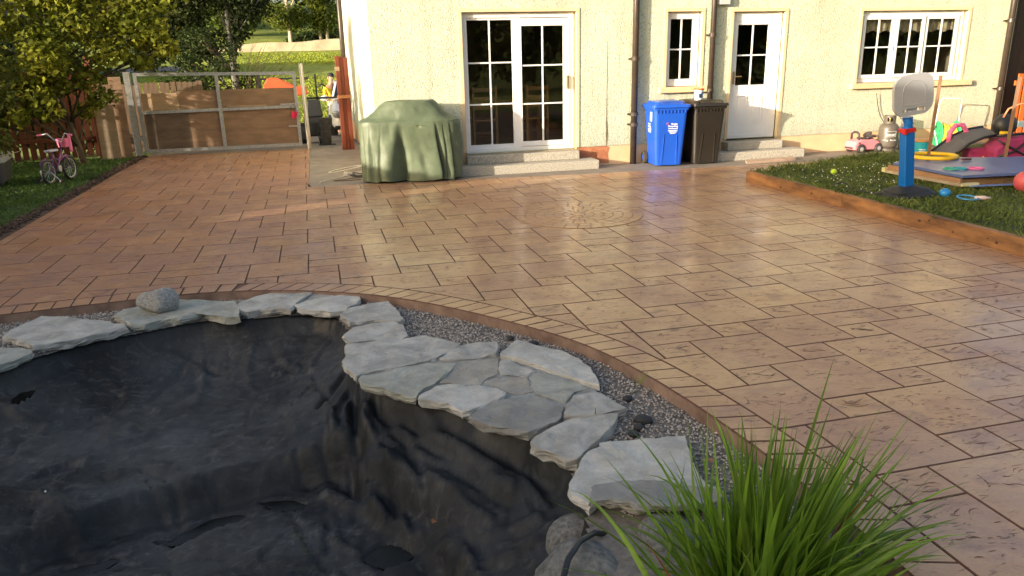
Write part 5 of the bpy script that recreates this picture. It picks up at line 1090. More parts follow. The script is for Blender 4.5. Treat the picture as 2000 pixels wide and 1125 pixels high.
def rrect(w_, h_, r, n=8, tap=0.): 
    P = []
    for q, (sx, sy) in enumerate(((1, -1), (1, 1), (-1, 1), (-1, -1))):
        for s_ in range(n + 1):
            a = math.pi / 2 * s_ / n - math.pi / 2 + q * math.pi / 2; P.append((sx * (w_ / 2 - r) + r * math.cos(a), sy * (h_ / 2 - r) + r * math.sin(a)))
    return P
T_ = Matrix.Translation((.0, -.055, 1.095)) @ Euler((math.pi / 2, 0, 0)).to_matrix().to_4x4()
bo_ = rrect(.47, .42, .13); 
mbk = MB(); n = len(bo_)
# board as a tray with raised rim; slot left open near the bottom
z0b = -.155
outer = bo_
slot = [(-.13, z0b - .018), (.13, z0b - .018), (.13, z0b + .018), (-.13, z0b + .018)]
bm = bmesh.new()
ov = [bm.verts.new((x, y, 0)) for x, y in outer]; sv = [bm.verts.new((x, y, 0)) for x, y in slot]
eo = [bm.edges.new((ov[i], ov[(i + 1) % n])) for i in range(n)]; es = [bm.edges.new((sv[i], sv[(i + 1) % 4])) for i in range(4)]
bmesh.ops.triangle_fill(bm, use_beauty=True, use_dissolve=False, edges=eo + es)
ex = bmesh.ops.extrude_face_region(bm, geom=bm.faces[:]); bmesh.ops.translate(bm, vec=(0, 0, .035), verts=[v for v in ex['geom'] if isinstance(v, bmesh.types.BMVert)])
bmesh.ops.recalc_face_normals(bm, faces=bm.faces[:]); me = bpy.data.meshes.new('backboard'); bm.to_mesh(me); bm.free(); me.materials.append(M_gb)
o = bpy.data.objects.new('backboard', me); link(o, bs); o.matrix_local = T_
md = o.modifiers.new('b', 'BEVEL'); md.width = .006; md.segments = 3; md.limit_method = 'ANGLE'; md.angle_limit = R(50)
a_p = [(.14 * math.cos(a), .02 + .13 * math.sin(a), .036) for a in np.linspace(.3, math.pi - .3, 14)]
o2 = MB().tube([(-.14, -.10, .036)] + a_p[::-1] + [(.14, -.10, .036)], .004, 6, closed=True).build('moulded_line', M_gb, o, smooth=True)
for x in (-.10, .105): MB().bb(x - .012, x + .012, z0b - .016, z0b + .016, -.01, .02).build('bracket_tab', mat('cream_bracket', (.6, .55, .45), .5, .05, 3, 0), o)
MB().bb(-.06, .06, z0b - .018, z0b + .018, -.004, .012).build('slot_filler', M_gb, o)
MB().tube([(-.12, -.02, .92), (-.06, -.01, .80), (-.05, 0, .76)], .008).tube([(-.12, -.02, .92), (-.02, -.02, .90)], .008).build('strut', mat('white_strut', (.65, .65, .65), .4, .05, 3, 0), bs, smooth=True)
# ================================================================== PLATFORM AND TOYS ON THE LAWN
M_blueb = mat('faded_blue_board', (.10, .14, .30), .38, .12, 3, .05, coat=.1); M_ply = mat('brown_plywood_edge', (.33, .18, .09), .7, .2, 5, .2, stretch=(1, 1, 6))
pl = thing('play_platform', 'low wooden play platform with a faded blue top on the right lawn', 'platform', (7.0, 7.0, LZ))
top = [(0.02, 0.0), (.75, -.12), (1.7, -.05), (1.75, .75), (1.42, .78), (.85, 1.02), (.48, 1.20), (.02, 1.1)]
MB().prism([(.06, .05), (1.6, 0), (1.6, .7), (.5, 1.1), (.06, 1.05)], -.02, .10).build('plinth_frame', M_wood, pl)
ft = MB(); n = len(top); tz_ = [.155, .165, .18, .2, .2, .2, .19, .17]
ft.add([(x, y, z - .03) for (x, y), z in zip(top, tz_)] + [(x, y, z) for (x, y), z in zip(top, tz_)], [tuple(range(n))[::-1], tuple(range(n, 2 * n))] + [(i, (i + 1) % n, n + (i + 1) % n, n + i) for i in range(n)])
ft.build('blue_top', M_blueb, pl)
MB().add([(-.03, -.02, .05), (-.03, 1.13, .06), (0, 1.13, .06), (0, -.02, .05), (-.03, -.02, .122), (-.03, 1.13, .14), (0, 1.13, .14), (0, -.02, .122)], [(0, 3, 2, 1), (4, 5, 6, 7), (0, 1, 5, 4), (1, 2, 6, 5), (2, 3, 7, 6), (3, 0, 4, 7)]).build('side_board', M_ply, pl)
MB().bb(-.055, -.031, -.06, 1.16, .04, .075).build('edge_rail', mat('weathered_rail', (.36, .29, .20), .8, .2, 6, .2), pl)
MB().bb(-.05, .18, -.085, -.03, .045, .075).build('corner_guard', mat('cream_corner_guard', (.65, .58, .30), .6, .1, 6, 0), pl); MB().bb(-.06, .0, 1.14, 1.2, .045, .10).build('corner_guard', MATS['cream_corner_guard'], pl)
MB().prism([(-.0, -.13), (.8, -.25), (1.6, -.2), (1.6, -.12), (.8, -.17), (.1, -.06)], .045, .05).build('sheet', mat('blue_sheet', (.16, .24, .5), .4, .1, 5, .2), pl)
st = setp(MB().tube([(0, 0, -.08), (.03, 0, 1.12)], .028, 4).build('wooden_stake', mat('brown_stake_timber', (.17, .09, .045), .75, .2, 6, .3, stretch=(6, 6, 1))), 'brown wooden stake standing behind the basketball stand inside the yellow ring', 'stake', 'wooden stakes on the lawn'); st.location = (7.55, 8.12, LZ + .1)
st = setp(MB().tube([(0, 0, -.25), (.05, .02, 1.05)], .03, 4).build('wooden_stake', mat('brown_stake_timber', (.17, .09, .045), .75, .2, 6, .3, stretch=(6, 6, 1))), 'wooden stake at the right beside the pink and black buggy', 'stake', 'wooden stakes on the lawn'); st.location = (8.70, 8.05, LZ + .12)
def ring(loc, R1, r, m_, lb, cat='ring', tilt_=(0, 0, 0), group=None):
    o = MB().tube([(R1 * math.cos(a), R1 * math.sin(a), 0) for a in np.linspace(0, 2 * math.pi, 41)[:-1]], r, 8, closed=True).build('toy_ring', m_, smooth=True); o.location = loc; o.rotation_euler = tilt_; return setp(o, lb, cat, group)
M_yel = mat('yellow_toy_plastic', (.78, .47, .01), .4, .08, 4, 0)
ring((7.64, 8.13, LZ + .215), .27, .026, M_yel, 'large yellow ring lying round the wooden stake'); M_tq2 = mat('green_toy_plastic', (.05, .42, .25), .4, .05, 4, 0); M_tq3 = mat('teal_toy_plastic', (.03, .30, .38), .4, .05, 4, 0)
ring((7.20, 7.37, LZ + .175), .075, .009, M_tq2, 'small green throwing ring on the blue platform', group='throwing rings'); ring((7.28, 7.32, LZ + .18), .075, .009, M_tq3, 'teal throwing ring overlapping the green one', group='throwing rings')
ring((7.46, 7.27, LZ + .178), .08, .010, mat('pink_ring_plastic', (.75, .15, .35), .4, .05, 4, 0), 'pink throwing ring alone on the blue platform', group='throwing rings')
ring((6.50, 6.38, LZ + .04), .095, .010, mat('light_blue_plastic', (.05, .28, .55), .4, .05, 4, 0), 'light blue ring lying in the grass near the sleeper', tilt_=(.08, 0, 0), group='throwing rings')
o = MB().bb(-.06, .06, -.02, .02, 0, .022).build('wood_offcut', mat('dark_red_brick', (.10, .04, .035), .8, .2, 10, .2)); o.location = (7.78, 7.74, LZ + .2); setp(o, 'small dark block lying on the blue platform', 'block')
rock('ball', (6.44, 6.62, LZ + .055), (.058, .058, .05), mat('blue_ball_plastic', (.02, .22, .55), .35, .05, 4, 0), 1, 'half buried blue ball right of the basketball base', 'ball', facet=False, sub=3, rough=.02)
rock('ball', (7.50, 6.62, LZ + .11), (.12, .12, .12), mat('red_ball_rubber', (.55, .09, .10), .45, .05, 4, 0), 2, 'red ball at the right edge of the photo', 'ball', facet=False, sub=3, rough=.0)
rock('ball', (6.46, 8.50, LZ + .032), (.042, .036, .036), mat('lime_ball', (.45, .65, .03), .6, .05, 4, 0), 3, 'lime green ball in the grass near the back of the lawn', 'ball', facet=False, sub=3, rough=.05)
o = MB().lathe([(.005, -.08), (.022, -.07), (.024, .02), (.012, .05), (.012, .08)], 12, Euler((0, math.pi / 2, 0)).to_matrix().to_4x4()).build('small_bottle', mat('pale_pink_plastic', (.65, .5, .48), .5, .05, 4, 0), smooth=True); o.location = (6.64, 6.33, LZ + .035); o.rotation_euler = (0, 0, -.3); setp(o, 'pale pink bottle lying beside the light blue ring', 'bottle')
cable([(5.92, 6.95, LZ + .03), (5.8, 7.15, LZ + .03), (5.68, 7.3, LZ + .03), (5.72, 7.5, LZ + .05), (5.86, 7.5, LZ + .07), (5.8, 7.3, LZ + .03), (5.7, 7.25, LZ + .02)], .008, M_cabb, 'black cord in the grass left of the basketball base')
# pushchair and buggy at the right
M_fabg = mat('grey_buggy_fabric', (.10, .10, .105), .8, .15, 6, .2); M_fabp = mat('magenta_buggy_fabric', (.36, .035, .13), .7, .1, 6, .2); M_fp = mat('pink_foam', (.80, .16, .34), .5, .05, 5, 0)
bg1 = thing('pushchair', 'folded grey and black pushchair with a pink foam handle on the lawn', 'pushchair', (8.75, 8.75, LZ), R(-12))
P = [(-.42, 0.), (-.25, .13), (-.08, .26), (.12, .34), (.34, .37)]
vv = []
for x, z in P: vv += [(x, -.18, z), (x, .20, z + .05), (x, .20, z + .09), (x, -.18, z + .04)]
ff = []
for i in range(len(P) - 1):
    a = 4 * i
    for k in range(4): ff.append((a + k, a + (k + 1) % 4, a + 4 + (k + 1) % 4, a + 4 + k))
ff += [(0, 3, 2, 1), (4 * len(P) - 4, 4 * len(P) - 3, 4 * len(P) - 2, 4 * len(P) - 1)]
MB().add(vv, ff).build('seat_panel', M_fabg, bg1, bevel=.01)
MB().tube([(x, .21, z + .09) for x, z in P], .024, 8).build('piping', M_blackp, bg1, smooth=True); MB().tube([(x, -.19, z + .02) for x, z in P[1:]], .02, 8).build('piping', M_blackp, bg1, smooth=True)
MB().tube([(-.16, .16, .24), (-.15, .17, .40), (-.08, .17, .50), (.02, .17, .50), (.09, .17, .40), (.10, .16, .32)], .034, 10).build('foam_handle', M_fp, bg1, smooth=True)
MB().bb(-.12, .0, .02, .16, .22, .27).build('pink_pad', M_fabp, bg1, bevel=.01); MB().bb(.0, .4, -.1, .1, .03, .2).build('under_seat', M_fabp, bg1, bevel=.03)
for x in (-.15, .16, .28): MB().tube([(x, -.17, .0), (x, -.17, .10)], .012, 6).build('leg', M_yel, bg1)
bg2 = thing('buggy', 'magenta and black childs buggy lying on its side at the right edge', 'buggy', (9.30, 8.45, LZ), R(-10))
rb = MB(); prof2 = [(-.42, .02), (-.45, .22), (-.28, .36), (.0, .40), (.35, .38), (.5, .2), (.5, .02)]
rb.add([(x, -.2, z) for x, z in prof2] + [(x * .8, .25, z * .9) for x, z in prof2], [tuple(range(7)), tuple(range(7, 14))[::-1]] + [(i, i + 7, (i + 1) % 7 + 7, (i + 1) % 7) for i in range(7)]); rb.build('body', M_fabp, bg2, bevel=.04)
MB().tube([(-.44, -.21, .34), (-.25, -.22, .24), (-.05, -.22, .14), (.3, -.22, .12)], .014).tube([(-.40, -.21, .12), (-.2, -.22, .18), (.0, -.22, .34), (.1, -.2, .42)], .014).tube([(-.46, -.21, .40), (-.1, -.21, .42), (.5, -.2, .36)], .018).tube([(-.4, -.22, .04), (.0, -.22, .03), (.5, -.22, .02)], .015).build('frame', M_blackp, bg2, smooth=True)
MB().lathe([(.05, -.1), (.13, -.08), (.16, .0), (.13, .08), (.05, .1)], 16, Matrix.Translation((-.22, 0, .52)) @ Euler((1.3, .2, 0)).to_matrix().to_4x4()).build('hood_bag', M_blackp, bg2, smooth=True)
MB().tube([(-.3, -.05, .62), (-.25, -.06, .74), (-.1, -.06, .80), (.1, -.06, .80)], .012).build('carry_bar', mat('orange_tube', (.7, .25, .12), .4, .1, 5, 0), bg2, smooth=True)
MB().bb(-.12, -.02, -.12, -.10, .50, .58).build('pale_patch', mat('pale_blue_patch', (.4, .55, .6), .6, .1, 5, 0), bg2); MB().bb(-.36, -.28, -.2, -.1, .40, .45).build('buckle', M_yel, bg2, bevel=.01)
# orange slatted gate and dark shed at the right end of the house
M_or = mat('bright_orange_timber', (.55, .12, .02), .6, .2, 6, .2, stretch=(12, 12, 1))
of = thing('orange_fence', 'bright orange slatted fence at the right end of the house', 'fence', (12.10, 11.2, 0))
for i in range(9): MB().bb(.02 + i * .15, .12 + i * .15, -.01, .02, .05, 1.20 + .02 * (i % 2)).build('pale', M_or, of)
for z in (.3, 1.0): MB().bb(0, 1.4, .021, .06, z, z + .08).build('rail', M_or, of)
sh = thing('shed', 'dark brown timber shed beyond the right end of the house', 'shed', (12.12, 11.7, 0))
M_dkw = mat('dark_brown_boards', (.045, .024, .014), .7, .3, 5, .3, stretch=(10, 10, 1))
for i in range(14): MB().bb(i * .15, i * .15 + .145, 0, .04, 0, 3.0).build('board', M_dkw, sh)
MB().bb(0, 2.1, .041, 2.0, 0, 3.0).build('body', M_dkw, sh); MB().bb(-.02, 2.2, -.1, 2.1, 3.0, 3.1).build('roof', M_roof, sh)
# ================================================================== GATE
M_plyw = mat('weathered_plywood', (.22, .135, .08), .75, .25, 2.5, .3, stretch=(1, 1, 4), detail=9); M_plyd = mat('dark_plywood', (.13, .09, .062), .8, .3, 2.5, .3, stretch=(1, 1, 4), detail=9); M_plyl = mat('pale_plywood', (.33, .22, .13), .75, .2, 2.5, .3, stretch=(1, 1, 4), detail=9)
gt = thing('driveway_gate', 'wide galvanised driveway gate boarded with plywood sheets', 'gate', (-3.38, 16.22, 0))
def bar(x0, z0, x1, z1, w_=.055, y=0): return MB().box(((x0 + x1) / 2, y, (z0 + z1) / 2), (math.hypot(x1 - x0, z1 - z0), .05, w_), rot=(0, -math.atan2(z1 - z0, x1 - x0), 0))
GW = 2.94
bar(.0, .09, GW, .09).build('bottom_rail', M_galv, gt); bar(.0, .83, GW, .85).build('middle_rail', M_galv, gt); bar(0, 1.55, GW, 1.50, .06).build('top_rail', M_galv, gt)
MB().bb(-.03, .03, -.027, .027, .06, 1.58).build('stile', M_galv, gt); MB().bb(GW - .03, GW + .03, -.027, .027, .06, 1.53).build('stile', M_galv, gt); MB().bb(1.44, 1.50, -.027, .027, .1, 1.52).build('centre_stile', M_galv, gt)
for (x0, x1, z0, z1, m_) in ((.04, .86, .12, .82, M_plyd), (.86, 1.44, .12, .81, M_plyw), (1.50, GW - .03, .12, .83, M_plyw), (.04, .70, .87, 1.19, M_plyl), (.70, 1.44, .87, 1.215, M_plyw), (1.50, GW - .03, .87, 1.22, M_plyw)):
    MB().bb(x0 + .003, x1 - .003, .03, .045, z0, z1).build('plywood_sheet', m_, gt)
MB().bb(1.6, 2.35, .0, .03, .878, .905).build('batten', M_plyl, gt); MB().bb(GW - .32, GW + .12, -.045, -.03, .885, .915).build('latch_bar', M_galv, gt); MB().bb(GW - .2, GW - .02, -.045, -.03, .45, .475).build('latch_bolt', M_galv, gt)
for z in (.3, 1.35): MB().bb(-.14, -.03, -.02, .02, z, z + .07).build('hinge', M_galv, gt)
gp1 = setp(MB().bb(-.055, .055, -.05, .05, 0, 1.60).build('gate_post', M_galv), 'thick galvanised post carrying the gate hinges', 'post', 'gate posts'); gp1.location = (-3.52, 16.22, 0)
gp2 = setp(MB().tube([(0, 0, 0), (-.02, 0, 1.68)], .042, 16).build('gate_post', mat('bright_steel_tube', (.6, .58, .55), .3, .15, 3, 0, metal=.9), smooth=False), 'round bright steel post at the latch end of the gate', 'post', 'gate posts'); gp2.location = (-.27, 16.12, 0)
bk = thing('pink_bucket', 'small crimson bucket hanging on the gate latch', 'bucket', (-.52, 16.15, .62), 0)
MB().lathe([(.045, 0), (.062, .12), (.066, .12), (.066, .13)], 16, Euler((0, .2, 0)).to_matrix().to_4x4()).build('body', mat('crimson_plastic', (.62, .01, .08), .35, .05, 4, 0), bk); MB().tube([(-.05, -.02, .14), (-.03, -.03, .26), (.02, -.03, .28), (.08, -.02, .12)], .004, 5).build('handle', M_blackp, bk)
for i, (x0, x1, y, z1, m_, lb) in enumerate(((-4.07, -3.74, 15.75, 1.02, mat('grey_plywood', (.26, .19, .125), .8, .2, 2.5, .3, stretch=(1, 1, 4)), 'weathered plywood offcut leaning left of the gate post'), (-3.80, -3.58, 15.95, 1.52, M_plyw, 'tall narrow plywood strip against the gate post'))):
    setp(MB().bb(x0, x1, y, y + .018, 0, z1).build('plywood_board', m_), lb, 'board')
# ================================================================== FENCES
def fence(p0, p1, h, m_, name, lb, sp=.15, w_=.10, gap_seed=1, z0=0, group=None, posts=True, sun_notch=()):
    L_ = math.dist(p0, p1); an = math.atan2(p1[1] - p0[1], p1[0] - p0[0]); t_ = thing(name, lb, 'fence', (p0[0], p0[1], z0), an, group); r = random.Random(gap_seed)
    base = None; n = int(L_ / sp)
    for i in range(n):
        if base is None:
            me_o = MB().bb(0, w_, -.012, .012, .04, h).build('pale', m_, t_); base = me_o
        else:
            me_o = base.copy(); C.objects.link(me_o)
        me_o.location = (i * sp, 0, r.uniform(-.02, .02) - (.55 if any(a < i * sp < b for a, b in sun_notch) else 0)); me_o.rotation_euler = (0, r.uniform(-.012, .012), 0)
    for z in (.35, h - .3): MB().bb(0, L_, .013, .055, z, z + .07).build('rail', m_, t_)
    if posts:
        k = 0
        while k <= L_: MB().bb(k - .045, k + .045, .056, .15, -.05, h + .02).build('post', m_, t_); k += 1.9
    return t_
M_fred = mat('red_brown_fence', (.15, .045, .02), .8, .3, 5, .3, stretch=(10, 10, 1)); M_fgrey = mat('grey_brown_fence', (.17, .11, .07), .85, .3, 5, .3, stretch=(10, 10, 1))
fence((-4.25, 16.45), (-7.0, 15.6), 1.65, M_fred, 'paling_fence', 'red brown paling fence behind the fruit tree and the bike', .135, .1, 1)
fence((-7.0, 15.5), (-7.2, 10.4), 1.60, M_fred, 'paling_fence', 'red brown paling fence along the left side of the lawn', .14, .095, 2)
fence((-7.2, 10.4), (-7.3, 3.0), 1.62, M_fred, 'paling_fence', 'close boarded red brown fence left of the pond', .105, .102, 4, sun_notch=((3.7, 4.25), (5.0, 5.25), (5.6, 5.8)))  # out of view; boarded close for shade, pales dropped to let streaks through
fence((-4.3, 17.1), (-2.25, 17.3), 1.42, M_fgrey, 'paling_fence', 'grey brown close boarded fence just beyond the gate', .105, .098, 3, -.05)
setp(MB().bb(-.05, .05, -.05, .05, 0, 1.9).build('fence_post', M_fred), 'tall red brown post at the right end of the paling fence', 'post').location = (-4.18, 16.3, 0)
rt = thing('timber_bundle', 'bundle of red stained timber standing on end against the side of the house', 'timber bundle', (.50, 15.6, 0), .15)
for i, (x, h) in enumerate(((-.085, 1.80), (-.005, 1.79), (.075, 1.77))): MB().bb(x - .038, x + .038, -.03 + .02 * (i % 2), .03 + .02 * (i % 2), .0, h).build('plank', M_redwood, rt, bevel=.004)
MB().bb(-.13, .12, -.045, .06, 1.0, 1.06).build('band', mat('dull_orange_batten', (.4, .16, .06), .7, .2, 6, .1), rt); MB().bb(-.15, -.06, -.05, -.03, 1.52, 1.60).build('block', M_plyl, rt)
# ================================================================== YARD BEYOND THE GATE
ZL = -.10
tr = thing('garden_tractor', 'black machine with a crossbar and lamp standing behind the gate', 'tractor', (-.12, 18.1, -.10))
MB().bb(-.25, .16, -.2, .5, .18, .62).add(*tbox(.38, .5, .28, .4, .62, .98, n=2, r=.04)).build('body', M_blackp, tr, bevel=.03)
for (x, y, r_, w_) in ((.22, -.1, .22, .14), (-.28, .0, .24, .14), (.22, .6, .17, .1)):
    T_ = Matrix.Translation((x, y, r_)) @ RX; q = MB().lathe([(r_ * .5, -w_ / 2), (r_, -w_ / 2), (r_ * 1.03, 0), (r_, w_ / 2), (r_ * .5, w_ / 2)], 22, T_).build('wheel', M_blackp, tr); MB().lathe([(.02, -w_ / 2 - .004), (r_ * .45, -w_ / 2 - .002), (r_ * .45, w_ / 2 + .002), (.02, w_ / 2 + .004)], 14, T_).build('hub', M_dkp, q)
MB().bb(-.20, .64, -.03, .01, 1.0, 1.045).bb(.07, .11, -.03, .01, .0, 1.55).build('crossbar', M_blackp, tr); MB().tube([(.14, 0, 1.28), (.22, 0, 1.33), (.30, 0, 1.27)], .022, 8).build('hand_grip', M_blackp, tr, smooth=True)
MB().tube([(.58, 0, 1.0), (.58, 0, .95)], .008).lathe([(.03, .88), (.055, .90), (.06, .95), (.03, .97)], 12, Matrix.Translation((.58, 0, 0))).tube([(.60, 0, .88), (.62, 0, .45)], .008).build('lamp', M_dkp, tr)
sw = thing('covered_frame', 'dark frame holding a bright orange cover behind the gate boards', 'cover frame', (-1.15, 18.6, -.12))
MB().bb(-.16, -.10, -.03, .03, 0, 1.62).bb(-.1, .95, -.02, .02, 1.46, 1.50).build('frame', M_blackp, sw)
MB().add([(-.12, -.2, 1.15), (.95, -.2, 1.15), (.05, -.1, 1.50), (.28, -.1, 1.50), (-.12, .4, 1.15), (.95, .4, 1.15), (.05, .3, 1.50), (.28, .3, 1.50)], [(0, 1, 3, 2), (2, 3, 7, 6), (1, 5, 7, 3), (4, 0, 2, 6), (5, 4, 6, 7)]).bb(.55, .9, -.2, .3, 1.1, 1.30).build('cover', mat('orange_red_cover', (.72, .10, .03), .5, .1, 4, .2), sw, bevel=.03)
dm = thing('black_drum', 'dark ribbed drum on a flat plate standing in the lane', 'drum', (.08, 16.95, -.045))
MB().bb(-.16, .19, -.12, .12, 0, .05).build('plate', M_blackp, dm); db = MB().lathe([(.10, .05), (.11, .10), (.115, .35), (.12, .55)], 20).bb(-.10, .16, -.1, .1, .52, .60); db.build('body', mat('sooty_metal', (.05, .045, .04), .7, .4, 14, .4), dm)
MB().tube([(-.12, -.02, .04), (-.15, -.02, .2), (-.14, -.02, .4), (-.10, -.02, .5)], .012).build('hoop', M_blackp, dm, smooth=True)
for i in range(3): MB().lathe([(.118, .18 + i * .12), (.124, .19 + i * .12), (.118, .20 + i * .12)], 20, cap=False).build('rib', M_dkp, dm)
# white car, nose towards the gate
car = thing('parked_car', 'white car parked past the gate, half hidden behind the red timber', 'car', (1.12, 21.3, -.30), R(0))
M_cw = mat('white_car_paint', (.78, .79, .81), .25, .02, 2, 0, coat=.8)
st_ = [(0, .55, .34, .58), (.08, .72, .24, .72), (.35, .83, .2, .84), (.95, .87, .18, .98), (1.15, .87, .18, 1.02), (3.2, .86, .18, 1.0), (3.75, .80, .24, .95), (3.9, .66, .34, .8)]
vv = []; ns = 12
for (y, hw, zb, zt) in st_:
    h = zt - zb
    for (a, b) in ((-.92, 0), (-1, .16), (-1, .45), (-.985, .72), (-.90, .92), (-.70, 1.0), (.70, 1.0), (.90, .92), (.985, .72), (1, .45), (1, .16), (.92, 0)): vv.append((a * hw, y, zb + b * h))
ff = [(i * ns + k, (i + 1) * ns + k, (i + 1) * ns + (k + 1) % ns, i * ns + (k + 1) % ns) for i in range(len(st_) - 1) for k in range(ns)] + [tuple(range(ns)), tuple((len(st_) - 1) * ns + k for k in range(ns))[::-1]]
MB().add(vv, ff).build('body', M_cw, car, smooth=True, sub=1)
cst = [(1.05, .76, 1.0, 1.02), (1.75, .62, 1.0, 1.46), (3.0, .62, 1.0, 1.48), (3.6, .66, 1.0, 1.1)]
vv = [p for (y, hw, zb, zt) in cst for p in ((-.78, y, zb), (-hw, y, zt), (hw, y, zt), (.78, y, zb))]
MB().add(vv, [(4 * i + k, 4 * i + 4 + k, 4 * i + 5 + k, 4 * i + 1 + k) for i in range(3) for k in range(3)] + [(0, 1, 2, 3), (15, 14, 13, 12)]).build('cabin', M_cw, car, bevel=.04)
M_cg = mat('dark_car_glass', (.012, .014, .016), .06, .1, 2, 0, coat=.5)
MB().add([(-.70, 1.10, 1.05), (.70, 1.10, 1.05), (.57, 1.70, 1.44), (-.57, 1.70, 1.44)], [(0, 1, 2, 3)]).build('windscreen', M_cg, car, loc=(0, -.02, .012))
for s_ in (-1, 1):
    MB().add([(s_ * .785, 1.35, 1.04), (s_ * .785, 3.3, 1.04), (s_ * .655, 3.0, 1.42), (s_ * .655, 1.8, 1.41)], [(0, 1, 2, 3) if s_ > 0 else (3, 2, 1, 0)]).build('side_window', M_cg, car, loc=(s_ * .008, 0, 0))
    MB().lathe([(.02, -.05), (.09, -.03), (.11, 0), (.09, .04), (.02, .05)], 16, Matrix.Translation((s_ * .96, 1.25, 1.03)) @ Euler((math.pi / 2, 0, 0)).to_matrix().to_4x4(), sx=1.1, sy=.7).build('mirror', M_cw, car, smooth=True)
    MB().tube([(s_ * .82, 1.28, .98), (s_ * .95, 1.26, .97)], .02, 6).build('mirror_arm', M_blackp, car)
    hl = MB().lathe([(.02, 0), (.13, .02), (.15, .05), (.13, .08)], 16, Matrix.Translation((s_ * .66, .07, .66)) @ Euler((math.pi / 2 + .35, 0, s_ * .55)).to_matrix().to_4x4(), sx=.9, sy=.75).build('headlight', mat('headlight_glass', (.35, .38, .4), .08, .3, 12, .1, coat=1.), car, smooth=True)
    for y in (.72, 3.1):
        T_ = Matrix.Translation((s_ * .78, y, .30)) @ RX; q = MB().lathe([(.2, -.1), (.30, -.1), (.315, 0), (.30, .1), (.2, .1)], 26, T_).build('tyre', M_blackp, car); MB().lathe([(.03, -.09), (.19, -.105), (.19, .105), (.03, .09)], 18, T_).build('rim', M_galv, q)
MB().bb(-.5, .5, -.03, .04, .26, .36).bb(-.35, .35, .0, .06, .52, .60).build('grille', M_blackp, car, bevel=.02)
MB().bb(-.76, -.52, -.0, .10, .24, .34).bb(.52, .76, .0, .10, .24, .34).build('fog_light', M_blackp, car, bevel=.03)
MB().bb(-.26, .26, -.045, -.02, .40, .50).build('number_plate', mat('plain_plate', (.7, .7, .66), .5, .05, 5, 0), car)
# person standing beyond the car
ps = thing('person', 'person in a dark cap and yellow top standing beyond the white car', 'person', (.40, 23.7, -.38), R(25))
def skin_mesh(name, joints, edges, m_, par, sub=2):
    me = bpy.data.meshes.new(name); me.from_pydata([j[0] for j in joints], edges, []); me.update(); me.materials.append(m_)
    o = bpy.data.objects.new(name, me); link(o, par); sk = o.modifiers.new('k', 'SKIN'); sk.use_smooth_shade = True
    me.skin_vertices[0].data[0].use_root = True
    for i, j in enumerate(joints): me.skin_vertices[0].data[i].radius = j[1] if isinstance(j[1], tuple) else (j[1], j[1])
    ss = o.modifiers.new('s', 'SUBSURF'); ss.levels = sub; ss.render_levels = sub; return o
M_skin = mat('skin_tone', (.50, .30, .22), .6, .08, 6, 0)
skin_mesh('body', [((0, 0, .92), (.16, .11)), ((0, 0, 1.12), (.14, .10)), ((0, 0, 1.36), (.17, .10)), ((0, 0, 1.46), .065), ((0, -.01, 1.56), .055), ((0, -.02, 1.64), (.075, .09)), ((0, -.02, 1.70), (.075, .09)), ((.19, 0, 1.38), .055), ((.24, 0, 1.14), .042), ((.24, -.06, .92), .032), ((-.19, 0, 1.38), .055), ((-.24, -.02, 1.14), .042), ((-.22, -.16, .96), .032), ((.09, 0, .82), .085), ((.10, 0, .48), .06), ((.10, .01, .09), .04), ((.10, -.12, .04), .035), ((-.09, 0, .82), .085), ((-.10, 0, .48), .06), ((-.10, .01, .09), .04), ((-.10, -.12, .04), .035), ((.24, -.09, .84), .03), ((-.21, -.24, .98), .03)],
          [(0, 1), (1, 2), (2, 3), (3, 4), (4, 5), (5, 6), (2, 7), (7, 8), (8, 9), (2, 10), (10, 11), (11, 12), (0, 13), (13, 14), (14, 15), (15, 16), (0, 17), (17, 18), (18, 19), (19, 20), (9, 21), (12, 22)], M_skin, ps)
skin_mesh('yellow_top', [((0, 0, .90), (.175, .125)), ((0, 0, 1.12), (.16, .118)), ((0, 0, 1.35), (.185, .118)), ((0, 0, 1.44), (.09, .08)), ((.20, 0, 1.38), .066), ((.245, 0, 1.15), .055), ((-.20, 0, 1.38), .066), ((-.245, -.02, 1.15), .055)], [(0, 1), (1, 2), (2, 3), (2, 4), (4, 5), (2, 6), (6, 7)], mat('yellow_shirt', (.72, .50, .03), .85, .08, 6, .2), ps)
skin_mesh('trousers', [((0, 0, .92), (.17, .12)), ((.09, 0, .80), .098), ((.10, 0, .48), .074), ((.10, .01, .12), .058), ((-.09, 0, .80), .098), ((-.10, 0, .48), .074), ((-.10, .01, .12), .058)], [(0, 1), (1, 2), (2, 3), (0, 4), (4, 5), (5, 6)], mat('dark_trousers', (.03, .03, .04), .85, .1, 6, .1), ps)
MB().lathe([(.102, 1.69), (.104, 1.72), (.09, 1.765), (.05, 1.79), (.005, 1.795)], 20, Matrix.Translation((0, -.02, 0)), sx=.9, sy=1.05).add([(-.07, -.10, 1.70), (.07, -.10, 1.70), (.05, -.21, 1.685), (-.05, -.21, 1.685), (-.07, -.10, 1.715), (.07, -.10, 1.715), (.05, -.21, 1.695), (-.05, -.21, 1.695)], [(0, 3, 2, 1), (4, 5, 6, 7), (0, 1, 5, 4), (1, 2, 6, 5), (2, 3, 7, 6), (3, 0, 4, 7)]).build('cap', mat('black_cap', (.02, .02, .025), .8, .1, 6, .1), ps, smooth=True)
MB().add([(-.018, -.105, 1.63), (.018, -.105, 1.63), (0, -.135, 1.635), (0, -.10, 1.675)], [(0, 1, 2), (1, 3, 2), (3, 0, 2)]).build('nose', M_skin, ps)
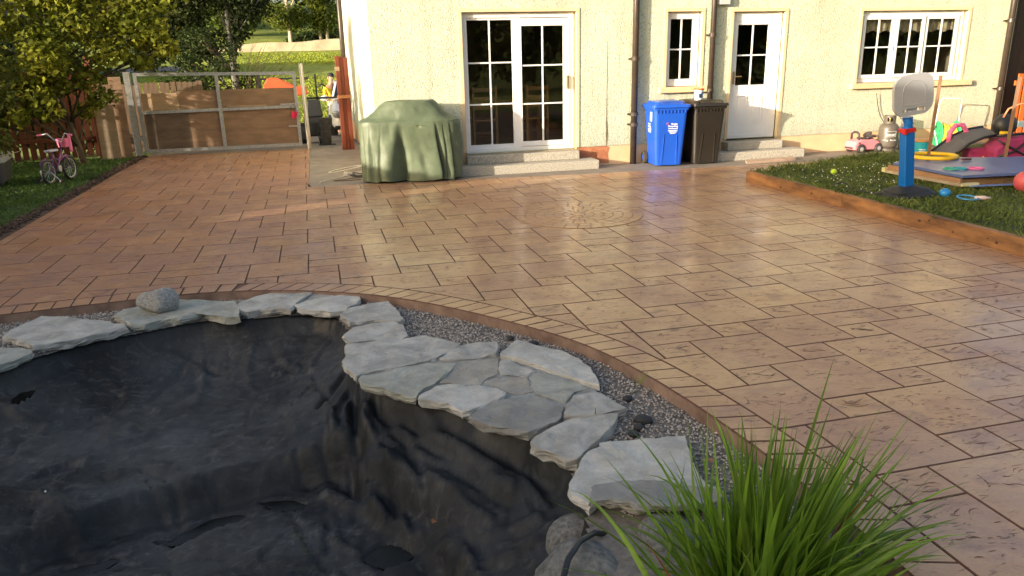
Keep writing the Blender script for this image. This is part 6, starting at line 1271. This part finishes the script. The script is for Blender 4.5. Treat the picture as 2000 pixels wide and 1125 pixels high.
for s_ in (-1, 1): MB().lathe([(.003, -.008), (.010, 0), (.003, .008)], 8, Matrix.Translation((s_ * .032, -.103, 1.672))).build('eye', M_blackp, ps); MB().bb(s_ * .085, s_ * .095, -.03, .0, 1.62, 1.68).build('ear', M_skin, ps)
# ================================================================== BICYCLE, BOX
bi = thing('childs_bicycle', 'purple and pink childs bicycle with stabilisers on the shaded lawn', 'bicycle', (-3.98, 12.95, 0), R(74)); bi.scale = (.88, .88, .92)
M_pur = mat('purple_frame_paint', (.06, .012, .10), .3, .2, 6, 0, coat=.5, col2=(.28, .05, .20)); M_spk = mat('pale_spokes', (.5, .48, .5), .4, .1, 6, 0, metal=.5); M_bpk = mat('pink_basket_plastic', (.75, .16, .30), .5, .05, 5, 0)
TY = Euler((math.pi / 2, 0, 0)).to_matrix().to_4x4(); wr = .185
def wheel(x):
    tq_ = MB().tube([(x + wr * math.cos(a), 0, wr + .02 + wr * math.sin(a)) for a in np.linspace(0, 2 * math.pi, 33)[:-1]], .024, 8, closed=True).build('tyre', M_blackp, bi, smooth=True)
    MB().tube([(x + wr * .87 * math.cos(a), 0, wr + .02 + wr * .87 * math.sin(a)) for a in np.linspace(0, 2 * math.pi, 33)[:-1]], .010, 6, closed=True).build('rim', M_spk, tq_, smooth=True)
    sp = MB()
    for k in range(14): a = k * math.pi / 7; sp.tube([(x, .012 * (-1) ** k, wr + .02), (x + wr * .87 * math.cos(a), 0, wr + .02 + wr * .87 * math.sin(a))], .003, 4)
    sp.lathe([(.02, -.03), (.02, .03)], 10, Matrix.Translation((x, 0, wr + .02)) @ TY).build('spokes', M_spk, tq_)
wheel(-.30); wheel(.30)
MB().tube([(-.30, .0, .205), (-.06, 0, .24), (.14, 0, .46)], .016).tube([(-.06, 0, .24), (-.12, 0, .50)], .016).tube([(-.12, 0, .44), (.02, 0, .36), (.16, 0, .52)], .014).tube([(-.30, .04, .205), (-.13, .02, .44)], .009).tube([(-.30, -.04, .205), (-.13, -.02, .44)], .009).build('frame', M_pur, bi, smooth=True)
MB().tube([(.15, 0, .54), (.18, .045, .42), (.30, .045, .205)], .012).tube([(.18, -.045, .42), (.30, -.045, .205)], .012).tube([(.15, 0, .54), (.13, 0, .66)], .014).build('fork', M_pur, bi, smooth=True)
MB().tube([(.06, -.24, .78), (.09, -.16, .80), (.13, -.05, .66), (.13, .05, .66), (.09, .16, .80), (.06, .24, .78)], .011).build('handlebar', M_spk, bi, smooth=True)
MB().add(*tbox(.12, .14, .14, .20, .56, .70, n=1, r=.03)).build('basket', M_bpk, bi, loc=(.24, 0, 0)); MB().bb(-.20, .04, -.06, .06, .0, .035).build('saddle', mat('pale_saddle', (.5, .48, .55), .5, .1, 5, 0), bi, bevel=.015, loc=(-.05, 0, .52))
MB().bb(.03, .06, -.275, -.225, .50, .79).build('streamer', M_bpk, bi, bevel=.01); MB().tube([(.06, -.24, .78), (.04, -.31, .775)], .016).tube([(.06, .24, .78), (.04, .31, .775)], .016).build('grip', M_bpk, bi)
for s_ in (-1, 1):
    MB().tube([(-.30, s_ * .03, .205), (-.30, s_ * .18, .06)], .010).build('stabiliser_arm', M_spk, bi); q = MB().lathe([(.015, -.012), (.052, -.012), (.052, .012), (.015, .012)], 14, Matrix.Translation((-.30, s_ * .20, .055)) @ TY).build('stabiliser_wheel', M_blackp, bi)
    MB().tube([(-.46 + .0, s_ * .03, .30), (-.42, s_ * .03, .36), (-.30, s_ * .03, .42), (-.18, s_ * .03, .36)], .018).build('mudguard', M_pur, bi, smooth=True) if s_ > 0 else None
MB().tube([(.12, .03, .34), (.20, .03, .40), (.30, .03, .42), (.42, .03, .37)], .018).build('mudguard', M_pur, bi, smooth=True); MB().lathe([(.01, -.01), (.05, -.01), (.05, .01), (.01, .01)], 14, Matrix.Translation((-.06, -.05, .24)) @ TY).build('chainset', M_spk, bi)
for s_ in (-1, 1): MB().bb(-.03, .03, -.04, .04, -.012, .012).build('pedal', M_blackp, bi, loc=(-.06 + s_ * .08, s_ * .09, .24 + s_ * .06))
bx = thing('storage_box', 'dark grey box with a pale lid under the fruit tree at the left edge', 'box', (-4.95, 12.75, 0), .2)
MB().add(*tbox(.60, .9, .66, 1.0, .10, .40, n=1, r=.06)).build('body', mat('dark_grey_box_plastic', (.055, .055, .065), .5, .1, 3, 0), bx); MB().add(*tbox(.74, 1.06, .66, .95, .40, .49, n=1, r=.08)).build('lid', mat('pale_grey_lid', (.22, .22, .22), .6, .15, 5, .1), bx)
for a in (-.24, .24): MB().bb(a - .03, a + .03, -.38, -.32, 0, .10).build('foot', M_blackp, bx)
# ================================================================== TREES
def leaf_mesh(name, P, size, m_, par, seed=0, up=.3, out=None):
    rs = np.random.RandomState(seed); n = len(P); nr = rs.normal(size=(n, 3)); nr[:, 2] = np.abs(nr[:, 2]) * (1 + up)
    if out is not None: nr += out * 1.0
    nr /= np.linalg.norm(nr, axis=1)[:, None]; t0 = rs.normal(size=(n, 3)); t0 -= nr * (t0 * nr).sum(1)[:, None]; t0 /= np.linalg.norm(t0, axis=1)[:, None]; b0 = np.cross(nr, t0)
    s = size * rs.uniform(.6, 1.35, (n, 1)); c_ = rs.uniform(.1, .3, (n, 1))
    V = np.stack([P - t0 * s * .5, P + b0 * s * .30 + nr * s * c_ * .4, P + t0 * s * .5 - nr * s * .1, P - b0 * s * .30 + nr * s * c_ * .4], 1).reshape(-1, 3)
    return np_mesh(name, V, np.arange(4 * n).reshape(-1, 4), m_, par, tones=rs.rand(n))
def crown(clumps, n, seed, shell=.25):
    rs = np.random.RandomState(seed); ws = np.array([c[3] ** 2 for c in clumps]); k = rs.choice(len(clumps), n, p=ws / ws.sum()); cc = np.array([c[:3] for c in clumps])[k]; rr_ = np.array([c[3] for c in clumps])[k]
    d = rs.normal(size=(n, 3)); d /= np.linalg.norm(d, axis=1)[:, None]; rad = rr_ * (shell + (1 - shell) * rs.rand(n) ** .5) * (1 + .25 * rs.normal(size=n) * .6)
    d2 = d * np.array([1, 1, .75]); return cc + d2 * rad[:, None], d
def tree(name, lb, base, clumps, n, size, ml_, mb_, tr_, seed, group=None, lean=(0, 0), cat='tree', multi=1, th=None):
    t_ = thing(name, lb, cat, base, 0, group); r = random.Random(seed); cz = max(c[2] for c in clumps); mbk_ = MB()
    for q in range(multi):
        ox, oy = (0, 0) if multi == 1 else (r.uniform(-.5, .5) * tr_ * 5, r.uniform(-.5, .5) * tr_ * 5)
        H_ = th or cz; tx, ty = lean[0] + ox * 2, lean[1] + oy * 2
        path = [(ox + tx * k / 6 + r.uniform(-.3, .3) * tr_, oy + ty * k / 6 + r.uniform(-.3, .3) * tr_, -.1 + H_ * k / 6) for k in range(7)]
        mbk_.tube(path, [tr_ * (1.25 - .16 * k) for k in range(7)], 10)
        for i, c in enumerate(clumps):
            if i % multi != q: continue
            k = min(5, max(1, int(6 * max(.15, (c[2] - c[3] * 1.2)) / H_))); p0 = Vector(path[k]); p1 = Vector(c[:3]); md_ = p0.lerp(p1, .5) + Vector((r.uniform(-.1, .1), r.uniform(-.1, .1), .12)) * c[3]
            mbk_.tube([p0, md_, p1], [tr_ * .45, tr_ * .3, tr_ * .12], 6)
            for s_ in range(3): mbk_.tube([md_, p1 + Vector((r.uniform(-1, 1), r.uniform(-1, 1), r.uniform(-.4, .8))) * c[3] * .8], [tr_ * .22, tr_ * .07], 5)
    mbk_.build('trunk', mb_, t_, smooth=True)
    P, d = crown(clumps, n, seed); leaf_mesh('crown', P, size, ml_, t_, seed, out=d * .6); return t_
def leafm(name, c, c2, tr=.35): return mat(name, c, .7, .3, 1.2, 0, col2=c2, transl=tr, tone=.5, spec=.2)
L_yel = leafm('fruit_tree_leaf', (.085, .13, .012), (.27, .27, .028), .4); L_dk = leafm('dark_leaf', (.020, .040, .010), (.05, .075, .018), .25); L_md = leafm('mid_leaf', (.05, .085, .014), (.10, .14, .022), .35); L_lt = leafm('light_leaf', (.10, .15, .02), (.18, .21, .03), .4); L_ol = leafm('olive_leaf', (.07, .09, .02), (.13, .13, .03), .3)
M_bark = mat('brown_bark', (.10, .07, .045), .9, .35, 12, .8, stretch=(2, 2, .5), dist=.02); M_bargr = mat('grey_bark', (.13, .125, .115), .9, .3, 12, .6, stretch=(2, 2, .5), dist=.02); M_birch = mat('pale_birch_bark', (.50, .42, .32), .8, .3, 8, .3)
# leafy fruit tree on the left lawn
r = random.Random(5)
cl = [(-.5, -1.2, .95, .22), (-1.0, -1.1, .9, .25), (-.1, -1.1, 1.0, .2), (-1.4, -1.2, 1.3, .35), (1.35, -.2, 2.35, .42), (1.65, -.1, 2.0, .26), (1.2, -.1, 1.75, .24), (1.5, 0, 2.9, .5), (-1.0, -.9, 1.2, .35), (-.35, -.8, 1.25, .35), (-1.6, -.9, 1.0, .3), (.55, -.4, 1.2, .25), (-.9, -1.0, 1.75, .4), (-.1, -.9, 1.85, .4), (-1.35, -.6, 2.05, .50), (-.75, -.3, 2.5, .50), (-.2, -.4, 2.1, .48), (.35, -.2, 2.45, .50), (.75, -.3, 1.95, .38), (1.0, -.1, 2.5, .42), (-1.5, -.5, 1.45, .42), (-.8, -.7, 1.55, .42), (-.15, -.5, 1.5, .36), (.35, -.3, 1.55, .30), (-1.8, -.6, 2.6, .5), (-.1, 0, 3.0, .6), (.7, .2, 3.0, .5), (-1.2, .1, 3.1, .6), (.1, .2, .95, .22), (-.5, -.4, 1.05, .28), (-1.3, -.7, .95, .3), (1.25, .0, 2.1, .25)]
tree('fruit_tree', 'fruit tree with sunlit yellow green leaves over the bicycle', (-4.22, 15.2, 0), cl, 12500, .11, L_yel, M_bark, .05, 3, lean=(-.4, -.1), th=2.6)
tree('fruit_tree', 'low leafy branches reaching in over the grey box at the left edge', (-5.3, 12.3, 0), [(.9, -.2, 1.35, .35), (.8, .3, 1.7, .4), (.4, -.3, 1.1, .35), (.9, -.5, .75, .28), (.1, -.5, .8, .35), (.3, 0, 1.6, .5), (-.2, .2, 2.1, .6), (.6, .2, 2.1, .45), (-.4, -.6, 1.4, .5)], 5200, .08, leafm('shaded_bush_leaf', (.06, .085, .014), (.14, .15, .025), .35), M_bark, .05, 8, cat='shrub')
cable_ = setp(MB().tube([(-5.6, 11.5, .72), (-5.0, 11.45, .66), (-4.55, 11.45, .60), (-4.3, 11.5, .55), (-4.0, 11.6, .62)], [.016, .014, .012, .01, .005], 6).tube([(-4.9, 11.45, .65), (-4.7, 11.45, .80), (-4.55, 11.5, .85)], [.008, .006, .003], 5).build('bare_branch', mat('pale_bark', (.34, .24, .12), .8, .25, 20, .3), smooth=True), 'thin pale bare branch crossing above the grey box', 'branch')
tree('dense_shrub', 'dark green shrub growing up behind the paling fence', (-5.4, 17.6, 0), [(-.9, -.7, .35, .45), (.2, -.5, .35, .45), (.9, -.4, .35, .4), (-1.9, -.9, .4, .5), (-.3, -.6, .8, .45), (0, 0, .7, .8), (-1.6, 0, .7, .9), (-3, -.5, .8, .9), (-3, -.5, 1.8, .9), (0, 0, 1.2, .8), (.9, .2, 1.0, .6), (-1.0, 0, 1.4, .8), (.3, 0, 1.9, .7), (-.8, .2, 2.2, .7), (-2.2, 0, 1.5, .9), (1.2, .1, 1.5, .35)], 22000, .10, L_dk, M_bark, .07, 15, cat='shrub')
# tree and bush just beyond the gate
tree('bush', 'dark leafed bush with spreading bare twigs right behind the gate', (-1.9, 20.5, -.25), [(-.9, 0, 1.6, .45), (-.3, 0, 1.9, .4), (-.5, .2, 1.2, .5), (-1.2, .1, 2.1, .4), (.2, .1, 1.5, .3), (-1.5, 0, 1.5, .45), (-.1, 0, 2.3, .3), (-.9, .1, 2.6, .4)], 4200, .075, L_dk, M_bark, .04, 21, cat='bush')
bt = MB(); r = random.Random(77)
for k in range(26):
    a = r.uniform(-.1, 1.25); L_ = r.uniform(.9, 1.9); p0 = Vector((r.uniform(-.15, .15), r.uniform(-.1, .2), .9)); p1 = p0 + Vector((math.sin(a) * L_ * .5, r.uniform(-.2, .2), math.cos(a) * L_ * .55)); p2 = p0 + Vector((math.sin(a + .15) * L_, r.uniform(-.3, .3), math.cos(a + .15) * L_))
    bt.tube([(0, 0, 0), p0, p1, p2], [.02, .014, .008, .003], 5)
    for s_ in range(2): q0 = p1.lerp(p2, r.uniform(0, .8)); bt.tube([q0, q0 + Vector((r.uniform(0, .35), r.uniform(-.1, .1), r.uniform(.0, .4)))], [.005, .002], 4)
o = bt.build('bare_shrub', M_bark, smooth=True); o.location = (-1.55, 20.3, -.25); setp(o, 'fan of bare dark branches reaching right over the gate', 'shrub')
tree('tall_tree', 'tall dark tree with a straight grey trunk behind the gate', (-2.25, 23.5, -.35), [(-.6, 0, 4.2, 1.0), (.5, .2, 3.7, .75), (-1.5, .3, 3.4, 1.0), (-.9, .2, 2.6, .7), (.2, .5, 4.8, 1.1), (-2.4, .5, 4.2, 1.1), (.1, .2, 2.9, .45), (-2.2, .2, 2.5, .7), (-3.4, .6, 3.3, 1.0), (.9, .4, 4.6, .6)], 26000, .11, leafm('bluish_leaf', (.022, .038, .010), (.045, .06, .016), .25), M_bargr, .095, 31, th=6)
o = setp(MB().tube([(0, 0, -.4), (.05, 0, 7)], .05, 10).build('pole', M_bargr, smooth=True), 'thin grey pole left of the tall tree trunk', 'pole'); o.location = (-3.45, 24.2, 0)
# tree belt beyond the field
mats_ = [L_dk, L_md, L_dk, L_ol, L_md, L_dk]
names_ = ['broad dark tree', 'mid green tree', 'nearly black tree', 'olive brown tree', 'bushy green tree', 'dense dark tree']
plc = ['at the far left of the belt beyond the field', 'second from the left in the belt beyond the field', 'left of centre in the belt beyond the field', 'behind the left half of the gate, far across the field', 'above the middle of the gate, far across the field', 'behind the tall trunk, far across the field', 'just left of the sunlit trees', 'between the dark belt and the sunlit trees']
r = random.Random(91)
for i, x in enumerate([-44, -37, -30, -24, -19, -14.5, -10.5, -6.5]):
    y = 78 + r.uniform(-4, 5); z = gz(x, y); cl = []
    for k in range(13): a = r.uniform(0, 6.28); q = r.uniform(0, 3.2); cl.append((q * math.cos(a), q * math.sin(a) * .7, r.uniform(1.2, 10.0), r.uniform(1.4, 2.3)))
    tree('far_tree', names_[i % 6] + ' ' + plc[i], (x, y, z), cl, 9500, .36, mats_[i % 6], M_bark, .2, 100 + i, 'trees beyond the field')
for i, (x, y, h, lb, m_) in enumerate([(-1.7, 64.5, 7.5, 'sunlit yellow green tree left of the pale trunks beyond the wall', L_lt), (.9, 65.5, 8.5, 'sunlit tree with pale forked trunk beyond the wall', L_lt), (3.4, 68, 8.0, 'sunlit tree beside the far corner of the house', L_md)]):
    z = gz(x, y); cl = []
    for k in range(14): a = r.uniform(0, 6.28); q = r.uniform(0, 1.9); cl.append((q * math.cos(a), q * math.sin(a), r.uniform(1.6, h), r.uniform(.8, 1.35)))
    tree('birch_tree', lb, (x, y, z), cl, 11000, .22, m_, M_birch, .11, 120 + i, 'sunlit trees beyond the wall', multi=2)
for i, (x, y, z0, s_) in enumerate([(-.4, 67.5, 3.0, 1.0), (2.0, 68.5, 3.2, 1.1), (4.2, 69, 3.3, .8)]):
    tree('dark_bush', ['dark bush at the foot of the sunlit tree, left one', 'dark bush behind the pale forked trunk', 'dark bush next to the far house corner'][i], (x, y, z0 - .3), [(0, 0, .9 * s_, 1.0 * s_), (1.0 * s_, 0, .8 * s_, .8 * s_), (-1. * s_, 0, .8 * s_, .8 * s_)], 2600, .2, L_dk, M_bark, .08, 140 + i, 'bushes at the foot of the sunlit trees', cat='bush')
# far wood that closes the view
P = []; rs = np.random.RandomState(61)
cl = [(x + rs.uniform(-3, 3), 100 + rs.uniform(-8, 10), 9 + rs.uniform(0, 16), rs.uniform(3.5, 6)) for x in np.linspace(-85, 60, 60) for _ in range(3)]
P, d = crown(cl, 60000, 61); setp(leaf_mesh('far_wood', P, .75, L_dk, None, 61, out=d * .6), 'dark wood filling the skyline beyond the field', 'wood', kind='stuff')
# wall across the top of the field
M_fw = mat('pale_field_wall', (.52, .42, .29), .9, .25, 1.0, .3, detail=8)
wv = []; wf = []; n = 40
for i in range(n + 1):
    x = -9 + 17 * i / n; zt = gz(x, 61) + .42 + .035 * (x + 9) + .05 * math.sin(x * 1.3); zb = gz(x, 61) - .3
    y = 61.0; wv += [(x, y, zb), (x, y, zt), (x, y + .3, zt), (x, y + .3, zb)]
for i in range(n): a = 4 * i; wf += [(a, a + 4, a + 5, a + 1), (a + 1, a + 5, a + 6, a + 2), (a + 2, a + 6, a + 7, a + 3)]
setp(MB().add(wv, wf).build('field_wall', M_fw), 'low pale wall rising along the top of the field', 'wall')
setp(MB().prism([(-40, 40), (-7.5, 47), (-7.5, 49.5), (-40, 43)], 0, 1).build('road', mat('far_asphalt', (.10, .10, .11), .8, .1, 1, 0)), kind='structure'); o = bpy.data.objects['road']; 
for v in o.data.vertices: v.co.z = gz(v.co.x, v.co.y) + (.10 if v.co.z > .5 else -.2)
# neighbour's house glimpsed through the fruit tree
nh = thing('neighbour_house', 'grey walled neighbouring house glimpsed through leaves at the top left', 'house', (-19, 38, .5))
MB().bb(-5, 5, 0, 7, 0, 3.0).build('wall', mat('grey_render', (.30, .28, .30), .9, .1, 1, .1), nh); MB().add([(-5.4, -.4, 2.95), (5.4, -.4, 2.95), (5.4, 3.5, 5.4), (-5.4, 3.5, 5.4), (5.4, 7.4, 2.95), (-5.4, 7.4, 2.95)], [(0, 1, 2, 3), (3, 2, 4, 5), (0, 5, 4, 1), (0, 3, 5), (1, 4, 2)]).build('roof', M_roof, nh)
for x in (-3, 0, 3): q = MB().bb(x - .6, x + .6, -.05, .0, 1.0, 2.2).build('window', M_white, nh); MB().bb(x - .52, x + .52, -.06, -.051, 1.08, 2.12).build('pane', M_cg, q)
# ================================================================== BEHIND THE CAMERA: what shades the pond and shows in the glass
hd = thing('garage', 'rendered garage behind and left of the camera', 'garage', (-11.0, -1.0, 0))  # added block out of view, sized to shade the foreground and spare the facade
MB().bb(-3, 3, -12, 2.35, -.1, 3.72).bb(-3, 3, 2.35, 3.7, -.1, 3.0).build('wall', M_cream, hd); MB().add([(-3.1, -12.1, 3.73), (3.1, -12.1, 3.73), (3.1, 2.4, 3.73), (-3.1, 2.4, 3.73), (-1, -12.1, 3.8), (-1, 2.4, 3.8)], [(0, 4, 5, 3), (4, 1, 2, 5), (0, 1, 4), (3, 5, 2), (0, 3, 2, 1)]).build('roof', M_roof, hd)
P = []; rs = np.random.RandomState(71)
cl = [(x + rs.uniform(-2, 2), -24 + rs.uniform(-2, 4), rs.uniform(.8, 6.2), rs.uniform(1.6, 2.6)) for x in np.linspace(-8, 50, 34) for _ in range(3)]
P, d = crown(cl, 26000, 71); setp(leaf_mesh('hedge_belt', P, .42, L_md, None, 71, out=d * .6), 'tall green hedge belt behind the camera', 'hedge', kind='stuff')

# upright grass tufts over the far field
rs = np.random.RandomState(44); n_ = 90000; fy = 25 + 36 * rs.rand(n_) ** 1.3; fx = rs.uniform(-22, 8, n_)
zf = np.interp(fy, [25, 61], [-.37, 2.62]); hh = rs.uniform(.03, .05, n_); a = rs.uniform(0, 6.28, n_); wx, wy = np.cos(a) * .035, np.sin(a) * .035; lx = rs.normal(0, .04, n_)
V = np.stack([np.stack([fx - wx, fy - wy, zf - .08], -1), np.stack([fx + wx, fy + wy, zf - .08], -1), np.stack([fx + wx * .6 + lx, fy + wy * .6, zf + hh], -1), np.stack([fx - wx * .6 + lx, fy - wy * .6, zf + hh * .9], -1)], 1).reshape(-1, 3)
setp(np_mesh('field_tufts', V, np.arange(4 * n_).reshape(-1, 4), mat('field_blade', (.24, .31, .02), .7, .3, .6, 0, col2=(.34, .39, .03), transl=.3, tone=.15), tones=rs.rand(n_)), 'sunlit grass of the sloping field beyond the gate', 'grass', kind='stuff')
